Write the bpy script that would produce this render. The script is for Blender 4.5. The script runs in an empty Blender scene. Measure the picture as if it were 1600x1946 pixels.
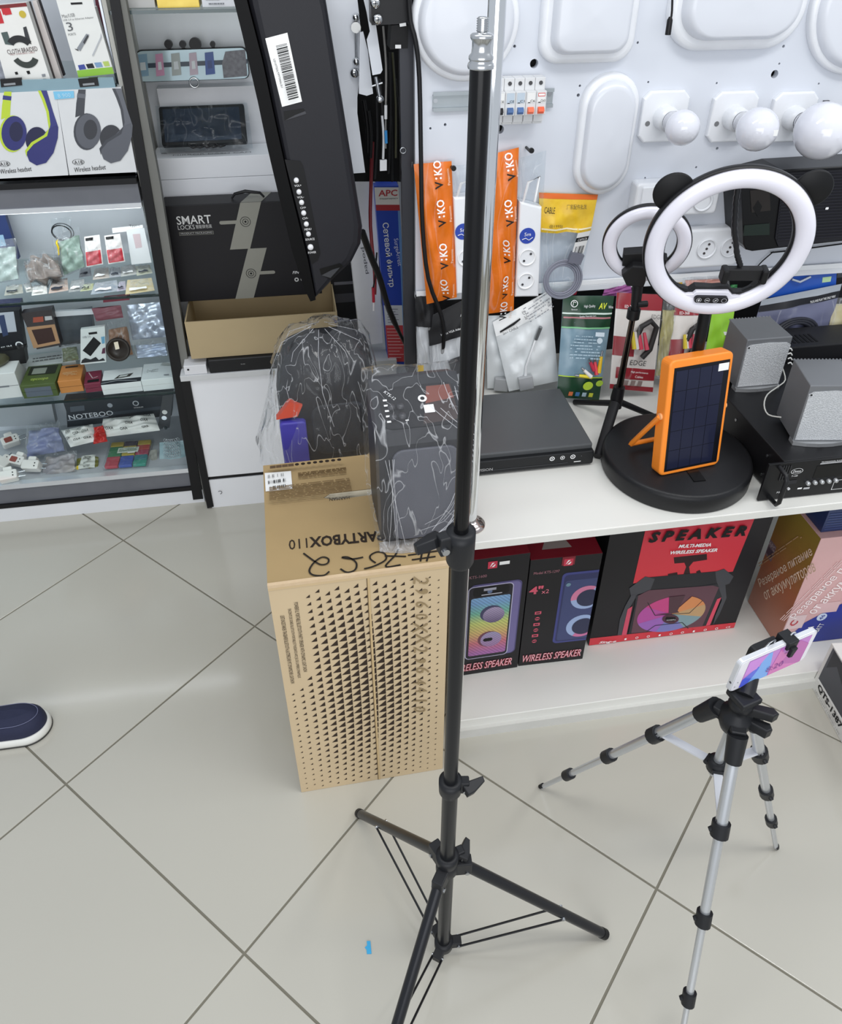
import bpy, bmesh, math, random
from math import sin, cos, pi, radians, atan2, hypot
from mathutils import Vector, Matrix
random.seed(7)
C = bpy.context.scene.collection
SC = bpy.context.scene
# ------------------------------------------------------------------ camera
FPX, PITCH, ROLL, YAW, CAMH = 1478.49, 0.640553, 0.00118, 0.160597, 1.68553
PCX, PCY = 800.0, 880.0
_r = Vector((cos(YAW), -sin(YAW), 0)); _f0 = Vector((sin(YAW), cos(YAW), 0)); _u0 = Vector((0, 0, 1))
_f = cos(PITCH)*_f0 - sin(PITCH)*_u0; _u = sin(PITCH)*_f0 + cos(PITCH)*_u0
RT = cos(ROLL)*_r + sin(ROLL)*_u; UP = -sin(ROLL)*_r + cos(ROLL)*_u; FW = _f
CAM = Vector((0, 0, CAMH))
cd = bpy.data.cameras.new('camera'); cam = bpy.data.objects.new('camera', cd); C.objects.link(cam)
cam.matrix_world = Matrix(((RT.x, UP.x, -FW.x, CAM.x), (RT.y, UP.y, -FW.y, CAM.y), (RT.z, UP.z, -FW.z, CAM.z), (0, 0, 0, 1)))
cd.sensor_fit = 'VERTICAL'; cd.sensor_height = 36.0; cd.sensor_width = 36.0
cd.lens = FPX/1946*36; cd.shift_y = -(973-PCY)/1946; cd.clip_start = 0.02
SC.camera = cam
# ------------------------------------------------------------------ world, lights, exposure
W = bpy.data.worlds.new('world'); SC.world = W; W.use_nodes = True
W.node_tree.nodes['Background'].inputs[0].default_value = (0.86, 0.92, 1.0, 1)
W.node_tree.nodes['Background'].inputs[1].default_value = 0.68
def area(name, loc, target, sx, sy, power, col):
    l = bpy.data.lights.new(name, 'AREA'); l.shape = 'RECTANGLE'; l.size = sx; l.size_y = sy; l.energy = power; l.color = col
    o = bpy.data.objects.new(name, l); C.objects.link(o); o.location = loc
    o.rotation_euler = (Vector(target)-Vector(loc)).to_track_quat('-Z', 'Y').to_euler()
area('ceiling_lamp_near', (0.9, 0.3, 2.9), (0.9, 0.3, 0), 1.3, 0.3, 18, (1, 0.99, 0.97))
area('ceiling_lamp_far', (-0.4, 0.9, 2.9), (-0.4, 0.9, 0), 1.3, 0.3, 13, (0.97, 0.99, 1))
area('ceiling_lamp_right', (2.3, 0.6, 2.9), (2.0, 0.9, 0), 1.3, 0.3, 15, (0.97, 0.99, 1))
area('shop_window_daylight', (-0.3, -2.4, 1.7), (0.4, 1.6, 0.8), 3.0, 2.0, 56, (0.97, 0.98, 1))
SC.view_settings.view_transform = 'Standard'; SC.view_settings.look = 'None'
SC.view_settings.exposure = 0.0; SC.view_settings.gamma = 1.0; SC.view_settings.use_curve_mapping = False

# ------------------------------------------------------------------ helpers: rays of the measured camera onto real planes
def PT(px, py, x=None, y=None, z=None):
    d = RT*((px-PCX)/FPX) - UP*((py-PCY)/FPX) + FW
    if z is not None: t = (z-CAMH)/d.z
    elif y is not None: t = y/d.y
    else: t = x/d.x
    return CAM + d*t
def lin(h):
    h = h.lstrip('#'); o = []
    for i in (0, 2, 4):
        c = int(h[i:i+2], 16)/255
        o.append(c/12.92 if c <= 0.04045 else ((c+0.055)/1.055)**2.4)
    return o
_mc = {}
def m(hexc, rough=0.5, metal=0.0, var=0.05, sc=25, bump=0.0, bsc=200, spec=0.5, coat=0.0, emit=0.0, hex2=None):
    key = (hexc, rough, metal, var, sc, bump, bsc, spec, coat, emit, hex2)
    if key in _mc: return _mc[key]
    M = bpy.data.materials.new('surface_'+hexc); M.use_nodes = True; n = M.node_tree.nodes; L = M.node_tree.links
    b = n['Principled BSDF']; c = lin(hexc)
    tc = n.new('ShaderNodeTexCoord'); no = n.new('ShaderNodeTexNoise'); no.inputs['Scale'].default_value = sc; no.inputs['Detail'].default_value = 3
    L.new(tc.outputs['Object'], no.inputs['Vector'])
    mx = n.new('ShaderNodeMix'); mx.data_type = 'RGBA'
    c2 = lin(hex2) if hex2 else [min(1, v*(1+var)) for v in c]
    c1 = c if hex2 else [v*(1-var) for v in c]
    mx.inputs[6].default_value = (*c1, 1); mx.inputs[7].default_value = (*c2, 1)
    L.new(no.outputs[0], mx.inputs[0]); L.new(mx.outputs[2], b.inputs['Base Color'])
    b.inputs['Roughness'].default_value = rough; b.inputs['Metallic'].default_value = metal
    if max(c) < 0.035 and spec == 0.5: spec = 0.3
    b.inputs['Specular IOR Level'].default_value = spec
    if coat: b.inputs['Coat Weight'].default_value = coat; b.inputs['Coat Roughness'].default_value = 0.08
    if emit: b.inputs['Emission Color'].default_value = (*c, 1); b.inputs['Emission Strength'].default_value = emit
    if bump:
        nb = n.new('ShaderNodeTexNoise'); nb.inputs['Scale'].default_value = bsc; nb.inputs['Detail'].default_value = 4
        L.new(tc.outputs['Object'], nb.inputs['Vector'])
        bp = n.new('ShaderNodeBump'); bp.inputs['Strength'].default_value = bump; bp.inputs['Distance'].default_value = 0.01
        L.new(nb.outputs[0], bp.inputs['Height']); L.new(bp.outputs[0], b.inputs['Normal'])
    _mc[key] = M
    return M
def film(name='clear_film', clear=0.72, tint=(0.93, 0.95, 0.96), rough=0.12, bump=0.6, bsc=35, dist=0.02, crease_highlight=1.0):
    """thin clear plastic: see-through, glossy, with highlights on the creases painted in as whitish lines"""
    key = ('film', name)
    if key in _mc: return _mc[key]
    M = bpy.data.materials.new(name); M.use_nodes = True; n = M.node_tree.nodes; L = M.node_tree.links
    b = n['Principled BSDF']; out = n['Material Output']
    b.inputs['Base Color'].default_value = (0.82, 0.83, 0.85, 1); b.inputs['Roughness'].default_value = 0.3
    gl = n.new('ShaderNodeBsdfGlossy'); gl.inputs['Roughness'].default_value = rough
    tr = n.new('ShaderNodeBsdfTransparent'); tr.inputs[0].default_value = (*tint, 1)
    fr = n.new('ShaderNodeFresnel'); fr.inputs['IOR'].default_value = 1.16+0.6*(1-clear)
    ge = n.new('ShaderNodeNewGeometry'); bf = n.new('ShaderNodeMath'); bf.operation = 'SUBTRACT'; bf.inputs[0].default_value = 1.0; L.new(ge.outputs['Backfacing'], bf.inputs[1])
    mu = n.new('ShaderNodeMath'); mu.operation = 'MULTIPLY'; L.new(fr.outputs[0], mu.inputs[0]); L.new(bf.outputs[0], mu.inputs[1])
    m1 = n.new('ShaderNodeMixShader'); L.new(mu.outputs[0], m1.inputs[0]); L.new(tr.outputs[0], m1.inputs[1]); L.new(gl.outputs[0], m1.inputs[2])
    if bump > 0.2:
        tc = n.new('ShaderNodeTexCoord'); nb = n.new('ShaderNodeTexNoise'); nb.inputs['Scale'].default_value = bsc*0.42; nb.inputs['Detail'].default_value = 1.2
        nb.inputs['Distortion'].default_value = 0.9
        mp = n.new('ShaderNodeMapping'); mp.inputs['Scale'].default_value = (1.6, 1.0, 0.55); L.new(tc.outputs['Object'], mp.inputs[0]); L.new(mp.outputs[0], nb.inputs['Vector'])
        s1 = n.new('ShaderNodeMath'); s1.operation = 'SUBTRACT'; s1.inputs[1].default_value = 0.5; L.new(nb.outputs[0], s1.inputs[0])
        ab = n.new('ShaderNodeMath'); ab.operation = 'ABSOLUTE'; L.new(s1.outputs[0], ab.inputs[0])
        rm = n.new('ShaderNodeMapRange'); rm.inputs[1].default_value = 0.0; rm.inputs[2].default_value = 0.016
        rm.inputs[3].default_value = min(1, (0.10+(1-clear)*0.75)*crease_highlight); rm.inputs[4].default_value = max(0.0, (1-clear)*0.5-0.06)  # whitish mix peaks on the ridges, standing in for highlights on the creases
        L.new(ab.outputs[0], rm.inputs[0])
        m2 = n.new('ShaderNodeMixShader'); L.new(rm.outputs[0], m2.inputs[0]); L.new(m1.outputs[0], m2.inputs[1]); L.new(b.outputs[0], m2.inputs[2]); L.new(m2.outputs[0], out.inputs[0])
        bp = n.new('ShaderNodeBump'); bp.inputs['Strength'].default_value = bump; bp.inputs['Distance'].default_value = dist
        L.new(nb.outputs[0], bp.inputs['Height']); L.new(bp.outputs[0], gl.inputs['Normal']); L.new(bp.outputs[0], b.inputs['Normal']); L.new(bp.outputs[0], fr.inputs['Normal'])
    else: L.new(m1.outputs[0], out.inputs[0])
    _mc[key] = M
    return M
def grad(name, stops, axis=2, lo=0.0, hi=1.0, rough=0.4, stripes=None):
    """printed colour gradient along a local axis between lo and hi"""
    M = bpy.data.materials.new(name); M.use_nodes = True; n = M.node_tree.nodes; L = M.node_tree.links
    b = n['Principled BSDF']; b.inputs['Roughness'].default_value = rough
    tc = n.new('ShaderNodeTexCoord'); sx = n.new('ShaderNodeSeparateXYZ'); L.new(tc.outputs['Object'], sx.inputs[0])
    mr = n.new('ShaderNodeMapRange'); mr.inputs[1].default_value = lo; mr.inputs[2].default_value = hi
    L.new(sx.outputs[axis], mr.inputs[0]); cr = n.new('ShaderNodeValToRGB'); L.new(mr.outputs[0], cr.inputs[0])
    el = cr.color_ramp.elements
    while len(el) < len(stops): el.new(0.5)
    for e, (p, h) in zip(el, stops): e.position = p; e.color = (*lin(h), 1)
    if stripes:
        wv = n.new('ShaderNodeTexWave'); wv.inputs['Scale'].default_value = stripes; wv.inputs['Distortion'].default_value = 0
        wv.bands_direction = 'DIAGONAL'; L.new(tc.outputs['Object'], wv.inputs[0])
        mm = n.new('ShaderNodeMix'); mm.data_type = 'RGBA'; mm.blend_type = 'MULTIPLY'; mm.inputs[0].default_value = 0.35
        L.new(cr.outputs[0], mm.inputs[6]); L.new(wv.outputs[0], mm.inputs[7]); L.new(mm.outputs[2], b.inputs['Base Color'])
    else: L.new(cr.outputs[0], b.inputs['Base Color'])
    return M

def FR(o, u, v):
    """frame: local x = u, y = v, z = normal"""
    u = Vector(u).normalized(); v = Vector(v); n = u.cross(v).normalized(); v = n.cross(u)
    return Matrix(((u.x, v.x, n.x, o[0]), (u.y, v.y, n.y, o[1]), (u.z, v.z, n.z, o[2]), (0, 0, 0, 1)))
def TR(x=0, y=0, z=0): return Matrix.Translation((x, y, z))
def RX(a): return Matrix.Rotation(a, 4, 'X')
def RY(a): return Matrix.Rotation(a, 4, 'Y')
def RZ(a): return Matrix.Rotation(a, 4, 'Z')
def rrect(x0, y0, x1, y1, r, n=5):
    o = []
    for cx, cy, a in ((x1-r, y1-r, 0), (x0+r, y1-r, 90), (x0+r, y0+r, 180), (x1-r, y0+r, 270)):
        for k in range(n+1):
            t = radians(a+90*k/n); o.append((cx+r*cos(t), cy+r*sin(t)))
    return o
def circ(cx, cy, r, n=24, a0=0, a1=360, ry=None):
    k = n if a1-a0 >= 360 else n+1
    return [(cx+r*cos(radians(a0+(a1-a0)*i/n)), cy+(ry or r)*sin(radians(a0+(a1-a0)*i/n))) for i in range(k)]

class MB:
    def __init__(s): s.v = []; s.f = []; s.mi = []; s.sm = []; s.mats = []
    def mat(s, M):
        if M not in s.mats: s.mats.append(M)
        return s.mats.index(M)
    def add(s, vs, fs, M, X=None, smooth=False):
        o = len(s.v); k = s.mat(M)
        for p in vs:
            p = Vector(p); s.v.append(X @ p if X is not None else p)
        for f in fs: s.f.append([o+i for i in f]); s.mi.append(k); s.sm.append(smooth)
        return s
    def hexa(s, b, t, M, X=None):
        return s.add(list(b)+list(t), [(3, 2, 1, 0), (4, 5, 6, 7), (0, 1, 5, 4), (1, 2, 6, 5), (2, 3, 7, 6), (3, 0, 4, 7)], M, X)
    def box(s, x0, y0, z0, x1, y1, z1, M, X=None):
        return s.hexa([(x0, y0, z0), (x1, y0, z0), (x1, y1, z0), (x0, y1, z0)], [(x0, y0, z1), (x1, y0, z1), (x1, y1, z1), (x0, y1, z1)], M, X)
    def loft(s, rings, M, X=None, smooth=True, caps=True, closed=True):
        n = len(rings[0]); vs = [p for r in rings for p in r]; fs = []
        for i in range(len(rings)-1):
            for j in range(n if closed else n-1):
                a = i*n+j; b = i*n+(j+1) % n; fs.append((a, b, b+n, a+n))
        s.add(vs, fs, M, X, smooth)
        if caps and closed:
            s.add(rings[0], [tuple(reversed(range(n)))], M, X); s.add(rings[-1], [tuple(range(n))], M, X)
        return s
    def prism(s, pts, z0, z1, M, X=None, bev=0.0, smooth=False):
        area2 = sum(pts[i][0]*pts[(i+1) % len(pts)][1]-pts[(i+1) % len(pts)][0]*pts[i][1] for i in range(len(pts)))
        if area2 < 0: pts = pts[::-1]
        if not bev: return s.loft([[(x, y, z0) for x, y in pts], [(x, y, z1) for x, y in pts]], M, X, smooth)
        cx = sum(p[0] for p in pts)/len(pts); cy = sum(p[1] for p in pts)/len(pts)
        w = max(abs(p[0]-cx) for p in pts); h = max(abs(p[1]-cy) for p in pts)
        def sh(d): return [(cx+(x-cx)*(1-d/w), cy+(y-cy)*(1-d/h)) for x, y in pts]
        rg = [[(x, y, z0) for x, y in pts], [(x, y, z1-bev) for x, y in pts]]
        for k in (30, 60, 90):
            a = radians(k); rg.append([(x, y, z1-bev+bev*sin(a)) for x, y in sh(bev*(1-cos(a)))])
        return s.loft(rg, M, X, smooth)
    def cyl(s, r, z0, z1, M, X=None, r2=None, n=20):
        r2 = r if r2 is None else r2
        return s.loft([[(r*cos(2*pi*i/n), r*sin(2*pi*i/n), z0) for i in range(n)], [(r2*cos(2*pi*i/n), r2*sin(2*pi*i/n), z1) for i in range(n)]], M, X)
    def lathe(s, prof, M, X=None, n=28, caps=True):
        return s.loft([[(r*cos(2*pi*i/n), r*sin(2*pi*i/n), z) for i in range(n)] for r, z in prof], M, X, True, caps)
    def tube(s, path, r, M, n=8, X=None, caps=True):
        P = [Vector(p) for p in path]; rg = []; prev = None
        for i, p in enumerate(P):
            t = (P[min(i+1, len(P)-1)]-P[max(i-1, 0)]).normalized()
            a = Vector((0, 0, 1)) if prev is None else prev
            if prev is None and abs(t.z) > 0.9: a = Vector((1, 0, 0))
            u = (a - t*a.dot(t)).normalized(); w = t.cross(u); prev = u
            rr = r[i] if isinstance(r, (list, tuple)) else r
            rg.append([p+u*(rr*cos(2*pi*k/n))+w*(rr*sin(2*pi*k/n)) for k in range(n)])
        return s.loft(rg, M, X, True, caps)
    def poly(s, pts, z, M, X=None):
        a2 = sum(pts[i][0]*pts[(i+1) % len(pts)][1]-pts[(i+1) % len(pts)][0]*pts[i][1] for i in range(len(pts)))
        if a2 < 0: pts = pts[::-1]
        return s.add([(x, y, z) for x, y in pts], [tuple(range(len(pts)))], M, X)
    def ring(s, cx, cy, r0, r1, z, M, X=None, n=32, a0=0, a1=360, k=1.0):
        vs = []; fs = []; full = a1-a0 >= 360; N = n if full else n+1
        for i in range(N):
            a = radians(a0+(a1-a0)*i/n); vs += [(cx+r0*cos(a), cy+r0*k*sin(a), z), (cx+r1*cos(a), cy+r1*k*sin(a), z)]
        for i in range(n):
            a = 2*i; b = 2*((i+1) % N); fs.append((a, a+1, b+1, b))
        return s.add(vs, fs, M, X)
    def hoop(s, R, prof, M, X=None, n=64, a0=0, a1=360):
        """sweep a closed profile [(dr, z)] round a circle"""
        full = a1-a0 >= 360; N = n if full else n+1; k = len(prof); vs = []; fs = []
        for i in range(N):
            a = radians(a0+(a1-a0)*i/n)
            vs += [((R+d)*cos(a), (R+d)*sin(a), z) for d, z in prof]
        for i in range(n):
            for j in range(k):
                a = i*k+j; b = i*k+(j+1) % k; c = ((i+1) % N)*k+(j+1) % k; d = ((i+1) % N)*k+j
                fs.append((a, d, c, b))
        return s.add(vs, fs, M, X, True)
    def slab(s, px, y, depth, M, off=None):
        """outline measured on the vertical plane Y=y, extruded back to its real depth"""
        P = [PT(a, b, y=y) for a, b in px]
        if off is not None: P = [p-off for p in P]
        pts = [(p.x, p.z) for p in P]; X = FR((0, y-(off.y if off is not None else 0), 0), (1, 0, 0), (0, 0, 1))
        return s.prism(pts, -depth, 0, M, X)
    def build(s, name, parent=None, bevel=0.0):
        me = bpy.data.meshes.new(name); me.from_pydata([tuple(v) for v in s.v], [], s.f)
        for M in s.mats: me.materials.append(M)
        me.polygons.foreach_set('material_index', s.mi); me.polygons.foreach_set('use_smooth', s.sm)
        me.update()
        o = bpy.data.objects.new(name, me); C.objects.link(o)
        if parent is not None: o.parent = parent
        if bevel:
            bv = o.modifiers.new('bevel', 'BEVEL'); bv.width = bevel; bv.segments = 2; bv.limit_method = 'ANGLE'; bv.angle_limit = radians(40)
        return o
def tag(o, label, cat, group=None):
    o['label'] = label; o['category'] = cat
    if group: o['group'] = group
    return o
def thing(name, label, cat, X=None, group=None):
    o = bpy.data.objects.new(name, None); C.objects.link(o); o.empty_display_size = 0.05
    if X is not None: o.matrix_world = X if isinstance(X, Matrix) else Matrix.Translation(X)
    return tag(o, label, cat, group)
_txt = []
def txt(parent, s, X, w, h, M, shear=0.0, name='lettering', lift=0.0006, bold=0.0):
    """flat printed lettering, fitted into w x h round the frame origin"""
    cu = bpy.data.curves.new(name, 'FONT'); cu.body = s; cu.align_x = 'CENTER'; cu.align_y = 'CENTER'; cu.shear = shear; cu.offset = bold
    cu.resolution_u = 2
    o = bpy.data.objects.new(name+'_curve', cu); C.objects.link(o)
    _txt.append((o, parent, X @ TR(0, 0, lift), w, h, M, name))
def flush_text():
    bpy.context.view_layer.update(); dg = bpy.context.evaluated_depsgraph_get()
    for o, parent, X, w, h, M, name in _txt:
        me = bpy.data.meshes.new_from_object(o.evaluated_get(dg)); me.name = name
        if len(me.vertices):
            xs = [v.co.x for v in me.vertices]; ys = [v.co.y for v in me.vertices]
            x0, x1, y0, y1 = min(xs), max(xs), min(ys), max(ys)
            sx = w/max(x1-x0, 1e-6); sy = (h/max(y1-y0, 1e-6)) if h else sx
            if not w: sx = sy
            for v in me.vertices: v.co = X @ Vector(((v.co.x-(x0+x1)/2)*sx, (v.co.y-(y0+y1)/2)*sy, 0))
        me.materials.clear(); me.materials.append(M); me.update()
        n = bpy.data.objects.new(name, me); C.objects.link(n); n.parent = parent
    for o, *_ in _txt:
        cu = o.data; bpy.data.objects.remove(o); bpy.data.curves.remove(cu)
def dec(parent, X, items, name='print', lift=0.0003):
    """flat print: coloured shapes in the frame X, later ones on top"""
    b = MB(); z = lift
    for it in items:
        k = it[0]
        if k == 'r': b.poly([(it[1], it[2]), (it[3], it[2]), (it[3], it[4]), (it[1], it[4])], z, it[5], X)
        elif k == 'p': b.poly(it[1], z, it[2], X)
        elif k == 'c': b.poly(circ(it[1], it[2], it[3], 24, ry=(it[5] if len(it) > 5 else None)), z, it[4], X)
        elif k == 'o': b.ring(it[1], it[2], it[3], it[4], z, it[5], X, *(it[6:]))
        elif k == 'l': # line strip
            pts = [Vector(p) for p in it[1]]; w = it[2]/2
            for p, q in zip(pts, pts[1:]):
                d = (q-p); nn = Vector((-d.y, d.x)).normalized()*w
                b.poly([tuple(p+nn), tuple(q+nn), tuple(q-nn), tuple(p-nn)], z, it[3], X)
        z += 0.00012
    return b.build(name, parent)
def scribble(n, x0, y0, x1, y1, M, seed=0, fill=0.7, h=0.35):
    """rows of small print"""
    rnd = random.Random(seed); o = []; st = (y1-y0)/n
    for i in range(n):
        y = y1-st*(i+0.5); x = x0
        while x < x1:
            w = rnd.uniform(0.04, 0.16)*(x1-x0); e = min(x+w, x1)
            if rnd.random() < fill+0.15: o.append(('r', x, y-st*h/2, e, y+st*h/2, M))
            x = e+0.02*(x1-x0)
    return o
def barcode(x0, y0, x1, y1, M, n=26, seed=1):
    rnd = random.Random(seed); o = []; w = (x1-x0)/n
    for i in range(n):
        if rnd.random() < 0.62: o.append(('r', x0+i*w, y0, x0+i*w+w*rnd.uniform(0.3, 0.9), y1, M))
    return o
def base(pa, pb, z):
    """root frame of a box from the pixels of its front bottom corners on height z"""
    a = PT(*pa, z=z); b = PT(*pb, z=z); d = b-a
    return Matrix.Translation(a) @ RZ(atan2(d.y, d.x)), d.length, a
def crate(name, label, cat, X, w, d, h, M, group=None, bevel=0.0012, body='carton', Mtop=None):
    r = thing(name, label, cat, X, group); b = MB(); b.box(0, 0, 0, w, d, h, M)
    if Mtop: b.mi[1] = b.mat(Mtop)
    b.build(body, r, bevel)
    return r
def FRONT(z=0): return FR((0, -0.0002, z), (1, 0, 0), (0, 0, 1))
def TOP(h): return FR((0, 0, h+0.0002), (1, 0, 0), (0, 1, 0))
def LEFT(d): return FR((-0.0002, d, 0), (0, -1, 0), (0, 0, 1))
def RIGHT(w): return FR((w+0.0002, 0, 0), (0, 1, 0), (0, 0, 1))
class Pack:
    """puffed flat bag between four world corners (BL, BR, TR, TL)"""
    def __init__(s, cs, puff=0.012, nx=10, ny=14, crumple=0.002, seed=0):
        s.c = [Vector(c) for c in cs]; s.o = s.c[0].copy(); s.c = [c-s.o for c in s.c]
        s.puff = puff; s.nx = nx; s.ny = ny; s.cr = crumple; s.rnd = random.Random(seed); s.ph = [s.rnd.uniform(0, 6) for _ in range(6)]
        s.n = ((s.c[1]-s.c[0]).cross(s.c[3]-s.c[0])).normalized()
    def at(s, u, v, off=0.0, side=1):
        p = s.c[0]*(1-u)*(1-v)+s.c[1]*u*(1-v)+s.c[2]*u*v+s.c[3]*(1-u)*v
        e = max(0, (1-(2*u-1)**4)*(1-(2*v-1)**4))
        w = s.cr*(sin(17*u+s.ph[0]+6*v)+sin(23*v+s.ph[1]-7*u)+sin(11*u+13*v+s.ph[2]))*e
        return p+s.n*(side*(s.puff*e+off)+w)
    def body(s, name, parent, M, u0=0, v0=0, u1=1, v1=1, off=0.0, both=True, nx=None, ny=None):
        b = MB(); nx = nx or s.nx; ny = ny or s.ny
        for side in ((1, -1) if both else (1,)):
            vs = [s.at(u0+(u1-u0)*i/nx, v0+(v1-v0)*j/ny, off, side) for j in range(ny+1) for i in range(nx+1)]; fs = []
            for j in range(ny):
                for i in range(nx):
                    a = j*(nx+1)+i; f = (a, a+1, a+nx+2, a+nx+1); fs.append(f if side > 0 else f[::-1])
            b.add(vs, fs, M, None, True)
        return b.build(name, parent)
    def fr(s, u, v, off=0.003):
        o = s.at(u, v, off); return FR(o, s.at(min(u+.05, 1), v, off)-s.at(max(u-.05, 0), v, off), s.at(u, min(v+.05, 1), off)-s.at(u, max(v-.05, 0), off))
def packthing(name, label, cat, px, ys, group=None, **k):
    """px: pixels BL, BR, TR, TL ; ys: depth of the bottom and top edges"""
    bl_ = [PT(*q, y=ys[0]) for q in px[:2]]
    bl_ = [PT(*q, z=0.633) if 0.5 < p.z < 0.633 and p.x > 0.26 else p for q, p in zip(px, bl_)]
    P = Pack([bl_[0], bl_[1], PT(*px[2], y=ys[1]), PT(*px[3], y=ys[1])], **k)
    return P, thing(name, label, cat, P.o, group)
def copytree(o, X, label, group=None):
    c = o.copy(); C.objects.link(c); c.matrix_world = X; c['label'] = label
    for ch in o.children:
        d = ch.copy(); C.objects.link(d); d.parent = c; d.matrix_parent_inverse = ch.matrix_parent_inverse.copy()
        for g in ch.children:
            e = g.copy(); C.objects.link(e); e.parent = d
    return c
def struct(mb, name, parent=None):
    o = mb.build(name, parent)
    if parent is None: o['kind'] = 'structure'
    return o
WHITE = m('e9eaec', 0.45); BLACK = m('141416', 0.45); INK = m('121214', 0.6); KRAFT = m('b8a37c', 0.8, var=0.08)
PAPER = m('f0f0ee', 0.5); RED = m('c8202c', 0.45); CHROME = m('d8dadc', 0.12, 1.0); STEEL = m('b9bcc0', 0.3, 1.0); PLASTIC = m('1b1b1d', 0.38)
GREYP = m('8a8d92', 0.6); CLEAR = film(); WTEXT = m('f4f4f4', 0.5); GREEN = m('8cc63a', 0.5); YELLOW = m('e8c81e', 0.5); BLUE = m('2546b0', 0.4)
# ------------------------------------------------------------------ pixel-measured flat shapes on a vertical plane
def pix(root, y, items, name='print', lift=0.0005):
    o = root.location; b = MB(); k = 0
    for it in items:
        pts = []
        for a in it[0]:
            p = PT(*a, y=y); pts.append((p.x-o.x, p.z-o.z))
        X = FR((0, y-o.y-lift-k*0.0002, 0), (1, 0, 0), (0, 0, 1)); b.poly(pts, 0, it[1], X); k += 1
    return b.build(name, root)
def ptxt(root, y, s, a, b, hpx, M, lift=0.0014, shear=0, name='lettering', bold=0):
    o = root.location; A = PT(*a, y=y); B = PT(*b, y=y); c = (A+B)/2-o; c.y -= lift; u = B-A
    v = Vector((0, -1, 0)).cross(u)
    txt(root, s, FR(c, u, v), u.length, u.length*hpx/hypot(b[0]-a[0], b[1]-a[1]), M, shear, name, 0, bold)
def card(name, label, cat, px, y, th, M, group=None, body='card'):
    P = [PT(*q, y=y) for q in px]; o = P[0].copy()
    r = thing(name, label, cat, o, group); b = MB()
    b.prism([(p.x-o.x, p.z-o.z) for p in P], -th, 0, M, FR((0, 0, 0), (1, 0, 0), (0, 0, 1)))
    b.build(body, r)
    return r
def quad(a, b, c, d): return [a, b, c, d]
# ------------------------------------------------------------------ floor of large square tiles laid diagonally
G = -0.799676; E1 = Vector((cos(G), sin(G), 0)); E2 = Vector((sin(G), -cos(G), 0)); G0 = Vector((-0.643738, 1.974881, 0))
fb = MB(); fb.box(-2.6, -1.6, -0.03, 3.2, 3.2, -0.0025, m('7d796c', 0.9))
floor = struct(fb, 'floor')
tile_m = m('bbb8ad', 0.15, var=0.025, sc=2.2, bump=0.02, bsc=3, coat=0.12)
tb = MB(); g = 0.2976; tb.prism([(-g, -g), (g, -g), (g, g), (-g, g)], -0.012, 0, tile_m, None, 0.0012)
tile0 = None
for i in range(-5, 9):
    for j in range(-5, 8):
        c = G0+E1*(0.6*(i+.5))+E2*(0.6*(j+.5))
        if -2.1 < c.x < 2.6 and -0.9 < c.y < 2.9:
            if tile0 is None: t = tile0 = tb.build('floor_tile', floor)
            else: t = bpy.data.objects.new('floor_tile', tile0.data); C.objects.link(t); t.parent = floor
            t.location = c; t.rotation_euler.z = G
wb = MB(); wb.box(-2.6, 2.66, 0, 3.2, 2.7, 2.6, m('c9cdd2', 0.7)); struct(wb, 'wall_back')
# ------------------------------------------------------------------ white pegboard with drilled holes
PY = 1.70
def holed(outline, holes, depth):
    cu = bpy.data.curves.new('board', 'CURVE'); cu.dimensions = '2D'; cu.fill_mode = 'BOTH'; cu.extrude = depth/2
    for pts in [outline]+holes:
        sp = cu.splines.new('POLY'); sp.points.add(len(pts)-1); sp.use_cyclic_u = True
        for q, p in zip(sp.points, pts): q.co = (p[0], p[1], 0, 1)
    o = bpy.data.objects.new('board_tmp', cu); C.objects.link(o); bpy.context.view_layer.update()
    me = bpy.data.meshes.new_from_object(o.evaluated_get(bpy.context.evaluated_depsgraph_get())); bpy.data.objects.remove(o); bpy.data.curves.remove(cu)
    return me
HOLES = [(876, 128, 10), (978, 88, 3), (1015, 121, 9), (950, 246, 9), (846, 237, 3), (818, 244, 2.5), (1102, 163, 2.5), (1099, 181, 3.5), (1212, 81, 2.5), (1232, 156, 2.2), (1362, 158, 2.2), (1489, 88, 3), (1481, 121, 2.2), (1472, 141, 8.5), (1556, 159, 2.2),
         (1363, 282, 3.2), (1323, 318, 2.6), (1257, 345, 2.2), (1233, 455, 2.2), (1226, 338, 2), (1190, 80, 2), (1376, 318, 2)]
hl = []
for hx, hy, hr in HOLES:
    p = PT(hx, hy, y=PY); r = hr/1010; hl.append(circ(p.x, p.z, r, 12))
me = holed([(0.262, 0.902), (1.75, 0.902), (1.75, 2.3), (0.262, 2.3)], hl, 0.016)
board = thing('display_board', 'white perforated display board carrying the lamps, bulbs and power strips', 'board', (0, 0, 0))
me.materials.clear(); me.materials.append(m('d5d9e1', 0.38, var=0.015, sc=4))
bo = bpy.data.objects.new('panel', me); C.objects.link(bo); bo.parent = board; bo.matrix_local = FR((0, PY+0.008, 0), (1, 0, 0), (0, 0, 1))
b = MB(); b.box(0.262, PY-0.012, 0.888, 1.75, PY+0.02, 0.902, m('d9dce0', 0.4)); b.box(0.262, PY-0.012, 0.902, 1.75, PY-0.009, 0.915, m('eceef0', 0.35)); b.build('bottom_rail', board, 0.001)
b = MB(); b.box(0.262, PY+0.03, 0.902, 1.75, PY+0.034, 2.3, m('2a2a2c', 0.8)); b.build('backing', board)
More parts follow.
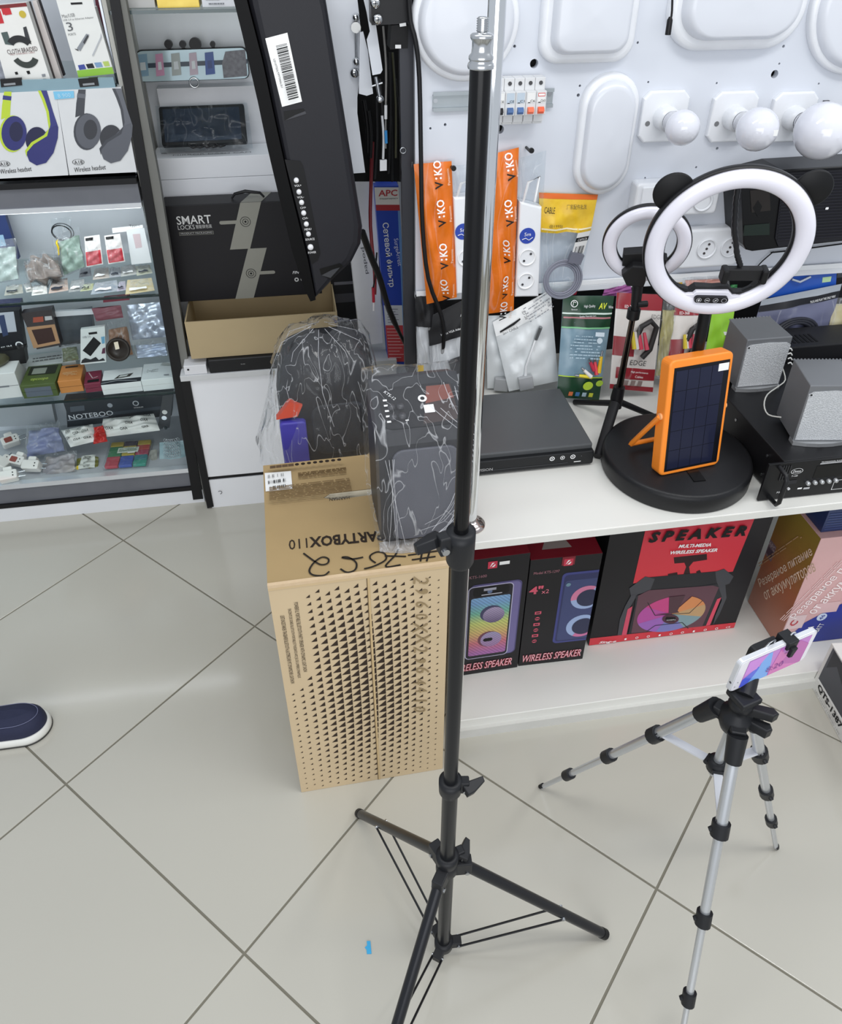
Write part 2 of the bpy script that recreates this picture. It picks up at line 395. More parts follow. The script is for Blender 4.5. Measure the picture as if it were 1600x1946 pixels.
# ------------------------------------------------------------------ white bench on the right
bench = thing('bench', 'long white bench with an open lower shelf full of speaker boxes', 'bench', (0, 0, 0))
BW = m('e2e1db', 0.35, var=0.02, sc=5); BE = m('dcdbd5', 0.5, var=0.05, sc=30)
b = MB(); b.box(0.262, 1.118, 0.6135, 1.8, 1.86, 0.63, BW); b.build('worktop', bench, 0.0015)
b = MB(); b.box(0.262, 1.116, 0.6125, 1.8, 1.1185, 0.629, BE); b.build('edge_band', bench)
b = MB(); b.box(0.268, 1.108, 0.0, 1.8, 1.84, 0.058, BW); b.build('bottom_shelf', bench, 0.0015)
b = MB(); b.box(0.268, 1.098, 0.0, 1.8, 1.108, 0.03, m('cfcec9', 0.5)); b.build('plinth_strip', bench)
b = MB(); b.box(0.268, 1.13, 0.058, 0.284, 1.84, 0.6135, BW); b.build('side_panel', bench)
b = MB(); b.box(0.284, 1.82, 0.058, 1.8, 1.84, 0.6135, m('3a3a3c', 0.7)); b.build('back_panel', bench)
b = MB(); b.box(0.262, 1.845, 0.63, 1.8, 1.86, 0.91, m('262628', 0.8)); b.build('upstand', bench)
# ------------------------------------------------------------------ glass display case on the left
YC = 2.135
def zc(py, px=200): return PT(px, py, y=YC).z
case = thing('display_case', 'tall glass-fronted display case with black posts full of small electronics', 'display case', (0, 0, 0))
CX0, CX1 = -1.35, -0.398
b = MB(); b.box(CX0, YC-0.004, 0, CX1, YC+0.34, zc(946), m('dfe1e4', 0.45, var=0.06, sc=8)); b.build('plinth', case)
for z0, z1 in ((zc(946), zc(939)), (zc(351), zc(340))):
    b = MB(); b.box(CX0, YC-0.006, z0, CX1, YC+0.34, z1, BLACK); b.build('black_strip', case)
MARB = m('77797f', 0.4, var=0.0, sc=7, hex2='55585f')
for z0, z1 in ((zc(939), zc(912)), (zc(388), zc(351))):
    b = MB(); b.box(CX0, YC+0.002, z0, CX1, YC+0.02, z1, MARB); b.build('marbled_panel', case)
ALU = m('dfe3e8', 0.25, 0.6)
for z0, z1 in ((zc(912), zc(904)), (zc(397), zc(388))):
    b = MB(); b.box(CX0, YC-0.003, z0, CX1, YC+0.02, z1, ALU); b.build('aluminium_rail', case)
b = MB(); b.box(CX0, YC+0.02, zc(939), CX1, YC+0.34, zc(912)+0.008, m('b4b7bb', 0.5)); b.build('case_floor', case)
b = MB(); b.box(CX0, YC+0.02, zc(390), CX1, YC+0.34, zc(340), m('9a9da2', 0.5)); b.build('case_top', case)
b = MB(); b.box(CX0, YC+0.34, 0, CX1, YC+0.352, 2.2, m('d4d8de', 0.5, var=0.03)); b.build('back_panel', case)
SH = [zc(758), zc(568), PT(120, 163, y=YC).z]
GL = film('shelf_glass', 0.97, (0.95, 0.985, 0.98), 0.03, 0.0); GE = m('1d2b2c', 0.2); GEB = m('86a3ae', 0.12, coat=0.4)
for k, z in enumerate(SH):
    b = MB(); b.box(CX0, YC+0.012, z-0.005, CX1, YC+0.338, z, GL); b.build('glass_shelf', case)
    b = MB(); b.box(CX0, YC+0.006, z-0.006, CX1, YC+0.0118, z+0.0005, GE if k < 2 else GE); b.build('shelf_edge', case)
# blue-grey glass lip holding the labels of the top shelf
b = MB(); b.box(CX0, YC-0.004, SH[2]-0.012, -0.40, YC+0.004, SH[2]+0.016, GEB); b.build('price_rail', case)
LED = m('f4f8fc', 0.4, emit=1.2)  # glow material of the added strip
b = MB(); b.box(CX0, YC+0.03, zc(397)-0.012, CX1-0.01, YC+0.042, zc(397)-0.004, LED); b.build('added_led_strip', case)  # glowing strip added, with the lamp below, to brighten the dark case interior
ll = bpy.data.lights.new('case_fill_light', 'AREA'); ll.shape = 'RECTANGLE'; ll.size = 0.9; ll.size_y = 0.012; ll.energy = 1.2; ll.color = (0.95, 0.98, 1.0)
lo = bpy.data.objects.new('case_fill_light', ll); C.objects.link(lo); lo.location = ((CX0+CX1)/2, YC+0.036, zc(397)-0.016); lo.rotation_euler = (radians(22), 0, 0)
PANE = film('pane_glass', 0.97, (0.97, 0.99, 0.99), 0.02, 0.0)
b = MB(); b.box(CX0, YC+0.0005, zc(904), CX1, YC+0.0045, zc(397), PANE); b.build('front_glass', case)
def pslab(name, parent, px, y, d, M):
    b = MB(); b.slab(px, y, d, M); return b.build(name, parent)
pslab('post', case, [(367, 950), (386, 948), (222, -30), (203, -30)], YC-0.008, 0.03, BLACK)
pslab('side_panel', case, [(386, 942), (397, 940), (350, 640), (303, 345), (233, -30), (223, -30)], YC-0.002, 0.03, m('74746f', 0.6, var=0.12, sc=12))
b = MB(); b.box(-0.403, YC+0.03, 0.0, -0.398, YC+0.34, 2.2, m('8f949a', 0.12, 0.9)); b.build('mirror_side', case)
# ================================================================== things inside the display case
ZT = SH[2]+0.0008
# --- cable boxes on the top glass shelf
def cablebox(px, y, th, label, first):
    r = card('cable_box', label, 'box', px, y, th, m('ecebe6', 0.45), 'boxed braided cables on the top shelf', 'carton')
    return r
r = cablebox([(14, 163), (98, 157), (49, 5), (-28, 12)], 2.15, 0.028, 'white cable box with red top label, front of its stack on the top shelf', 1)
Y_ = 2.15
pix(r, Y_, [([(-28, 12), (49, 5), (52, 12), (-26, 19)], m('7a1c20', 0.5)), ([(-20, 20), (0, 18), (8, 44), (-10, 46)], RED), ([(2, 16), (17, 15), (22, 26), (6, 28)], RED), ([(6, 17), (19, 15), (23, 27), (10, 29)], RED)])
b = MB()
def pring(root, y, c, r0, r1, M, a0=0, a1=360, k=1.0, name='print', lift=0.0016):
    o = root.location; p = PT(*c, y=y)-o; s = (PT(c[0]+10, c[1], y=y)-PT(*c, y=y)).length/10
    q = MB(); q.ring(0, 0, r0*s, r1*s, 0, M, FR((p.x, p.y-lift, p.z), (1, 0, 0.0), (0, 0, 1)), 32, a0, a1, k); return q.build(name, root)
def pdisc(root, y, c, r, M, k=1.0, name='print', lift=0.0012):
    o = root.location; p = PT(*c, y=y)-o; s = (PT(c[0]+10, c[1], y=y)-PT(*c, y=y)).length/10
    q = MB(); q.poly(circ(0, 0, r*s, 24, ry=r*s*k), 0, M, FR((p.x, p.y-lift, p.z), (1, 0, 0), (0, 0, 1))); return q.build(name, root)
pring(r, Y_, (42, 98), 17, 29, m('2c2e30'), 38, 140); pring(r, Y_, (46, 101), 16, 27, m('2f3632'), 208, 332)
pix(r, Y_, [([(2, 62), (14, 60), (20, 78), (26, 86), (10, 84)], m('4a5a58')), ([(44, 52), (50, 50), (60, 84), (50, 80)], m('303236'))], lift=0.001)
pdisc(r, Y_, (43, 27), 6.5, m('c9b23a'))
ptxt(r, Y_, 'CLOTH BRAIDED', (14, 99), (71, 92), 8, m('4a3538'))
ptxt(r, Y_, 'FAST CHARGING CABLE', (20, 104), (66, 99), 2.5, m('a06a6a'))
pix(r, Y_, [([(28, 137), (33, 136), (35, 141), (30, 142)], INK), ([(50, 135), (56, 134), (58, 140), (53, 141)], INK), ([(79, 141), (86, 140), (87, 145), (81, 146)], GREYP)], lift=0.001)
for k, (dx, M_) in enumerate(((3, '2a2022'), (17, 'e2d9d4'), (21, '2f2628'))):
    px = [(98-6+dx-8, 157-k*5), (101+dx, 156-k*6), (52+dx, 4-k*3), (44+dx, 5-k*3)]
    q = card('cable_box', ('dark red edged cable box just behind the front white one', 'pink-white cable box third in the stack on the top shelf', 'dark rearmost cable box of the top shelf stack')[k], 'box', px, 2.18+0.022*k, 0.018, m(M_, 0.5), 'boxed braided cables on the top shelf', 'carton')
r = card('hanging_card', 'dark patterned blister card cut by the left frame edge, top shelf', 'card', [(-30, 152), (12, 150), (-8, 60), (-40, 62)], 2.165, 0.01, m('4b4e58', 0.4, hex2='c9ccd6', sc=60))
r = card('adapter_box', 'white hang-tab box with green base showing a USB ethernet adapter', 'box', [(149, 147), (217, 140), (180, 14), (112, 19)], 2.15, 0.03, m('e9eae6', 0.45), None, 'carton')
pix(r, 2.15, [([(149, 147), (217, 140), (213, 127), (146, 134)], m('8fc43c')), ([(148, 124), (160, 122), (164, 131), (151, 133)], m('3b4a9a')), ([(163, 122), (176, 120), (180, 129), (167, 130)], m('25272c')), ([(179, 119), (192, 118), (196, 127), (183, 128)], m('7ea0c4')), ([(195, 117), (206, 116), (209, 125), (199, 126)], m('b6cc66')),
              ([(146, 92), (164, 64), (170, 66), (153, 97)], m('8b9096')), ([(142, 92), (148, 94), (150, 97), (144, 94)], INK), ([(158, 80), (166, 66), (169, 69), (161, 84)], m('3a3c40')), ([(175, 105), (191, 70), (192, 62), (194, 70), (178, 106)], m('b9bcc0'))])
ptxt(r, 2.15, 'Mac/USB', (118, 31), (142, 28), 6, m('77787a')); ptxt(r, 2.15, 'USB 2.0 to Ethernet Adapter', (120, 39), (178, 33), 4, m('77787a')); ptxt(r, 2.15, '3', (127, 51), (138, 50), 15, m('5a5c60')); ptxt(r, 2.15, 'PORTS', (130, 66), (144, 64), 4, m('77787a'))
q = MB(); q.slab([(112, 19), (180, 14), (176, -6), (106, -2)], 2.15, 0.002, m('e9eae6', 0.45), r.location); q.build('hang_tab', r)
pix(r, 2.15, [([(134, 5), (156, 4), (157, 8), (135, 9)], BLACK)])
r = card('cable_box', 'maroon box standing behind the white ethernet adapter box', 'box', [(200, 136), (222, 134), (198, -20), (178, -18)], 2.2, 0.03, m('6b2438', 0.5), None, 'carton')
for px, lb in (([(2, 166), (42, 162), (40, 148), (0, 151)], 'black price clip on the shelf lip below the cable boxes'), ([(152, 166), (188, 163), (185, 147), (148, 150)], 'black price clip below the green-based adapter box')):
    r = card('price_clip', lb, 'price holder', px, YC-0.006, 0.008, PLASTIC, 'black price clips', 'holder')
    x0 = px[0][0]; y0 = px[0][1]; pix(r, YC-0.006, [([(x0+6, y0-3), (x0+28, y0-5), (x0+27, y0-9), (x0+5, y0-7)], m('8e9296', 0.3))])
r = card('price_tag', 'small blue sticker tag hanging under the top glass shelf', 'tag', [(104, 189), (141, 186), (140, 173), (101, 174)], YC-0.0095, 0.001, m('7cc4e6', 0.35)); ptxt(r, YC-0.0095, '8 900', (110, 182), (134, 180), 7, m('bfe6f6'))
# --- two headphone boxes
def headphones(r, y, dx, dy, cup, band, accent, pad):
    def o(*pts): return [(a+dx, b+dy) for a, b in pts]
    def arc(c, rx, ry, a0, a1, n=14): return [(c[0]+rx*cos(radians(a0+(a1-a0)*i/n)), c[1]-ry*sin(radians(a0+(a1-a0)*i/n))) for i in range(n+1)]
    it = [(o((10, 174), (24, 174), (21, 221), (4, 227), (6, 200)), accent), (o((8, 181), (24, 183), (23, 191), (7, 189)), band)]
    it += [(o((74, 172), (80, 172), (88, 188), (97, 214), (99, 240), (95, 246), (94, 238), (90, 212), (82, 190)), accent), (o((80, 172), (91, 172), (103, 212), (113, 242), (112, 262), (96, 246), (98, 236), (95, 212), (87, 188)), band)]
    it += [(o(*arc((26, 254), 25, 35, 0, 360, 24)), accent), (o(*arc((29, 253), 24, 33, 0, 360, 24)), cup), (o(*arc((33, 250), 13, 19, 0, 360, 20)), pad)]
    it += [(o(*arc((72, 266), 21, 25, 20, 230, 18)), pad)]
    it += [(o((110, 238), (112, 262), (104, 290), (90, 309), (72, 314), (58, 306), (52, 290), (60, 276), (78, 262), (96, 244)), cup)]
    it += [(o((96, 243), (92, 258), (66, 274), (54, 288), (53, 298), (50, 286), (62, 270), (86, 256)), accent)]
    pix(r, y, it, 'headphone_picture')
YH = 2.128
hp = [([(-8, 340), (130, 333), (106, 172), (-30, 178)], 'white headset box with navy and lime headphones, left of the pair', '2f3272', '34387c', 'bfd63a', '1c1e44', -2, 0), ([(132, 333), (260, 327), (230, 166), (106, 172)], 'white headset box with grey headphones, beside the black post', '5b5e66', '63666e', '40434a', '34363c', 139, -4)]
for px, lb, cu_, ba, ac, pa, dx, dy in hp:
    r = card('headphone_box', lb, 'box', px, YH, 0.09, m('dcdedf', 0.4), 'boxed wireless headsets', 'carton')
    headphones(r, YH, dx, dy, m(cu_, 0.35), m(ba, 0.35), m(ac, 0.35), m(pa, 0.4))
    ptxt(r, YH, 'Wireless headset', (dx+3, 326+dy*0.8), (dx+62, 320+dy*0.8), 9, INK, shear=0.3)
    ptxt(r, YH, 'A18', (dx+2, 312+dy*0.8), (dx+18, 311+dy*0.8), 7, INK); pring(r, YH, (dx+10, 311+dy*0.8), 10.5, 11.5, INK, 0, 360, 0.5)
# ------------------------------------------------------------------ compartment 1 (shelf z = SH[1])
Z1 = SH[1]+0.0006; Z2 = SH[0]+0.0006; Z3 = zc(912)+0.0086
r = card('card_pack', 'blue carton edge behind clear blister at the left frame edge', 'box', [(-30, 500), (36, 492), (8, 405), (-40, 408)], 2.40, 0.02, m('24376e', 0.45))
pix(r, 2.40, [([(-20, 470), (12, 467), (6, 446), (-20, 448)], m('9ec1de'))])
def baglike(name, label, px, ys, M, puff=0.012, cr=0.004, seed=0, group=None, shell=True):
    P, r = packthing(name, label, 'bag', px, ys, group, puff=puff, crumple=cr, seed=seed)
    if M: P.body('contents', r, M, 0.06, 0.04, 0.94, 0.8, -puff*0.3)
    if shell: P.body('plastic_bag', r, CLEAR, off=0.001)
    return P, r
P, r = baglike('cable_bag', 'clear bag holding a black coiled cable loop in the glass case', [(104, 505), (140, 500), (134, 412), (96, 416)], (2.33, 2.36), None)
bm_ = MB(); p = P.at(0.5, 0.68, 0); bm_.hoop(0.026, [(0.002*cos(t), 0.002*sin(t)) for t in (0, 1.57, 3.14, 4.71)], BLACK, FR(p, (1, 0, 0), (0, -0.3, 1))); bm_.hoop(0.029, [(0.0015*cos(t), 0.0015*sin(t)) for t in (0, 1.57, 3.14, 4.71)], m('35373a'), FR(p+Vector((0.003, 0.004, 0.002)), (1, 0, 0), (0, -0.3, 1))); bm_.build('coiled_cable', r)
P, r = baglike('component_bag', 'crumpled clear bag of green circuit boards in the glass case', [(118, 528), (164, 508), (150, 430), (106, 448)], (2.26, 2.31), m('5d7a68', 0.4, hex2='a8bdb0', sc=40), 0.02, 0.006, 3)
P.body('yellow_label', r, YELLOW, 0.02, 0.5, 0.2, 0.85, 0.004, False)
P, r = baglike('earbud_pile', 'pile of dark brown wrapped chargers on the upper glass shelf', [(52, 536), (122, 524), (112, 486), (44, 500)], (2.22, 2.30), m('3a2a22', 0.3, hex2='a08c80', sc=45), 0.03, 0.01, 5)
P, r = baglike('blister_card', 'greenish clear blister pack at the far left of the upper glass shelf', [(-10, 540), (38, 532), (30, 452), (-16, 458)], (2.25, 2.3), m('8fa09a', 0.4, hex2='c8d2cc', sc=30), 0.014, 0.005, 9)
for px, lb in (([(164, 508), (196, 502), (189, 446), (160, 450)], 'red and white blister card with a black hook, left of the pair'), ([(206, 502), (238, 497), (228, 444), (198, 448)], 'red and white blister card nearest the white tag')):
    P, r = packthing('blister_card', lb, 'card', px, (2.27, 2.29), 'red white blister cards', puff=0.005)
    P.body('card', r, m('e4dfdc', 0.4)); P.body('red_print', r, m('c23440', 0.35), 0.05, 0.04, 0.95, 0.5, 0.0012, False); P.body('blister', r, CLEAR, 0.15, 0.08, 0.85, 0.62, 0.006, False)
    P.body('hook', r, BLACK, 0.1, 0.86, 0.6, 0.95, 0.003, False)
r = card('paper_tag', 'white price card with a printed line standing in the case corner', 'tag', [(250, 503), (288, 499), (274, 433), (240, 437)], 2.30, 0.001, m('eceef0', 0.5)); pix(r, 2.30, [([(252, 445), (266, 444), (270, 470), (258, 472)], m('d9c4c8'))])
ptxt(r, 2.30, 'Type-c', (246, 430), (266, 428), 6, INK)
r = card('white_strip', 'bright white strip behind the red blister cards', 'lamp', [(214, 443), (272, 436), (271, 428), (213, 434)], 2.36, 0.004, m('f6f8fa', 0.3, emit=0.5))  # slim white strip with slight emission
flat_packs = [([(60, 562), (90, 558), (88, 540), (62, 544)], 'eceae4', 'blank white tag lying between the packs at the left'), ([(92, 558), (130, 552), (128, 528), (98, 534)], 'b98a72', 'peach coloured blister pack of a small part'), ([(130, 556), (160, 551), (160, 530), (136, 534)], '5a626a', 'grey blister pack next to the peach one'),
 ([(152, 554), (176, 551), (178, 538), (158, 541)], 'a3ac4a', 'olive green pack at the shelf front'), ([(172, 560), (226, 553), (222, 532), (180, 538)], '5f7c98', 'blue-grey flash card pack at the shelf front'), ([(222, 554), (240, 551), (238, 534), (226, 536)], '9a8cb4', 'narrow mauve pack beside the yellow pack'), ([(238, 560), (294, 552), (288, 528), (242, 532)], 'cdb03c', 'yellow pack with a silver window at the case corner'),
 ([(150, 528), (174, 524), (172, 508), (152, 511)], '7d7f9a', 'violet grey pack behind the blue one'), ([(176, 532), (208, 528), (206, 508), (180, 511)], 'b7a294', 'beige stack of blistered memory cards'), ([(208, 528), (232, 525), (228, 508), (208, 510)], '8f96a8', 'pale blue pack in the rear row'), ([(230, 526), (262, 521), (256, 503), (230, 507)], 'a9aaa6', 'grey ribbed pack in the rear row'), ([(260, 524), (290, 519), (284, 503), (258, 506)], 'b4b890', 'pale green pack at the rear corner'), ([(50, 556), (64, 554), (58, 536), (44, 540)], '9a9c98', 'grey clear pack with a white part, far left of the shelf'), ([(8, 562), (44, 557), (42, 540), (12, 544)], '7a7a60', 'olive and yellow pack by the left frame edge')]
for k, (px, col, lb) in enumerate(flat_packs):
    P = Pack([PT(*q, z=Z1+0.006) for q in px], 0.004, 6, 6, 0.0015, k); r = thing('blister_pack', lb, 'pack', P.o, 'small blister packs on the upper glass shelf')
    P.body('card', r, m(col, 0.35, hex2='d0d0cc', sc=90)); P.body('blister', r, CLEAR, 0.15, 0.2, 0.85, 0.85, 0.004, False)
    dk = m('2e3440', 0.4); P.body('label_print', r, dk if k % 2 else WTEXT, 0.15, 0.08, 0.75, 0.2, 0.0052, False, 3, 1)
# ------------------------------------------------------------------ compartment 2 (shelf z = SH[0])
r = card('premium_box', 'black cable box lettered PREMIUM cut by the left frame edge', 'box', [(-40, 680), (48, 668), (36, 590), (-50, 596)], 2.29, 0.03, m('1c1e24', 0.4), None, 'carton')
pix(r, 2.29, [([(-40, 636), (32, 630), (26, 592), (-50, 598)], m('b6bac4')), ([(-4, 600), (8, 598), (16, 636), (6, 640)], m('2b3a5e'))]); ptxt(r, 2.29, 'PREMIUM', (-18, 666), (23, 658), 7, WTEXT); pdisc(r, 2.29, (37, 655), 7.5, WTEXT); pdisc(r, 2.29, (37, 655), 5, m('34363c'), lift=0.0018)
r = card('label_box', 'indigo labelled strip box behind the black cable box', 'box', [(-20, 590), (40, 583), (38, 574), (-22, 578)], 2.34, 0.03, m('2e2a66', 0.4), None, 'carton')
r = card('earphone_box', 'brown earphone box with a dark window and a red label', 'box', [(70, 664), (116, 656), (98, 588), (40, 596)], 2.30, 0.03, m('3b3436', 0.4), None, 'carton')
pix(r, 2.30, [([(64, 662), (114, 652), (104, 616), (50, 622)], m('b98f6a')), ([(72, 655), (106, 648), (98, 622), (60, 627)], m('3a1f1c')), ([(63, 613), (83, 611), (82, 601), (63, 603)], m('a8503c')), ([(86, 609), (100, 607), (98, 600), (85, 601)], m('c8c8c8'))])
r = card('black_pack', 'dark clear-wrapped adapter pack behind the white drive card', 'pack', [(112, 660), (180, 648), (172, 590), (108, 600)], 2.33, 0.03, m('3a3f45', 0.25, hex2='5d646c', sc=30)); 
b = MB(); b.slab([(104, 592), (178, 589), (180, 597), (106, 602)], 2.325, 0.01, m('e8eaee', 0.2), r.location); b.build('clear_tube', r)
r = card('drive_card', 'white card with a black portable drive printed on it', 'card', [(153, 693), (202, 688), (199, 620), (153, 626)], 2.24, 0.012, m('dfe4e2', 0.4))
pix(r, 2.24, [([(157, 666), (172, 677), (192, 652), (178, 640)], m('17181b')), ([(168, 632), (184, 630), (185, 634), (169, 636)], INK), ([(154, 690), (200, 685), (196, 680), (188, 684), (182, 678), (172, 683), (162, 680), (156, 684)], m('2a2c30')), ([(192, 640), (199, 639), (199, 652), (194, 653)], m('6fa8c8')), ([(193, 672), (200, 671), (200, 660), (195, 662)], m('5a2a44'))])
ptxt(r, 2.24, 'USB 3.0', (157, 641), (172, 639), 4, GREYP)
P, r = baglike('coin_case', 'bag of round copper-brown pendants in the middle compartment', [(206, 684), (256, 676), (240, 606), (204, 612)], (2.23, 2.27), m('7a4a2c', 0.3, hex2='b07a48', sc=20), 0.016, 0.004, 11)
bm_ = MB(); p = P.at(0.5, 0.25, 0.004); bm_.lathe([(0.034, 0), (0.036, 0.006), (0.034, 0.012), (0.028, 0.012), (0.026, 0.007), (0.001, 0.006)], m('2a211c', 0.3), FR(p, (1, 0, 0), (0, 0.5, 1))); bm_.poly([(-0.006, 0), (0.006, 0.002), (0.004, 0.024), (-0.008, 0.022)], 0.014, m('e8d8c0'), FR(p, (1, 0, 0), (0, 0.5, 1))); bm_.build('round_case', r)
P, r = baglike('red_pack', 'dusty red clear-topped case hanging under the upper glass shelf', [(180, 612), (238, 604), (232, 574), (168, 580)], (2.27, 2.28), m('8e5560', 0.35), 0.012, 0.001, 12, None, False)
r = card('ruby_strip', 'dark red printed strip under the upper glass shelf', 'box', [(196, 575), (246, 570), (245, 563), (196, 568)], 2.29, 0.02, m('7c2238', 0.4))
P, r = baglike('foil_bag', 'silver foil antistatic bag at the right end of the middle shelf', [(252, 646), (318, 640), (303, 574), (240, 580)], (2.29, 2.31), None, 0.01, 0.005, 13)
P.body('foil', r, m('c2cbe2', 0.22, 0.55, hex2='eef2fc', sc=6), off=0.0004)
P, r = baglike('foil_bag', 'lower bright foil bag with black capacitors in front of the larger one', [(258, 682), (322, 676), (316, 646), (254, 650)], (2.26, 2.28), m('e6ebf6', 0.25, 0.3, hex2='9fb0d0', sc=30), 0.01, 0.004, 14)
bx = [((-30, 762), (44, 754), 0.16, 0.085, 'd9dad8', 'large white box with a round grey earbud case on top', 0), ((46, 758), (112, 752), 0.12, 0.045, '4a5a2a', 'green printed charger box beside the white box', 1), ((116, 748), (160, 743), 0.10, 0.042, 'c98444', 'small orange carton on the middle glass shelf', 2), ((164, 747), (195, 743), 0.08, 0.03, '7a2a40', 'maroon blister box right of the orange carton', 3), ((197, 751), (272, 743), 0.09, 0.035, 'e4e7e6', 'white adapter box with a dark printed band, left of two', 4), ((273, 744), (334, 738), 0.10, 0.04, 'dfe5e4', 'plain white adapter box at the right end of the middle shelf', 5)]
for pa, pb, d, h, col, lb, k in bx:
    X, w, a = base(pa, pb, Z2); r = crate('small_carton', lb, 'box', X, w, d, h, m(col, 0.45), 'small cartons on the middle glass shelf')
    T = TOP(h); Fm = FRONT()
    if k == 0:
        dec(r, T, [('r', w*0.75, d*0.5, w*0.85, d*0.75, INK)]); bm_ = MB(); bm_.lathe([(0.001, 0), (0.05, 0.002), (0.055, 0.012), (0.045, 0.026), (0.02, 0.03), (0.001, 0.03)], m('5f5d48', 0.25, 0.3), TR(w*0.3, d*0.5, h)); bm_.build('round_earbud_case', r); dec(r, Fm, [('r', w*0.3, h*0.45, w*0.75, h*0.52, GREYP)])
    if k == 1:
        dec(r, T, [('r', w*0.1, d*0.5, w*0.9, d*0.95, m('23281c')), ('r', w*0.2, d*0.55, w*0.6, d*0.85, m('8c9286'))]); txt(r, 'opcoopo', FR((w*0.5, d*0.25, h), (1, 0.0, 0), (0, 1, 0)), w*0.5, d*0.14, m('b9cc5a')); dec(r, Fm, [('r', w*0.1, h*0.1, w*0.85, h*0.8, m('5c6470'))])
    if k == 2: dec(r, T, [('r', w*0.2, d*0.8, w*0.75, d*0.9, m('3a2818'))]+scribble(4, w*0.15, d*0.25, w*0.8, d*0.55, m('e6c290'), 3))
    if k == 3: dec(r, T, [('r', w*0.2, d*0.1, w*0.9, d*0.3, INK), ('l', [(w*0.2, d*0.9), (w*0.5, d*0.4), (w*0.8, d*0.5)], 0.003, m('c9b0b4'))])
    if k == 4: dec(r, T, [('r', 0, 0, w, d*0.28, m('23262c')), ('p', [(w*0.3, d*0.32), (w*0.7, d*0.4), (w*0.78, d*0.62), (w*0.42, d*0.56)], m('3e3a34')), ('p', [(w*0.4, d*0.4), (w*0.62, d*0.44), (w*0.66, d*0.56), (w*0.46, d*0.53)], m('c8ccc8')), ('l', [(0, d*0.1), (w*0.4, d*0.2), (w*0.9, d*0.08)], 0.002, m('c8ccd0'))])
    if k == 5: dec(r, T, scribble(3, w*0.15, d*0.4, w*0.5, d*0.62, m('8d9190'), 5)+[('p', [(w*0.55, d*0.8), (w*0.85, d*0.72), (w*0.9, d*0.86), (w*0.62, d*0.95)], m('b4b8b4')), ('r', w*0.7, d*0.12, w*0.86, d*0.18, GREYP)])
    b = MB(); b.box(0.001, -0.0006, h*0.49, w-0.001, 0, h*0.5, m('b8b8b4') if k in (4, 5) else m('1c1c1c')); b.build('seam', r)
X, w, a = base((50, 720), (150, 706), Z2); r = crate('small_carton', 'long flat white carton lying behind the green charger box', 'box', X, w, 0.08, 0.04, m('cfd2cf', 0.5), 'small cartons on the middle glass shelf')
dec(r, TOP(0.04), scribble(2, w*0.1, 0.02, w*0.9, 0.06, m('6a6c6a'), 8))
P, r = baglike('dark_pack', 'black and olive blister pack leaning behind the white carton', [(118, 690), (152, 684), (146, 652), (116, 656)], (2.25, 2.28), m('2b2d26', 0.35, hex2='6f7a3a', sc=25), 0.012, 0.003, 21)
r = card('watch_case', 'black lidded case standing behind the white box, lower left', 'box', [(-20, 700), (50, 690), (46, 662), (-20, 672)], 2.26, 0.03, m('1a1a1c', 0.35))
# ------------------------------------------------------------------ compartment 3 (case floor)
for k, (c, rot, red, lb) in enumerate((((20, 838), 0.5, 1, 'white plug adapter with brass prongs and red rocker, topmost of the heap'), ((34, 876), -0.5, 2, 'white plug adapter with a brick-red rocker switch'), ((8, 880), 1.2, 0, 'white multi-way plug adapter at the left frame edge'), ((60, 885), -0.2, 0, 'white slim plug adapter at the right of the heap'), ((16, 905), 0.2, 0, 'white plug adapter lying lowest in the heap'))):
    p = PT(*c, z=Z3+0.03); r = thing('plug_adapter', lb, 'adapter', Matrix.Translation(p) @ RZ(rot) @ RX(0.5), 'white plug adapters in the case'); b = MB(); AW = m('e6e2dc', 0.35)
    b.prism(rrect(-0.028, -0.016, 0.028, 0.016, 0.006), -0.014, 0.014, AW, None, 0.003); b.prism(rrect(-0.012, 0.014, 0.014, 0.03, 0.004), -0.01, 0.01, AW, None, 0.002); b.build('body', r)
    if red:
        b = MB(); b.prism(rrect(-0.018, -0.01, 0.006, 0.008, 0.003), 0.014, 0.017, m('8c4238', 0.4), None, 0.001); b.build('rocker', r)
    for s in (-0.008, 0.008):
        b = MB(); b.cyl(0.002, 0, 0.022, CHROME, TR(0.028, s, 0) @ RY(pi/2)); b.build('prong', r)
    dec(r, TR(0, 0, 0.0142), [('c', 0.016, 0.004, 0.0022, INK), ('c', 0.016, -0.006, 0.0022, INK)], 'socket_holes')
P, r = baglike('blue_bag', 'clear crumpled bag of blue sleeves beside the plug adapters', [(46, 872), (128, 858), (112, 800), (52, 808)], (2.25, 2.32), m('5d66a8', 0.4, hex2='a9aebe', sc=8), 0.03, 0.008, 31)
P, r = baglike('blue_bag', 'flat clear bag with violet paper and tan parts at the front of the case floor', [(74, 908), (146, 896), (146, 856), (86, 862)], (2.18, 2.25), m('85869a', 0.4, hex2='b0a08c', sc=14), 0.014, 0.005, 32)
r = card('tray_box', 'grey translucent tray leaning in the left of the case floor', 'box', [(-20, 812), (106, 806), (98, 768), (-20, 778)], 2.36, 0.03, m('a4a9ae', 0.4))
X, w, a = base((122, 812), (318, 796), Z3+0.02)
r = card('notebook_box', 'long slate box lettered NOT500 at the back of the case floor', 'box', [(128, 812), (326, 790), (328, 750), (120, 764), (126, 782)], 2.34, 0.05, m('33383f', 0.4), None, 'carton')
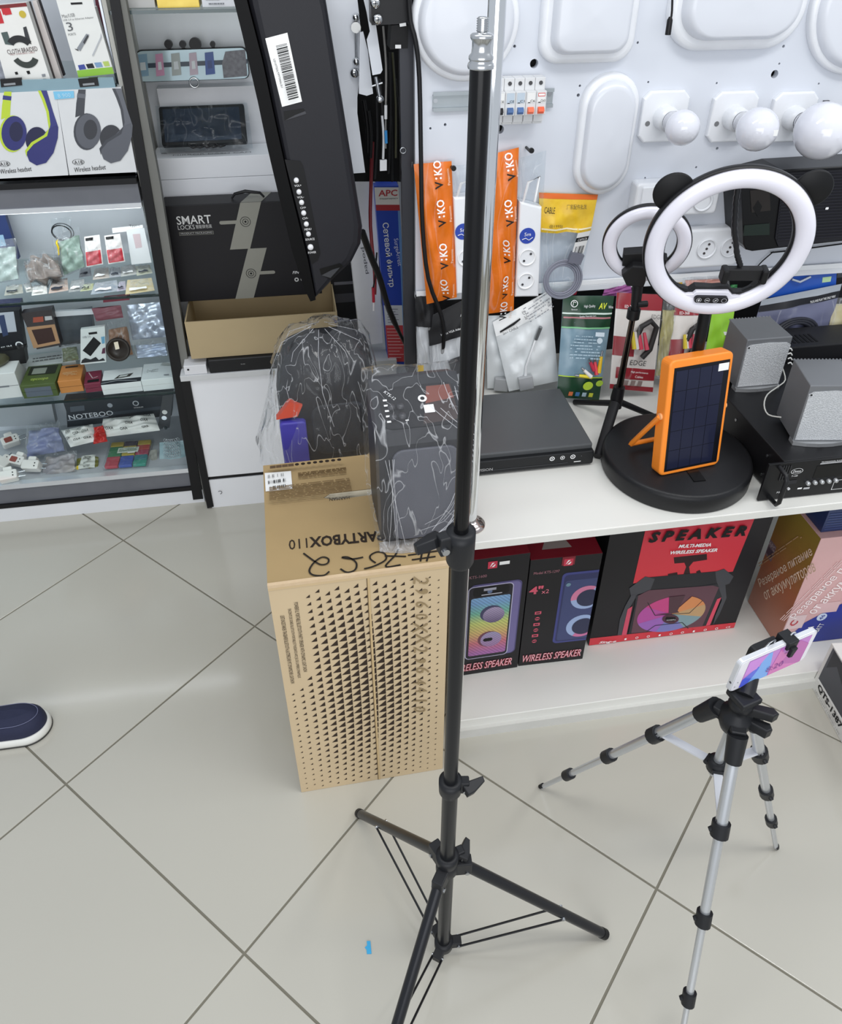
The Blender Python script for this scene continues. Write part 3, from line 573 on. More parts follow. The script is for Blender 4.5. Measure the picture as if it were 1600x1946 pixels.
ptxt(r, 2.34, 'NOTEBOO', (131, 793), (215, 784), 11, m('e3e6ea'), bold=0.01); pix(r, 2.34, [([(128, 798), (206, 790), (207, 792), (129, 800)], m('8d949c')), ([(206, 784), (320, 770), (320, 776), (206, 790)], m('4b535c')), ([(133, 773), (160, 770), (161, 780), (134, 783)], m('5b636c'))]); pdisc(r, 2.34, (209, 770), 5, m('aab0b8')); pring(r, 2.34, (258, 766), 4, 6, m('c4c8cc')); ptxt(r, 2.34, 'TITANIUM', (254, 775), (272, 773), 3, WTEXT)
r = card('selfie_stick', 'dark grey stick with two chrome buttons at the back right of the case', 'stick', [(299, 816), (322, 813), (328, 750), (309, 752)], 2.30, 0.02, m('46494e', 0.3))
pdisc(r, 2.30, (313, 783), 5, CHROME); pdisc(r, 2.30, (312, 794), 5, CHROME); pdisc(r, 2.30, (314, 813), 4, CHROME)
def oxa(px, ys, lb, seed):
    P, r = packthing('lettered_bag', lb, 'bag', px, ys, 'white bags printed OXA', puff=0.022, crumple=0.006, seed=seed)
    P.body('wrap', r, m('dcdcd6', 0.35, hex2='f2f2ee', sc=30)); 
    for k, (u, v) in enumerate(((.25, .75), (.6, .8), (.2, .3), (.55, .45), (.82, .55), (.45, .18), (.8, .2), (.88, .85))):
        txt(r, 'OXA', P.fr(u, v, 0.010), 0.024, 0.011, INK, bold=0.02)
oxa([(134, 850), (184, 838), (176, 806), (116, 818)], (2.24, 2.29), 'white crumpled bag printed OXA, left of two', 41); oxa([(190, 832), (304, 818), (292, 786), (196, 796)], (2.25, 2.30), 'long white crumpled bag printed OXA in front of the slate box', 42)
P, r = baglike('red_bag', 'crumpled bright red pouch between the two lettered white bags', [(176, 846), (206, 840), (196, 800), (178, 806)], (2.23, 2.27), m('c0302c', 0.35), 0.016, 0.006, 43, None, False)
X, w, a = base((196, 895), (282, 888), Z3); pT = PT(214, 824, z=Z3+0.012); d = 0.15
r = crate('fuse_box', 'clear organiser box of rainbow coloured fuses', 'organiser', X, w, d, 0.016, film('box_plastic', 0.75), None, 0.001, 'clear_lid')
cols = ['c23a4a', '3b58b0', '2f9a84', 'c23a4a', '3b58b0', '2c7f86', '3c8a5a', 'd0b84a', 'b23a56', '3c8a5a', 'd0b84a', 'c24a40', 'd8bc50', '584a56', 'd8bc50', '5a5262']
for k in range(15):
    i, j = k % 3, k//3; b = MB(); b.prism(rrect(w*(0.04+i*0.31), d*(0.03+j*0.19), w*(0.04+i*0.31+0.29), d*(0.03+j*0.19+0.17), 0.003, 2), 0.003, 0.013, m(cols[k], 0.35, hex2=cols[k], var=0, sc=200), None, 0.001); b.build('fuse_row', r)
dec(r, TOP(0.016), [('r', w*0.25, d*0.48, w*0.72, d*0.68, m('d8e0d4'))]+scribble(4, w*0.28, d*0.5, w*0.7, d*0.66, m('6a8a72'), 4)+[('r', w*0.5, d*0.42, w*0.66, d*0.47, WTEXT)], 'paper_label')
P, r = baglike('battery_pack', 'yellow and black battery pack lying in front of the bags', [(132, 902), (190, 894), (190, 862), (146, 866)], (2.19, 2.25), m('35352c', 0.35, hex2='8a8a3a', sc=20), 0.01, 0.002, 51, None, False)
P.body('yellow_end', r, YELLOW, 0.02, 0.02, 0.3, 0.3, 0.0015, False); P.body('text_card', r, m('c9ccc4'), 0.3, 0.15, 0.85, 0.9, 0.002, False)
for k in range(4): txt(r, 'BATTERY', P.fr(0.57, 0.28+0.17*k, 0.0045), 0.024, 0.007, INK)
P, r = baglike('chain_pack', 'pale teal pack holding a silver chain, right corner of the case floor', [(300, 886), (358, 880), (350, 826), (300, 830)], (2.20, 2.26), m('9db4b8', 0.35, hex2='7f9aa0', sc=10), 0.008, 0.002, 52, None, False)
b = MB()
for k in range(6):
    for t in range(7): p = P.at(0.28+0.08*t, 0.85-0.11*k+0.012*((t-3)**2)*0.3-0.02, 0.004); b.hoop(0.0045, [(0.0009*cos(a), 0.0009*sin(a)) for a in (0, 2.1, 4.2)], STEEL, FR(p, (1, 0, 0), (0, 0.4, 1)), 8)
b.build('chain', r)
r = card('name_label', 'dark grey strip with a cream label lettered YUMA at the case corner', 'label', [(306, 898), (360, 892), (358, 878), (306, 883)], 2.19, 0.012, m('595c60', 0.4))
pix(r, 2.19, [([(318, 889), (350, 886), (349, 880), (318, 883)], m('e6e2cc'))]); ptxt(r, 2.19, 'YUMA', (323, 886), (346, 883), 4, INK)
P, r = baglike('grey_pack', 'grey printed leaflet lying between the fuse box and the chain pack', [(276, 890), (300, 887), (300, 846), (286, 848)], (2.19, 2.26), m('8f8f88', 0.5), 0.004, 0.001, 53, None, False)
# ================================================================== white shelf unit in the middle
unit = thing('shelf_unit', 'white shelf unit with a low cupboard, left of the display board', 'shelf unit', (0, 0, 0))
UW = m('eaecf0', 0.4, var=0.03, sc=6)
zb1, zb2 = PT(450, 908, y=2.095).z, PT(450, 902, y=2.095).z
b = MB(); b.box(-0.372, 2.095, 0, 0.262, 2.6, zb1, UW); b.build('base', unit)
b = MB(); b.box(-0.372, 2.099, zb1, 0.262, 2.6, zb2, BLACK); b.build('black_gap', unit)
b = MB(); b.box(-0.372, 2.095, zb2, 0.262, 2.6, 0.497, UW); b.build('door_panel', unit, 0.002)
b = MB(); b.box(-0.385, 2.085, 0.497, 0.262, 2.6, 0.515, m('cdcfd0', 0.5, var=0.05)); b.build('counter', unit, 0.001)
pslab('black_trim', unit, [(343, 722), (360, 720), (406, 963), (394, 966)], 2.09, 0.02, BLACK)
b = MB(); b.box(-0.394, 2.49, 0.515, 0.262, 2.5, 2.2, m('e6e8ec', 0.5, var=0.02)); b.build('back_panel', unit)
b = MB(); b.box(-0.394, 2.15, 0.515, -0.384, 2.49, 2.2, m('b7b6ae', 0.55, var=0.05)); b.build('side_panel', unit)
zg = PT(340, 19, y=2.16).z
b = MB(); b.box(-0.384, 2.165, zg-0.006, 0.25, 2.489, zg, GL); b.build('glass_shelf', unit); b = MB(); b.box(-0.384, 2.16, zg-0.007, 0.25, 2.1649, zg+0.001, m('4a5a5c', 0.15)); b.build('shelf_edge', unit)
# a small wire ring hanging on the cupboard base
b = MB(); p = PT(418, 936, y=2.088); b.hoop(0.006, [(0.001*cos(t), 0.001*sin(t)) for t in (0, 2.1, 4.2)], BLACK, FR(p, (1, 0, 0), (0, 0, 1)), 16, -90, 140); o = b.build('wire_hook'); tag(o, 'small black wire hook at the foot of the white cupboard', 'hook')
def flatbox(name, label, px_l, px_r, y, z0, z1, d, M, group=None, Mtop=None, cat='box'):
    a = PT(*px_l, y=y); c = PT(*px_r, y=y); X = Matrix.Translation((a.x, y, z0)); return crate(name, label, cat, X, c.x-a.x, d, z1-z0, M, group, 0.001, 'carton', Mtop), c.x-a.x, z1-z0
zA = PT(400, 298, y=2.31).z; zS = PT(400, 338, y=2.31).z
r, w, h = flatbox('white_carton', 'tall plain white carton behind the black lock box', (300, 360), (545, 360), 2.31, 0.516, zS-0.001, 0.12, UW, 'plain white cartons')
r, w, h = flatbox('white_carton', 'shallow white carton carrying the lower mirror dash camera', (300, 360), (545, 360), 2.31, zS, zA, 0.12, UW, 'plain white cartons')
txt(r, 'MIRROR DASH CAM', FR((w*0.45, 0.03, h), (1, 0, 0), (0, 1, 0)), w*0.6, 0.012, m('9a9b9e')); dec(r, TOP(h), [('r', 0.02, 0.05, 0.035, 0.056, GREYP)])
zB = PT(360, 166, y=2.44).z
r, w, h = flatbox('white_carton', 'pale carton standing behind the lower mirror camera, carrying the upper one', (303, 200), (500, 200), 2.435, 0.516, zB, 0.05, m('d9dade', 0.5), 'plain white cartons')
r, w, h = flatbox('gold_box', 'gold foil box above the glass shelf, cut by the top of the picture', (300, 17), (380, 14), 2.19, zg+0.001, zg+0.1, 0.1, m('c9a83a', 0.3, 0.3, hex2='e6cf6a', sc=30))
r, w, h = flatbox('white_box', 'white printed box right of the gold box on the top shelf', (385, 14), (452, 12), 2.19, zg+0.001, zg+0.1, 0.1, m('dfe1e6', 0.4)); dec(r, FRONT(), scribble(3, 0.01, 0.003, w*0.7, 0.03, GREYP, 3))
r, w, h = flatbox('white_box', 'dull white box at the left end of the top glass shelf', (236, 17), (296, 15), 2.20, zg+0.001, zg+0.1, 0.1, m('c2c2c0', 0.5))
# --- mirror dash cameras
r = thing('mirror_dash_camera', 'silver mirror dash camera with rounded ends, upper of the two on the shelf', 'dash camera', PT(365, 159, y=2.425))
def mir(px, y, th, bev, M): 
    P = [PT(*q, y=y)-r.location for q in px]; b = MB(); X = FR((0, y-r.location.y, 0), (1, 0, 0), (0, 0, 1)); return b, X, [(p.x, p.z) for p in P]
A, B_, Cc, D = [PT(*q, y=2.425)-r.location for q in ((262, 157), (475, 150), (469, 89), (256, 96))]
def rq(A, B, Cq, D, rad, n=5):
    o = []; qs = [A, B, Cq, D]
    for i in range(4):
        p, c, q = Vector((qs[i-1].x, qs[i-1].z)), Vector((qs[i].x, qs[i].z)), Vector((qs[(i+1) % 4].x, qs[(i+1) % 4].z))
        a = c+(p-c).normalized()*rad; d = c+(q-c).normalized()*rad
        for k in range(n+1): t = k/n; o.append(tuple(a*(1-t)**2+c*2*t*(1-t)+d*t*t))
    return o
FY = FR((0, 0, 0), (1, 0, 0), (0, 0, 1))
ol = rq(A, B_, Cc, D, 0.018); b = MB(); b.prism(ol, -0.016, 0, PLASTIC, FY, 0.003); b.build('housing', r)
cx = sum(p[0] for p in ol)/len(ol); cz = sum(p[1] for p in ol)/len(ol)
b = MB(); b.prism([(cx+(x-cx)*0.985, cz+(z-cz)*0.95) for x, z in ol], 0.0002, 0.0012, m('d8eef4', 0.1, 0.3, var=0.02), FY); b.build('mirror_glass', r)
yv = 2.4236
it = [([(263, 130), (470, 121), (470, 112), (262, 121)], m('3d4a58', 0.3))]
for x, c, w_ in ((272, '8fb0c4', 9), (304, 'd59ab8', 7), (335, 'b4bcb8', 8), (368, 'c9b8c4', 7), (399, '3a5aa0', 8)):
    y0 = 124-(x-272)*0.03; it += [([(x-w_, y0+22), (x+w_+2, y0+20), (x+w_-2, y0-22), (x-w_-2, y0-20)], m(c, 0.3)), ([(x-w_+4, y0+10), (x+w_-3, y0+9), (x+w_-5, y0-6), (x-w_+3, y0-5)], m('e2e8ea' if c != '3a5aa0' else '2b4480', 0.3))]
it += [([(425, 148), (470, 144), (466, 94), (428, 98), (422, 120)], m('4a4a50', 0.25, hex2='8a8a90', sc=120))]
pix(r, yv, it, 'painted_reflections', 0.0003)  # reflections of hanging sticks painted on the mirror, plus a dark film patch
b = MB(); p = PT(369, 157, y=2.42)-r.location; b.hoop(0.012, [(0.0025*cos(t), 0.0025*sin(t)) for t in (0, 1.57, 3.14, 4.71)], CHROME, FR(p, (1, 0, 0), (0, 0, 1)), 24); b.build('badge_ring', r)
for x, rr in ((320, 6), (347, 5), (371, 9), (404, 4)):
    b = MB(); p = PT(x, 84, y=2.43)-r.location; b.cyl(rr/560, -0.01, 0.004, PLASTIC, FR(p, (1, 0, 0), (0, 0, 1))); b.box(-0.004, -0.012, -0.008, 0.004, 0.004, -0.002, PLASTIC, FR(p, (1, 0, 0), (0, 0, 1))); b.build('suction_mount', r)
r = thing('mirror_dash_camera', 'film-wrapped black mirror dash camera leaning on the white carton, lower of the two', 'dash camera', PT(390, 276, y=2.33))
Q = [PT(308, 277, y=2.33), PT(470, 270, y=2.33), PT(463, 196, y=2.40), PT(296, 203, y=2.40)]
Xq = FR(Q[0]-r.location, Q[1]-Q[0], Q[3]-Q[0]); wq = (Q[1]-Q[0]).length; hq = (Q[3]-Q[0]).length
b = MB(); b.prism(rrect(0, 0, wq, hq, 0.006), -0.014, 0, PLASTIC, Xq, 0.002); b.build('housing', r)
b = MB(); b.prism(rrect(wq*.04, hq*.08, wq*.94, hq*.92, 0.003), 0.0002, 0.001, m('2f3540', 0.06, 0.2, var=0, hex2='4a5362', sc=8), Xq); b.build('mirror_glass', r)
P = Pack([Xq @ Vector(q) for q in ((-.006, -.022, .004), (wq+.014, -.02, .004), (wq+.01, hq, .004), (-.008, hq, .004))], 0.006, 16, 10, 0.003, 4); 
o = P.body('plastic_bag', r, film('camera_film', .96, bsc=30, bump=.3, crease_highlight=.5)); o.location = P.o
b = MB()
for k in range(5): b.tube([Xq @ Vector((wq*(.3+.08*k), -.004-.003*(k % 2), .008)), Xq @ Vector((wq*(.36+.08*k), -.016, .012)), Xq @ Vector((wq*(.42+.08*k), -.01, .008))], 0.0025, PLASTIC, 6)
b.build('mount_band', r)
# --- smart lock box, kraft tray, sound bar
a = PT(343, 573, y=2.215); z0 = 0.69; X = Matrix.Translation((-0.365, 2.218, z0)) @ RZ(-0.015)
hS = PT(300, 392, y=2.22).z-z0; wS = 0.42; dS = 0.082
r = crate('lock_box', 'black smart lock carton with a grey lightning stripe on the kraft tray', 'box', X, wS, dS, hS, m('1c1b1e', 0.5, var=0.06), None, 0.002)
GSt = m('8d8c82', 0.5); F = FRONT()
S = wS/0.42; k_ = hS/0.285
dec(r, F, [('p', [(.215, hS), (.272, hS), (.225, hS*.535), (.168, hS*.535)], GSt), ('p', [(.219, hS*.535), (.272, hS*.535), (.216, 0), (.162, 0)], GSt)]
    + [('p', rrect(.150, hS*.795, .215, hS*.83, .005, 3), GSt), ('o', .222, hS*.812, .013, .0145, INK), ('o', .222, hS*.812, .007, .0085, INK), ('c', .222, hS*.812, .003, INK), ('p', rrect(.222, hS*.255, .288, hS*.29, .005, 3), GSt), ('o', .218, hS*.272, .013, .0145, INK), ('o', .218, hS*.272, .007, .0085, INK), ('c', .218, hS*.272, .003, INK)]
    + [('r', .036, hS*.705, .130, hS*.708, GSt), ('r', .036, hS*.735, .130, hS*.738, GSt), ('r', .036, hS*.705, .037, hS*.738, GSt), ('r', .129, hS*.705, .13, hS*.738, GSt)])
txt(r, 'SMART', F @ TR(.082, hS*.855, 0), .094, .024, m('d8d8d6'), bold=0.01); txt(r, 'LOCKS', F @ TR(.058, hS*.785, 0), .046, .013, m('c8c8c6')); txt(r, '智能锁包装', F @ TR(.106, hS*.785, 0), .044, .011, m('c8c8c6')); txt(r, 'PRODUCT PACKAGING', F @ TR(.083, hS*.7215, 0), .086, .005, m('b8b8b6'))
txt(r, 'FINGL', F @ TR(.355, hS*.255, 0), .034, .009, WTEXT, 0.3); dec(r, F, [('c', .348, hS*.175, .0065, m('c8c8c6')), ('c', .348, hS*.175, .003, INK), ('o', .366, hS*.175, .004, .006, m('c8c8c6'))], 'icons')
dec(r, TOP(hS), [('p', [(.215, 0), (.272, 0), (.30, dS), (.243, dS)], GSt)])
b = MB(); b.tube([(.19, .035, hS+.002), (.2, .035, hS+.014), (.23, .035, hS+.02), (.27, .035, hS+.014), (.28, .035, hS+.002)], [.003, .004, .005, .004, .003], PLASTIC, 8); b.build('handle', r)
wT = 0.435; zt = 0.562
r = thing('kraft_tray', 'open kraft cardboard tray lying under the black lock box', 'box', Matrix.Translation((-0.344, 2.10, zt))); KT = m('b3a07c', 0.75, var=0.05, sc=12); hT = 0.118; dT = 0.205
b = MB(); b.box(0, 0, 0, wT, 0.004, hT, KT); b.build('front_panel', r); b = MB(); b.box(0, dT-.004, 0, wT, dT, hT+0.008, KT); b.build('rear_panel', r)
for x in (0, wT-.004): b = MB(); b.box(x, .004, 0, x+.004, dT-.004, hT, KT); b.build('end_panel', r)
b = MB(); b.box(.004, .004, 0, wT-.004, dT-.004, .004, KT); b.build('bottom', r)
X = Matrix.Translation((-0.298, 2.088, 0.5155)); r = crate('sound_bar', 'long black sound bar lying under the kraft tray', 'sound bar', X, 0.42, 0.09, 0.045, m('17181a', 0.4), None, 0.004, 'housing'); txt(r, 'PL-2401', FRONT() @ TR(.1, .024, 0), .012, .003, m('b8b8b8'))
X = Matrix.Translation((-0.37, 2.09, 0.5155)); r = crate('white_adapter', 'small white plug box at the left end of the counter', 'box', X, 0.065, 0.06, 0.03, m('dcdde0', 0.4)); b = MB(); b.cyl(.003, 0, .001, INK, FR((.012, -.0004, .018), (1, 0, 0), (0, 0, 1))); b.build('socket', r)
for k, (px, py, w, z1, y, c, lb) in enumerate(((636, 640, .09, .74, 2.3, '232326', 'dark carton in the shadow right of the kraft tray'), (652, 560, .07, .93, 2.42, '2c2c30', 'taller dark carton behind the hanging television'))):
    X = Matrix.Translation((PT(px, py, y=y).x, y, .516)); r = crate('dark_box', lb, 'box', X, w, .1, z1-.516, m(c, .5)); dec(r, FRONT(), [('r', .01, .1, w-.01, .13, m('4a4a50')), ('r', .01, .16, w-.02, .17, m('6a6a70'))])
# --- long white carton and surge filter carton
r = card('long_carton', 'long white carton lettered papod standing upright beside the blue carton', 'box', [(685, 657), (727, 652), (712, 330), (650, 330)], 2.13, 0.05, m('e8e9ec', 0.4), None, 'carton')
def vtxt(r, y, s, a, b, wpx, M, flip=False, name='lettering', bold=0):
    """lettering running along the pixel line a->b"""
    ptxt(r, y, s, a, b, wpx, M, 0.0016, 0, name, bold)
vtxt(r, 2.13, 'papod', (697, 520), (689, 470), 8, m('5a5a60'))
r = card('surge_filter_box', 'tall blue, white and red surge filter carton between the black cable and the upright', 'box', [(738, 689), (778, 694), (757, 353), (711, 354)], 2.10, 0.06, m('2b4ab4', 0.4), None, 'carton')
BLU = m('2a4bbd', 0.4); LB = m('6f9ad0', 0.4); RD = m('cf4a50', 0.45); W_ = m('e9e6e0', 0.5)
def L_(y): t = (y-354)/(689-354); return 711+27*t
def R_(y): t = (y-353)/(694-353); return 757+21*t
def band(y0, y1, M): return ([(L_(y1), y1), (R_(y1), y1), (R_(y0), y0), (L_(y0), y0)], M)
pix(r, 2.10, [band(356, 389, W_), band(389, 400, m('b03036')), band(580, 618, m('dfe3ea')), band(618, 687, RD), ([(R_(400)-4, 400), (R_(400), 400), (R_(689), 690), (R_(689)-9, 690)], LB)] + [([(L_(y)+2, y+1), (L_(y)+22+(k*7) % 12, y+1), (L_(y)+22+(k*7) % 12, y), (L_(y)+2, y)], m('f0d0d0')) for k, y in enumerate(range(624, 684, 6))] + [([(L_(y)+5, y+1), (L_(y)+26-(k*5) % 10, y+1), (L_(y)+26-(k*5) % 10, y), (L_(y)+5, y)], m('6a6a80')) for k, y in enumerate(range(586, 616, 5))])
ptxt(r, 2.10, 'APC', (719, 367), (755, 366), 12, m('b8323a'), bold=0.02); ptxt(r, 2.10, 'легендарная надежность', (721, 378), (756, 377), 3, INK)
ptxt(r, 2.10, 'Сетевой фильтр', (731, 423), (744, 545), 14, WTEXT, bold=0.012); ptxt(r, 2.10, 'SurgeArrest', (751, 453), (759, 505), 10, m('e0e4f4'))
b = MB(); b.slab([(713, 352), (756, 351), (752, 330), (716, 322)], 2.16, 0.003, m('4a4038', .7), r.location); b.build('open_flap', r)
# ------------------------------------------------------------------ television hung edge-on
tvY = 1.66
tv = thing('television', 'black flat television hung edge-on with a barcode label and side buttons', 'television', PT(600, 300, y=tvY))
TVB = m('202025', 0.42, var=0.04, bump=0.05, bsc=900); TVK = m('070708', 0.45, spec=0.15)
b = MB(); b.slab([(437, -30), (444, 0), (461, 68), (490, 194), (507, 276), (522, 340), (555, 477), (577, 546), (590, 573), (600, 570), (585, 494), (547, 340), (524, 236), (498, 113), (469, 0), (462, -30)], tvY-0.012, 0.30, TVK, tv.location); b.build('bezel', tv)
pts = [(463, -30), (469, 0), (498, 113), (524, 236), (547, 340), (585, 494), (599, 571), (618, 552), (637, 532), (670, 502), (687, 469), (690, 436), (676, 349), (650, 184), (620, 0), (612, -30)]
P = [PT(*q, y=tvY-0.012)-tv.location for q in pts]; b = MB(); b.prism([(p.x, p.z) for p in P], -0.29, 0.012, TVB, FR((0, -0.0, 0), (1, 0, 0), (0, 0, 1)), 0.022, False); b.build('rear_cover', tv)
yT = tvY-0.0125
pix(tv, yT, [([(536, 203), (574, 193), (546, 62), (504, 73)], m('f2f2f0', 0.45))], 'barcode_label')
rnd = random.Random(4); its = []
t = 0.14
while t < 0.92:
    w = rnd.choice((.006, .006, .012, .018)); 
    def Lp(t, s): return (504+(536-504)*t + s*(42-4*t), 73+130*t - s*10.5)
    its.append(([Lp(t+w, .38), Lp(t+w, .88), Lp(t, .88), Lp(t, .38)], INK)); t += w+rnd.choice((.008, .012, .018))
pix(tv, yT, its, 'barcode', 0.001)
ptxt(tv, yT, 'LD10TSDLTPTTMALSU', (521, 112), (536, 166), 4, INK)
pix(tv, yT, [([(541, 229), (582, 216), (577, 206), (539, 212)], m('0a0a0b', .3)), ([(541, 229), (582, 216), (580, 211), (562, 218)], m('3a3a3f', .25))], 'vent_slot')
pix(tv, yT, [([(592, 503), (604, 495), (609, 482), (577, 318), (571, 306), (541, 303)], m('111113', .4))], 'button_panel')
bpn = [c for c in tv.children if c.name.startswith('button_panel')][0]
for (x, y), s in zip(((563, 342), (568, 364), (573, 384), (577, 404), (582, 425), (586, 444), (590, 469)), ('VOL+', 'VOL-', 'CH+', 'CH-', 'MENU', 'SOURCE', 'POWER')):
    b = MB(); p = PT(x, y, y=yT)-tv.location; b.lathe([(.0052 if s != 'POWER' else .0062, 0), (.0052 if s != 'POWER' else .0062, .004), (.004, .0055), (.0005, .006)], m('e4e4e6', .3), FR((p.x, p.y-.0005, p.z), (1, 0, 0), (0, 0, 1)), 14); b.build('button', bpn)
    w_ = 4+2.2*len(s); ptxt(tv, yT, s, (x+3-w_/2, y+11), (x+3+w_/2, y+9.5), 4.2, WTEXT)
pix(tv, yT, [([(611, 523), (630, 532), (652, 506), (646, 500), (607, 511)], m('0c0c0d', .3)), ([(611, 523), (628, 528), (646, 508), (632, 512)], m('3c3d41', .25))], 'lower_slot')
# ------------------------------------------------------------------ wall bracket, upright and cables
up = thing('upright_panel', 'narrow dark steel upright between the cables and the display board', 'panel', PT(775, 300, y=1.72))
b = MB(); b.slab([(757, -30), (785, -30), (791, 740), (770, 700)], 1.72, 0.02, m('3c3d42', 0.35, 0.5, var=0.1, sc=3), up.location); b.build('upright', up)
b = MB(); p = PT(766, 286, y=1.718)-up.location; b.hoop(0.006, [(0.0015*cos(t), 0.0015*sin(t)) for t in (0, 1.57, 3.14, 4.71)], STEEL, FR(p, (1, 0, 0), (0, 0, 1)), 16); b.build('hook_ring', up)
dk = thing('cable_recess', 'black recess panel behind the bundle of hanging cables', 'panel', PT(720, 200, y=2.3)); b = MB(); b.slab([(640, -60), (775, -60), (775, 345), (640, 345)], 2.0, 0.02, m('0c0c0e', .7), dk.location); b.build('panel', dk)
br = thing('wall_bracket', 'white steel television bracket with chrome balls and screws', 'bracket', PT(700, 60, y=1.75)); WP = m('d3d7de', 0.35, var=0.02)
b = MB(); b.slab([(600, -30), (676, -30), (686, 60), (688, 110), (679, 185), (679, 215), (694, 328), (640, 332)], 1.80, 0.004, WP, br.location); b.build('side_plate', br)
b = MB(); b.slab([(684, -30), (703, -30), (727, 133), (723, 140), (708, 143), (697, 76), (703, 60), (697, 24)], 1.74, 0.004, WP, br.location); b.build('tilt_arm', br)
b = MB(); b.slab([(684, 62), (690, 60), (699, 96), (709, 178), (697, 182), (682, 178)], 1.77, 0.003, WP, br.location); b.build('inner_arm', br)
b = MB(); b.slab([(704, -30), (781, -30), (779, 38), (756, 46), (706, 48)], 1.70, 0.06, PLASTIC, br.location); b.build('swivel_head', br, 0.003)
b = MB(); b.slab([(744, 48), (776, 46), (775, 92), (741, 94)], 1.715, 0.05, m('131315', .5), br.location); b.build('swivel_block', br, 0.002)
for x, y, rr, yy in ((676, 33, 7, 1.795), (677, 117, 7, 1.795)):
    b = MB(); p = PT(x, y, y=yy)-br.location; s = rr/900
    b.lathe([(max(s*sin(pi*k/8), .0002), s*cos(pi*k/8)) for k in range(9)][::-1], CHROME, TR(*p), 16); b.build('chrome_ball', br)
b = MB(); a = PT(676, 52, y=1.79)-br.location; c = PT(677, 112, y=1.795)-br.location; b.tube([a, c], .0025, CHROME, 8); b.cyl(.010, -.002, .004, m('b5b6b4', .3, .6), FR(a, (1, 0, 0), (0, 0, 1))); b.build('toggle_rod', br)
for x, y in ((674, 139), (718, 37), (713, 6)):
    b = MB(); p = PT(x, y, y=1.694 if x > 700 else 1.795)-br.location; X = FR(p, (1, 0, 0), (0, 0, 1)); b.lathe([(.0095, 0), (.0085, .003), (.004, .0045), (.0004, .005)], CHROME, X, 16)
    b.box(-.005, -.001, .0042, .005, .001, .0052, m('5a5c60', .4), X); b.box(-.001, -.005, .0042, .001, .005, .0052, m('5a5c60', .4), X); b.build('screw', br)
b = MB(); a = PT(714, 146, y=1.735)-br.location; c = PT(722, 188, y=1.735)-br.location; b.tube([a, c], .0035, STEEL, 8); q = a.lerp(c, .35); b.tube([q+Vector((-.012, 0, -.003)), q+Vector((.011, 0, .003))], .002, STEEL, 6); b.lathe([(.008, 0), (.006, .004), (.001, .005)], STEEL, FR(c, (1, 0, 0), (0, .6, 1)), 14); b.build('bolt', br)
for px in ([(760, 51), (772, 49), (771, 43), (759, 45)], [(751, 92), (762, 92), (762, 85), (751, 85)]): pix(br, 1.699, [(px, m('dadada', .4))], 'white_label')
def cable(name, label, pts, r, M, n=8, group=None, cat='cable', sm=3):
    """pts: (px, py, depth)"""
    K = [PT(a, c, y=y) for a, c, y in pts]; path = []
    for i in range(len(K)-1):
        p0, p1, p2, p3 = K[max(i-1, 0)], K[i], K[i+1], K[min(i+2, len(K)-1)]
        for k in range(sm+1 if i == len(K)-2 else sm):
            t = k/sm; path.append(0.5*((2*p1)+(p2-p0)*t+(2*p0-5*p1+4*p2-p3)*t*t+(3*p1-p0-3*p2+p3)*t**3))
    t_ = thing(name, label, cat, path[0], group); b = MB(); b.tube([p-path[0] for p in path], r, M, n); b.build('sheath', t_); return t_
BK = m('121214', .4)
cable('power_cable', 'thick black power cable running down the left edge of the display board', [(776, -20, 1.68), (780, 40, 1.68), (790, 80, 1.675), (797, 150, 1.675), (800, 300, 1.665), (803, 430, 1.66), (814, 530, 1.652), (838, 598, 1.648), (844, 640, 1.65), (838, 690, 1.66), (840, 720, 1.67)], .0048, BK)
cable('flat_cable', 'black ribbon-like cable slanting from the television across the blue carton', [(688, 440, 1.75), (704, 485, 1.78), (722, 530, 1.8), (740, 590, 1.84), (768, 650, 1.88), (800, 705, 1.9)], [.008]*6+[.0075]*5+[.005]*5, BK)
cable('red_wire', 'twin dark red wire hanging left of the blue carton', [(708, 270, 1.95), (705, 350, 1.95), (704, 430, 1.93), (712, 520, 1.9), (712, 560, 1.88)], .0045, m('7c1c24', .4))
w = cable('red_tip_wire', 'thin black wire ending in a red and clear plug over the white carton', [(716, 480, 1.82), (712, 530, 1.82), (709, 548, 1.82)], .002, BK)
b = MB(); a = PT(709, 546, y=1.82)-w.location; c = PT(710, 574, y=1.82)-w.location; b.tube([a, c], .0038, m('a01c30', .35), 8); b.build('red_plug', w); b = MB(); b.tube([c, PT(710, 590, y=1.82)-w.location], .0025, m('d8d4d6', .3), 8); b.build('plug_tip', w)
for k, (x0, x1, y0, y1, rr, col) in enumerate(((728, 733, 50, 200, .0022, '9a9894'), (722, 726, 150, 300, .0022, '2a2a2c'), (740, 738, 100, 330, .003, '151517'), (746, 752, 100, 300, .0025, '4a4a34'), (734, 745, 110, 345, .003, '101012'), (751, 760, 150, 345, .003, '101012'), (715, 712, 190, 340, .003, '1d1d1f'), (700, 704, 210, 300, .004, '0f0f11'), (691, 699, 190, 290, .005, '0f0f11'))):
    cable('hanging_cable', ('thin grey cable with inline plugs nearest the bracket arm', 'short dark lead beside the grey cable', 'black cable behind the swivel head', 'olive braided cable in the recess', 'black lead crossing the olive cable', 'black cable against the steel upright', 'dark lead left of the white USB plug', 'thick black lead below the inner white arm', 'thickest black lead at the plate edge')[k], [(x0, y0, 1.80+.012*k), ((x0+x1)/2+3, (y0+y1)/2, 1.80+.012*k), (x1, y1, 1.80+.012*k)], rr, m(col, .5), 8, 'cables hanging in the recess')
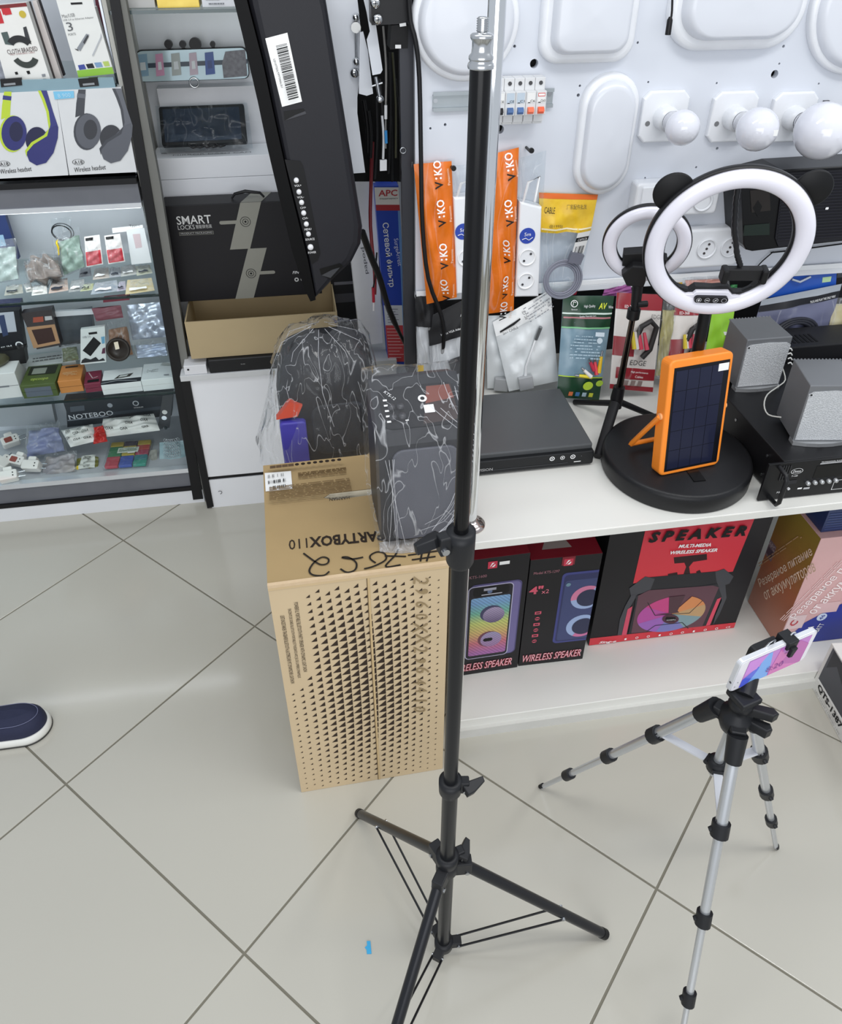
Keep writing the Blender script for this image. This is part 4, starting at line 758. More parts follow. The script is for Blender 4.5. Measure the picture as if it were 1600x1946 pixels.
w = cable('usb_lead', 'white lead ending in a square white USB plug above the blue carton', [(726, 220, 1.79), (729, 260, 1.79), (728, 302, 1.79)], .0028, m('cfd1d4', .4))
b = MB(); b.slab([(722, 305), (735, 304), (735, 324), (722, 325)], 1.787, .006, m('e6e7ea', .35), w.location); b.build('plug', w, .001)
w = cable('jack_lead', 'thin lead with a white and a blue inline jack hanging in the recess', [(733, 195, 1.785), (733, 240, 1.785), (733, 282, 1.785)], .0015, m('8a8a88', .4))
for a_, c_, col in (((733, 200), (733, 226), 'dfe0e2'), ((733, 248), (734, 272), '2f86c6')):
    b = MB(); b.tube([PT(*a_, y=1.783)-w.location, PT(*c_, y=1.783)-w.location], .0034, m(col, .35), 8); b.build('jack', w)
# ================================================================== things on the display board
def PL(px, py, X):
    """local x, y of a pixel on the plane of frame X"""
    o = X.translation; n = X.to_3x3().col[2]; d = RT*((px-PCX)/FPX) - UP*((py-PCY)/FPX) + FW
    q = X.inverted() @ (CAM + d*((o-CAM).dot(n)/d.dot(n))); return (q.x, q.y)
BX = FR((0, PY, 0), (1, 0, 0), (0, 0, 1))     # board plane: x, z, towards the viewer
LW = m('d6d9e0', 0.3, var=0.01, coat=0.3); LR = m('e6e8ec', 0.28, coat=0.2)
def bl(px, py): q = PT(px, py, y=PY); return (q.x, q.z)
def wall_lamp(label, outline, rim, h0, h1, name='ceiling_light'):
    cx = sum(p[0] for p in outline)/len(outline); cz = sum(p[1] for p in outline)/len(outline)
    r = thing(name, label, 'lamp', (cx, PY, cz)); X = FR((0, 0, 0), (1, 0, 0), (0, 0, 1)); o = [(x-cx, z-cz) for x, z in outline]
    w = max(abs(p[0]) for p in o); h = max(abs(p[1]) for p in o)
    b = MB(); b.prism(o, 0.0004, h0, LR, X, h0*0.45, True); b.build('rim', r)
    i = [(x*(1-rim/w), z*(1-rim/h)) for x, z in o]; rg = []
    for k in range(7):
        a = radians(15*k); s = (1-cos(a))*0.16; rg.append([(x*(1-s), z*(1-s), h0*0.8+(h1-h0*0.8)*sin(a)) for x, z in i])
    for s in (0.45, 0.75, 0.97): rg.append([(x*(0.84*(1-s)), z*(0.84*(1-s)), h1+0.003*s) for x, z in i])
    b = MB(); b.loft(rg, LW, X); b.build('diffuser', r)
    return r
def sc(px, py): return (PT(px+10, py, y=PY)-PT(px, py, y=PY)).length/10
c = bl(883, 39); wall_lamp('large round white ceiling lamp at the top, behind the light stand tip', circ(c[0], c[1], 102*sc(883, 39), 48), .012, .016, .035, 'round_lamp')
c = bl(1648, 8); wall_lamp('round white ceiling lamp cut by the upper right corner', circ(c[0], c[1], 110*sc(1600, 20), 48), .012, .018, .035, 'round_lamp')
A = bl(1028, 118); B_ = bl(1178, 118); T = bl(1115, -75); wall_lamp('white rounded square ceiling lamp at the top centre of the board', rrect(A[0]-.01, A[1]-.002, B_[0]+.018, T[1], .04, 8), .018, .022, .045, 'square_lamp')
A = bl(1262, 96); B_ = bl(1478, 92); T = bl(1400, -110); wall_lamp('large white rounded rectangular lamp with a black cable tip in front', rrect(A[0]-.01, A[1], B_[0]+.03, T[1], .075, 10), .02, .025, .05, 'rectangular_lamp')
c = bl(1148, 252); s = sc(1148, 252); tz = bl(1150, 136)[1]; bz = bl(1134, 366)[1]; rr = 53*s; wall_lamp('white oval bulkhead lamp hanging upright beside the breakers', circ(c[0], tz-rr, rr, 20, 0, 180)+circ(c[0], bz+rr, rr, 20, 180, 360), .011, .02, .036, 'oval_lamp')
w = cable('dc_cable', 'black cable with a barrel connector hanging over the large rectangular lamp', [(1278, -30, PY-.07), (1277, 20, PY-.07), (1274, 40, PY-.07)], .0022, BK); b = MB(); b.tube([PT(1274, 32, y=PY-.07)-w.location, PT(1273, 38, y=PY-.07)-w.location, PT(1269, 66, y=PY-.07)-w.location], [.003, .0055, .0058], BK, 10); b.build('connector', w)
GB = m('dfe0e8', 0.12, var=0.01, coat=0.6)
for k, (bx_, by_, rp, lb) in enumerate(((1297, 243, 30, 'small round white bulb in a square ceramic holder, left of the three'), (1439, 246, 36, 'middle-sized white bulb with a price sticker, centre of the three'), (1563, 249, 47, 'largest white bulb at the right edge, beside the stickered one'))):
    dp = .105+.012*k; q = PT(bx_, by_, y=PY-dp); R = rp*(PT(bx_+10, by_, y=PY-dp)-q).length/10; r = thing('bulb_holder', lb, 'bulb', (q.x, PY, q.z), 'bulbs on the display board')
    X = FR((0, 0, 0), (1, 0, 0), (0, 0, 1)); hs = .052
    pl = [(-hs, -hs+.014), (-hs+.014, -hs), (hs-.014, -hs), (hs, -hs+.014), (hs, hs-.014), (hs-.014, hs), (-hs+.014, hs), (-hs, hs-.014)]
    b = MB(); b.prism(pl, .0004, .012, LR, X, .004); b.build('base_plate', r)
    b = MB(); b.lathe([(.026, .01), (.0255, .028), (.024, .045), (.021, .0455), (.021, .05)], LR, X, 24); so_ = b.build('socket', r)
    b = MB(); b.lathe([(.0205, .046), (.0205, .0515)], m('2a2a2c', .5), X, 24); b.build('collar', so_)
    pr = [(.02, .0505), (.0225, .056)]; zc_ = dp
    for t in range(0, 13):
        a = radians(-50+140*t/12); pr.append((max(R*cos(a), .0004), zc_+R*sin(a)))
    b = MB(); b.lathe(pr, GB, X, 32); b.build('globe', r)
    b = MB(); b.cyl(.0055, .0122, .0126, m('77787a', .6), X @ TR(-.036, -.012, 0), n=14); b.build('screw_hole', r)
    if k == 1: dec(r, X @ TR(R*.35, .002, zc_+R*.93), [('r', -.008, -.006, .008, .006, PAPER)], 'price_sticker')
# --- breakers on a rail
r = thing('mounting_rail', 'galvanised mounting rail screwed to the board under the round lamp', 'rail', PT(936, 190, y=PY)); ZN = m('a9b0b4', .45, .7, var=.08)
A = bl(822, 174); B_ = bl(1052, 163); z0 = bl(824, 211)[1]; z1 = A[1]; o = r.location; X = FR((0, 0, 0), (1, 0, 0), (0, 0, 1))
b = MB(); b.box(A[0]-o.x, z0-o.z+.006, .0005, B_[0]-o.x, z1-o.z-.006, .002, ZN, X); b.box(A[0]-o.x, z1-o.z-.007, .0005, B_[0]-o.x, z1-o.z-.006, .008, ZN, X); b.box(A[0]-o.x, z0-o.z+.006, .0005, B_[0]-o.x, z0-o.z+.007, .008, ZN, X)
b.box(A[0]-o.x, z1-o.z-.006, .007, B_[0]-o.x, z1-o.z, .008, ZN, X); b.box(A[0]-o.x, z0-o.z, .007, B_[0]-o.x, z0-o.z+.006, .008, ZN, X); b.build('profile', r)
for px in ((827, 191), (1044, 178)): q = bl(*px); b = MB(); b.cyl(.0045, .002, .0035, STEEL, X @ TR(q[0]-o.x, q[1]-o.z, 0), n=12); b.build('screw', r)
yf = PY-.052; xs = [PT(q, 190, y=yf).x for q in (941, 960.5, 980, 999.5, 1019, 1038.5)]; zt_, zb_ = PT(990, 143, y=PY-.035).z, PT(990, 240, y=PY-.035).z; H = zt_-zb_
def cp(root, X, lb, group=None): return copytree(root, X, lb, group)
for k, (col, lb) in enumerate((('1d1d20', 'circuit breaker with a black toggle half hidden by the chrome pole'), ('3f5f8e', 'circuit breaker with a dark blue toggle, left of the blue two'), ('46679a', 'circuit breaker with a blue toggle next to the orange ones'), ('e2704e', 'circuit breaker with an orange toggle and plain white label'), ('e0603c', 'circuit breaker with an orange toggle and a red-bordered label at the right end'))):
    w = xs[k+1]-xs[k]-.0006; r = thing('circuit_breaker', lb, 'breaker', (xs[k], PY-.0085, zb_), 'circuit breakers on the rail'); BB = m('d4d5d6', .45); X = FR((0, 0, 0), (1, 0, 0), (0, 0, 1))
    b = MB(); b.box(0, H*.05, 0, w, H*.95, .028, BB, X); b.box(0.0005, H*.1, .028, w-.0005, H*.33, .032, BB, X); b.box(0, H*.26, .028, w, H*.72, .044, BB, X); b.build('body', r, .0008)
    b = MB(); b.box(w*.2, H*.29, .044, w*.82, H*.36, .047, m(col, .4), X); b.hexa([(w*.2, H*.34, .044), (w*.82, H*.34, .044), (w*.82, H*.42, .044), (w*.2, H*.42, .044)], [(w*.22, H*.34, .052), (w*.8, H*.34, .052), (w*.8, H*.39, .05), (w*.22, H*.39, .05)], m(col, .4), X); b.build('toggle', r)
    for zz, hz in ((H*.85, .0284), (H*.15, .0284)): b = MB(); b.cyl(.004, hz-.0005, hz+.0006, m('4a4a4c', .5, .4), X @ TR(w*.55, zz, 0), n=12); b.build('terminal_screw', r)
    its = [('r', w*.12, H*.5, w*.88, H*.7, m('e6e6e4' if k in (0, 3, 4) else 'b9c6d2'))]
    if k == 4: its.append(('r', w*.15, H*.62, w*.85, H*.69, m('d04a44'))); its.append(('r', w*.2, H*.635, w*.8, H*.675, PAPER))
    its += [('r', w*.2, H*.5, w*.45, H*.515, INK)]; dec(r, X @ TR(0, 0, .0442), its, 'label_print')
    txt(r, ('CE', 'CE', 'C1', 'C6', 'C63')[k], X @ TR(w*.65, H*.54, .0446), w*.45, H*.045, INK)
# --- power strips in orange sleeves
def viko(px, ys, lb, seed, texts):
    P, r = packthing('power_strip_pack', lb, 'power strip', px, ys, 'power strips in orange sleeves', puff=.016, crumple=.0025, seed=seed, nx=12, ny=24)
    P.body('orange_sleeve', r, m('f07818', .32, var=.04, bump=.25, bsc=25)); P.body('plastic_bag', r, film('sleeve_film', .97, bsc=18, bump=.4), -.06, -.03, 1.08, 1.02, .003, False)
    for v in texts:
        X = P.fr(.6, v, .0075); txt(r, 'V', X @ TR(0, -.022, 0) @ RZ(pi/2), .016, .018, INK, bold=.02); txt(r, ':', X @ TR(0, -.008, 0) @ RZ(pi/2), .0045, .015, WTEXT, bold=.02); txt(r, 'KO', X @ TR(0, .013, 0) @ RZ(pi/2), .029, .018, WTEXT, bold=.02)
        txt(r, 'Panasonic', P.fr(.86, v-.02, .0065) @ RZ(pi/2), .034, .0065, m('f2d8c4'))
    return P, r
P, r = viko([(811, 578), (868, 565), (858, 306), (786, 312)], (1.672, 1.685), 'bright orange sleeved power strip left of the light stand', 1, (.1, .37, .68, .93))
P2, r2 = viko([(922, 597), (976, 590), (986, 280), (938, 292)], (1.672, 1.685), 'bright orange sleeved power strip right of the chrome pole', 2, (.02, .19, .42, .66, .92))
def strip(root, px, lb_c, socks, y=1.668):
    o = root.location.copy(); pts = []
    for a in px: q = PT(*a, y=y)-o; pts.append((q.x, q.z))
    X = FR((0, y-o.y, 0), (1, 0, 0), (0, 0, 1)); b = MB(); b.prism(pts, -.03, 0, m('e9ebee', .35), X, .005); root = b.build('power_strip', root)
    q = PT(*lb_c, y=y)-o; b = MB(); s = .0185; b.poly(circ(q.x, q.z, s, 28), .0008, m('2a46a8', .4), X); b.build('round_sticker', root)
    txt(root, '5m', X @ TR(q.x, q.z+.004, .0016), .015, .008, WTEXT); b = MB(); b.tube([X @ Vector((q.x-.012, q.z-.008, .0016)), X @ Vector((q.x-.004, q.z-.005, .0016)), X @ Vector((q.x+.004, q.z-.010, .0016)), X @ Vector((q.x+.013, q.z-.004, .0016))], .0008, WTEXT, 5); b.build('cord_drawing', root)
    for sx in socks:
        q = PT(*sx, y=y)-o; b = MB(); Y_ = X @ TR(q.x, q.z, .0004); b.lathe([(.0205, 0), (.0205, .002), (.018, .002), (.0165, -.0002)], m('f2f3f4', .3), Y_, 24, False); b.build('socket_ring', root)
        for t in (-1, 1): b = MB(); b.cyl(.0028, .0003, .0014, m('3a3a3e', .5), Y_ @ TR(t*.0075, t*.008, 0), n=12); b.build('socket_hole', root)
strip(r2, [(979, 565), (1024, 564), (1030, 394), (988, 384)], (1002, 448), ((1002, 489), (999, 534)))
strip(r, [(868, 560), (905, 556), (900, 372), (862, 376)], (880, 440), ((886, 490),))
for R_, px in ((r2, [(984, 385), (1032, 392), (1038, 286), (988, 300)]), (r, [(860, 376), (902, 372), (904, 312), (862, 314)])):
    Q = Pack([PT(*a, y=1.675) for a in px], .008, 8, 8, .003, 5); o = Q.body('clear_bag_top', R_, film('bag_film', .8, bsc=45)); o.location = Q.o-R_.location
    b = MB(); b.tube([Q.at(.2, 0, 0)+Q.o-R_.location, Q.at(.3, .5, .004)+Q.o-R_.location, Q.at(.7, .6, .004)+Q.o-R_.location, Q.at(.6, .1, .004)+Q.o-R_.location], .003, m('eceef0', .35)); b.build('white_cord', R_)
for px, lb in (((855, 313), 'black peg hook holding the left orange power strip'), ((1000, 280), 'black peg hook holding the right orange power strip')):
    q = PT(*px, y=PY); t = thing('peg_hook', lb, 'hook', q, 'black peg hooks'); b = MB(); b.tube([(0, 0, 0), (0, -.035, 0), (0, -.04, .006)], .003, PLASTIC, 8); b.cyl(.0055, 0, .005, PLASTIC, FR((0, -.038, .004), (1, 0, 0), (0, 0, 1)), n=14); b.build('pin', t)
# --- yellow headed cable bag
P, r = packthing('cable_bag', 'clear cable bag with a yellow header, hanging right of the white power strip', 'bag', [(1030, 575), (1098, 560), (1136, 370), (1024, 366)], (1.675, 1.69), puff=.012, crumple=.003, seed=6)
P.body('header', r, m('d9a818', .35, hex2='efcb3a', sc=60), 0, .66, 1, 1, 0.0006); P.body('orange_edge', r, m('d8661e', .4), 0, .955, 1, 1, .0012, False); P.body('plastic_bag', r, film('cable_film', .88, bsc=25), 0, 0, 1, .68, .0016); P.body('seal_line', r, m('f0e6c0', .4), .02, .685, .99, .7, .0022, False, 8, 1)
c = P.at(.45, .22, .003); b = MB()
for k, R in enumerate((.034, .038, .042, .046)): b.hoop(R, [(.0026*cos(t), .0026*sin(t)) for t in (0, 1.05, 2.1, 3.14, 4.2, 5.2)], m('7d7f8c', .45), FR(c+Vector((.001*k, -.001*(k % 2), 0)), (1, 0, 0), (0, .1, 1)), 40)
b.build('grey_cable', r); b = MB(); q = P.at(.72, .42, .006); b.box(-.016, -.012, -.006, .016, .012, .006, m('6a6c78', .45), FR(q, (1, 0, -.3), (0, 0, 1))); b.build('connector', r)
X = P.fr(.78, .56, .007); dec(r, X, [('r', -.018, -.032, .018, .03, PAPER), ('r', -.018, .006, .018, .017, INK)]+barcode(-.012, -.026, .012, -.006, INK, 16, 3), 'price_label'); txt(r, 'CAP2CB', X @ TR(0, .0115, .001), .026, .006, WTEXT)
txt(r, '厂家配件批发', P.fr(.62, .9, .006), .05, .011, m('3a3018')); txt(r, 'CABLE', P.fr(.16, .86, .006), .024, .014, INK); txt(r, '@1995J', P.fr(.25, .73, .006), .03, .008, m('3a3018'))
P.body('red_tape', r, m('9c2034', .4), .5, .02, .92, .09, .006, False, 4, 1)
# --- switches, sockets and the black speaker
def wallbox(name, label, px, d, group=None):
    P = [bl(*q) for q in px]; r = thing(name, label, 'socket', (P[0][0], PY, P[0][1]), group); o = P[0]; X = FR((0, 0, 0), (1, 0, 0), (0, 0, 1)); b = MB()
    x1 = P[1][0]-o[0]; z1 = P[2][1]-o[1]; b.prism(rrect(0, 0, x1, z1, .008, 4), .0004, d, LR, X, .006); b.build('housing', r); return r, X, x1, z1
r, X, w, h = wallbox('light_switch', 'white surface-mounted light switch left of the big ring lamp', [(1192, 398), (1262, 392), (1262, 338)], .035)
b = MB(); b.prism(rrect(w*.14, h*.12, w*.9, h*.9, .004, 3), .035, .04, LR, X, .002); b.build('rocker', r)
r, X, w, h = wallbox('wall_socket', 'white single wall socket seen through the top of the ring lamp', [(1268, 400), (1346, 392), (1346, 345)], .04)
b = MB(); b.lathe([(.023, .0402), (.023, .044), (.02, .044), (.018, .041)], LR, X @ TR(w*.62, h*.5, 0), 24, False); b.build('socket_ring', r)
r, X, w, h = wallbox('double_socket', 'white double wall socket with two round three-hole outlets', [(1278, 503), (1388, 492), (1388, 424)], .03)
for t in (.42, .82):
    Y_ = X @ TR(w*t, h*.5, .0302); b = MB(); b.lathe([(.0245, 0), (.0245, .0035), (.022, .0035), (.02, .0005)], LR, Y_, 28, False); so_ = b.build('socket_ring', r)
    for k in (-1, 0, 1): b = MB(); b.cyl(.003, .0002, .0012, m('3a3434', .5), Y_ @ TR(k*.004, k*.011, 0), n=12); b.build('socket_hole', so_)
spk = thing('black_speaker', 'black ribbed wall speaker behind the right side of the ring lamp', 'speaker', PT(1412, 470, y=PY-.09)); o = spk.location; X = FR((0, 0, 0), (1, 0, 0), (0, 0, 1))
P = [PT(*q, y=PY-.09)-o for q in ((1412, 440), (1413, 466), (1418, 475), (1430, 478), (1480, 472), (1700, 448), (1700, 310), (1487, 323), (1450, 332), (1408, 345))]
b = MB(); b.prism([(p.x, p.z) for p in P], -.089, 0, m('0d0d0f', .3), X, .004); b.build('cabinet', spk)
P = [PT(*q, y=PY-.09)-o for q in ((1472, 452), (1478, 468), (1700, 444), (1700, 316), (1488, 328))]; b = MB(); b.prism([(p.x, p.z) for p in P], .0002, .003, m('1a1a20', .5), X); b.build('grille_panel', spk)
b = MB()
for k in range(22):
    y0 = 334+k*5.8; a = PT(1489-k*.6, y0, y=PY-.0935)-o; c = PT(1690, y0-13, y=PY-.0935)-o; b.box(a.x, -.0008, 0, c.x, .0008, .0018, m('24242c', .45), FR((0, a.y, a.z), (1, 0, 0), (0, 0, 1)))
b.build('ribs', spk)
pdisc(spk, PY-.094, (1571, 396), 3, WTEXT); pix(spk, PY-.0905, [([(1425, 362), (1462, 358), (1464, 400), (1428, 404)], m('25211f', .5)), ([(1430, 395), (1440, 380), (1448, 392), (1440, 412)], m('060607')), ([(1414, 428), (1462, 424), (1462, 446), (1412, 448)], m('222c28', .2))])
w = cable('board_cable', 'thin black cable drooping below the black wall speaker', [(1470, 478, PY-.012), (1450, 495, PY-.012), (1436, 510, PY-.012), (1420, 525, PY-.012)], .0015, BK); w = cable('board_cable', 'pair of thin black cables lying along the bottom of the black wall speaker', [(1465, 480, PY-.012), (1520, 474, PY-.012), (1610, 462, PY-.012)], .002, BK)
# small cut-out opening in the board below the right bulb
pd = thing('wall_plug', 'small dark square fixing above the largest bulb', 'fixing', PT(1567, 196, y=PY)); b = MB(); b.box(-.006, -.006, 0, .008, .006, .004, m('4a4a4c', .6), X); b.build('block', pd)
# ================================================================== things on the bench
ZB = 0.6305
pole = thing('chrome_pole', 'tall chrome pole screwed to the front of the bench behind the light stand', 'pole', (0.2925, 1.172, ZB)); CH = m('e4e6e8', .06, 1.0, var=.01)
b = MB(); b.cyl(.0125, .006, 1.6, CH, n=32); b.build('tube', pole); b = MB(); b.lathe([(.03, 0), (.03, .004), (.022, .006), (.0165, .012), (.0135, .014)], m('b9aeaa', .18, 1.0), None, 32); b.build('flange', pole)
for a in (20, 140, 260): b = MB(); b.lathe([(.0035, .004), (.003, .0065), (.0005, .007)], m('5a544e', .4, .8), TR(.0235*cos(radians(a)), .0235*sin(radians(a)), 0), 12); b.build('screw', pole)
# --- flat packs against the board
def adapter(px, hd, ys, lb, seed, tx=True):
    P, r = packthing('adapter_pack', lb, 'pack', px, ys, 'clear adapter packs with black headers', puff=.008, crumple=.002, seed=seed)
    P.body('plastic_bag', r, film('pack_film', .5, (.9, .91, .92), bsc=30)); P.body('header', r, m('19191b', .45), 0, hd, 1, 1, .0008); P.body('yellow_tab', r, m('d6b022', .4), .02, 0.02, .3, .16, .002, False, 3, 2)
    P.body('backing_card', r, m('c9cbcd', .5), .06, .02, .94, hd, -.006, False)
    if tx: txt(r, 'HD to VGA Adapter', P.fr(.5, hd+.1, .006) , .06, .007, WTEXT); dec(r, P.fr(.75, hd+.25, .005), [('p', [(-.01, -.006), (.004, -.002), (.01, .008), (.002, .01), (-.004, .002)], m('d8d8da'))])
    return P, r
adapter([(793, 716), (832, 716), (822, 560), (789, 560)], .63, (1.66, 1.69), 'black headed adapter pack partly behind the thick black cable', 61, False)
P, r = adapter([(822, 742), (905, 735), (900, 560), (812, 604)], .62, (1.63, 1.68), 'black headed adapter pack lettered HD to VGA left of the light stand', 62)
b = MB(); q = P.at(.55, .3, .006); b.box(-.016, -.02, -.008, .016, .016, .008, m('2c2c2f', .45), FR(q, (1, 0, .3), (-.2, 0, 1))); b.build('adapter_plug', r)
def silver(px, ys, lb, seed, full=True):
    P, r = packthing('cable_pouch', lb, 'pouch', px, ys, 'silver adapter cable pouches', puff=.008, crumple=.003, seed=seed)
    P.body('pouch', r, m('dfe3e4', .35, .1, var=.02, sc=8, bump=.3, bsc=12))
    if full:
        P.body('white_header', r, m('ecedec', .4), 0, .8, 1, 1, .001, False, 8, 3)
        dec(r, P.fr(.75, .9, .006), scribble(6, -.035, -.02, .035, .022, GREYP, 5)); dec(r, P.fr(.25, .86, .006), [('p', [(-.028, -.006), (.01, -.002), (.03, .004), (.03, .008), (.01, .004), (-.028, -.002)], INK)]); txt(r, '2in1 CABLE', P.fr(.24, .81, .006), .04, .006, m('4a4a4c'))
        txt(r, 'FC CE', P.fr(.52, .9, .006) @ RZ(pi/2), .022, .007, m('3a3a3c'))
        b = MB(); b.tube([P.at(.36, .18, .006), P.at(.40, .3, .007), P.at(.52, .46, .007), P.at(.66, .58, .006)], [.0045, .003, .0028, .0028], m('dfe1e2', .35)); b.build('white_cable', r)
        b = MB(); b.tube([P.at(.65, .57, .008), P.at(.74, .7, .007)], .005, m('8f9294', .3, .8), 8); b.build('usb_plug', r)
    b = MB(); q = P.at(.34, .1, .008); b.box(-.018, -.018, -.006, .018, .018, .008, m('a6a8aa', .4), FR(q, P.at(.6, .1)-P.at(.4, .1), P.at(.3, .3)-P.at(.3, .1))); b.build('adapter_box', r, .002)
silver([(926, 738), (1000, 738), (1000, 598), (924, 600)], (1.68, 1.69), 'silver adapter pouch standing behind the front one', 63, False)
silver([(967, 744), (1061, 724), (1046, 550), (936, 612)], (1.645, 1.68), 'silver-white adapter pouch with a white header in front of the board', 64)
P, r = packthing('av_cable_pack', 'green and blue cable pack lettered AV Wire with coloured plugs', 'pack', [(1058, 755), (1138, 760), (1167, 562), (1070, 562)], (1.585, 1.66), puff=.012, crumple=.0025, seed=65)
P.body('bag', r, m('5f7f92', .3, var=.12, sc=30, hex2='8fa9b6')); DG = m('123a24', .35); P.body('green_header', r, DG, 0, .7, 1, 1, .001, False, 10, 6); P.body('green_foot', r, DG, 0, 0, 1, .22, .001, False, 10, 4)
P.body('pale_band', r, m('d4e4da', .4), 0, .83, 1, .845, .0018, False, 10, 1); P.body('pale_band', r, m('7cc08a', .4), 0, .695, 1, .71, .0018, False, 10, 1); P.body('red_band', r, m('b87a80', .4), .02, .79, .98, .805, .0018, False, 10, 1); P.body('lime_line', r, m('b8d83a', .4), 0, .22, 1, .23, .0018, False, 10, 1)
txt(r, 'High Quality', P.fr(.5, .905, .006), .034, .008, WTEXT); txt(r, 'AV', P.fr(.76, .91, .006), .022, .015, m('d8e03a'), .3, bold=.02); txt(r, 'Wire', P.fr(.93, .9, .006), .014, .007, WTEXT); txt(r, 'Quality Materials Certified', P.fr(.5, .815, .006), .06, .005, WTEXT); dec(r, P.fr(.2, .93, .005), [('o', 0, 0, .007, .0085, WTEXT), ('l', [(-.003, -.005), (-.002, .005), (.004, .002)], .0012, WTEXT)]); txt(r, 'Speed', P.fr(.2, .875, .005), .014, .004, WTEXT)
dec(r, P.fr(.5, .52, .006), scribble(8, -.04, -.03, .035, .03, m('a9c0cc'), 7)+[('r', .018, .028, .04, .038, m('cfdce4')), ('c', .03, .018, .007, m('c6d4dc'))]); dec(r, P.fr(.62, .12, .006), [('c', 0, .008, .0125, m('b6d23a')), ('c', .027, .018, .009, m('a6c63a'))]); dec(r, P.fr(.5, .05, .006), [('r', -.03, -.005, -.019, .006, m('c86a3a')), ('r', -.012, -.005, -.001, .006, m('3a6a9a')), ('r', .006, -.005, .017, .006, m('9ab0ba')), ('r', .024, -.005, .035, .006, m('c4c83a'))])
for u, v, du, dv, col in ((.5, .3, .16, -.06, 'e4e0dc'), (.62, .38, .12, -.08, 'c4304a'), (.74, .38, .06, -.12, 'd8404c'), (.84, .44, .0, -.16, 'e0b81e'), (.42, .24, .26, 0, 'e2d02a')):
    b = MB(); b.tube([P.at(u, v, .007), P.at(u+du, v+dv, .009)], [.004, .0055], m(col, .35), 10); b.tube([P.at(u-du*.35, v-dv*.35, .006), P.at(u, v, .007)], .0028, STEEL, 8); b.build('rca_plug', r)
def edge(px, ys, lb, seed):
    P, r = packthing('blister_pack', lb, 'pack', px, ys, 'red and white cable blisters', puff=.008, crumple=.001, seed=seed)
    P.body('card', r, m('dcd8d4', .4)); RD_ = m('94222e', .4); P.body('red_top', r, RD_, 0, .84, 1, 1, .001, False, 8, 3); P.body('red_side', r, RD_, 0, .36, .45, .56, .001, False, 4, 3); P.body('red_foot', r, RD_, .1, .12, 1, .24, .001, False, 8, 2); P.body('red_corner', r, RD_, 0, 0, 1, .05, .001, False, 8, 2)
    txt(r, 'EDGE', P.fr(.55, .3, .006), .042, .013, m('3a3a3a')); txt(r, 'High performance', P.fr(.6, .2, .006), .045, .006, WTEXT); txt(r, 'Cables', P.fr(.6, .155, .006), .022, .006, WTEXT); txt(r, 'ED-368', P.fr(.25, .87, .006), .026, .007, WTEXT); txt(r, 'EDGE', P.fr(.85, .78, .006), .03, .011, m('6a6a6a'))
    dec(r, P.fr(.5, .08, .006), [('r', -.03+.02*k, -.006, -.017+.02*k, .008, m('8a7a76')) for k in range(3)]); dec(r, P.fr(.2, .33, .006), [('c', 0, 0, .005, m('8a3040'))])
    b = MB(); b.tube([P.at(.4, .5, .008), P.at(.5, .68, .014), P.at(.7, .74, .014), P.at(.85, .68, .012), P.at(.75, .45, .01), P.at(.6, .36, .008)], .007, m('2e2c2c', .45), 10); b.build('black_cable', r)
    for u, col in ((.5, 'c43a50'), (.42, 'd8d4d0'), (.62, 'c8475a'), (.36, 'd8c23a')): b = MB(); b.tube([P.at(u-.04, .62, .012), P.at(u+.04, .45, .014)], [.004, .006], m(col, .35), 10); b.build('rca_plug', r)
    P.body('blister', r, film('blister_clear', .97, (.97, .96, .95), bsc=10, bump=.3), -.03, .0, 1.03, 1.02, .018, False)
edge([(1158, 738), (1240, 745), (1260, 560), (1172, 556)], (1.585, 1.66), 'red and white blister pack lettered EDGE behind the small tripod', 66)
edge([(1262, 735), (1318, 720), (1350, 575), (1284, 572)], (1.60, 1.67), 'second red and white blister pack, left of the ring lamp pole', 67)
P, r = baglike('yellow_bag', 'yellow and clear cable bag squeezed between the two red-white blisters', [(1243, 720), (1268, 720), (1290, 556), (1262, 556)], (1.62, 1.67), m('c4b43a', .35, hex2='a9a59a', sc=14), .008, .003, 68)
P, r = baglike('red_clamshell', 'clear clamshell with a red insert seen inside the ring lamp', [(1300, 560), (1388, 556), (1384, 522), (1296, 526)], (1.675, 1.69), m('b84a40', .35, hex2='d0a890', sc=8), .01, .003, 69)
P, r = baglike('mustard_pack', 'mustard yellow pack next to the red clamshell inside the ring lamp', [(1268, 560), (1300, 560), (1298, 530), (1262, 533)], (1.68, 1.69), m('c8a23a', .4), .006, .002, 70, None, False)
P, r = baglike('violet_pack', 'violet pink pack strip above the red-white blister', [(1140, 566), (1205, 560), (1200, 532), (1146, 548)], (1.68, 1.69), m('8f4a86', .4), .006, .002, 71, None, False)
P, r = baglike('green_pack', 'bright green cable pack with a grinning round logo right of the ring lamp pole', [(1326, 740), (1374, 735), (1396, 592), (1352, 592)], (1.60, 1.66), m('7f8a90', .4), .006, .002, 72, None, False)
P.body('green_print', r, m('7ec22e', .4, hex2='a8d83e', sc=4), 0.02, .3, .98, 1, .001, False); P.body('clear_foot', r, CLEAR, 0, 0, 1, .3, .002, False); dec(r, P.fr(.8, .42, .006), [('c', 0, 0, .014, m('6a9a24')), ('o', 0, 0, .014, .0155, m('33501a')), ('c', -.004, .004, .002, INK), ('c', .005, .004, .002, INK), ('r', -.006, -.006, .006, -.004, INK)]); dec(r, P.fr(.82, .72, .006), [('r', -.015, -.004, .014, .005, PAPER)])
P, r = baglike('dark_wallet', 'black leather-like wallet pack behind the left grey speaker', [(1384, 700), (1420, 690), (1448, 584), (1400, 592)], (1.62, 1.68), m('1c1c1e', .5), .006, .002, 73, None, False)
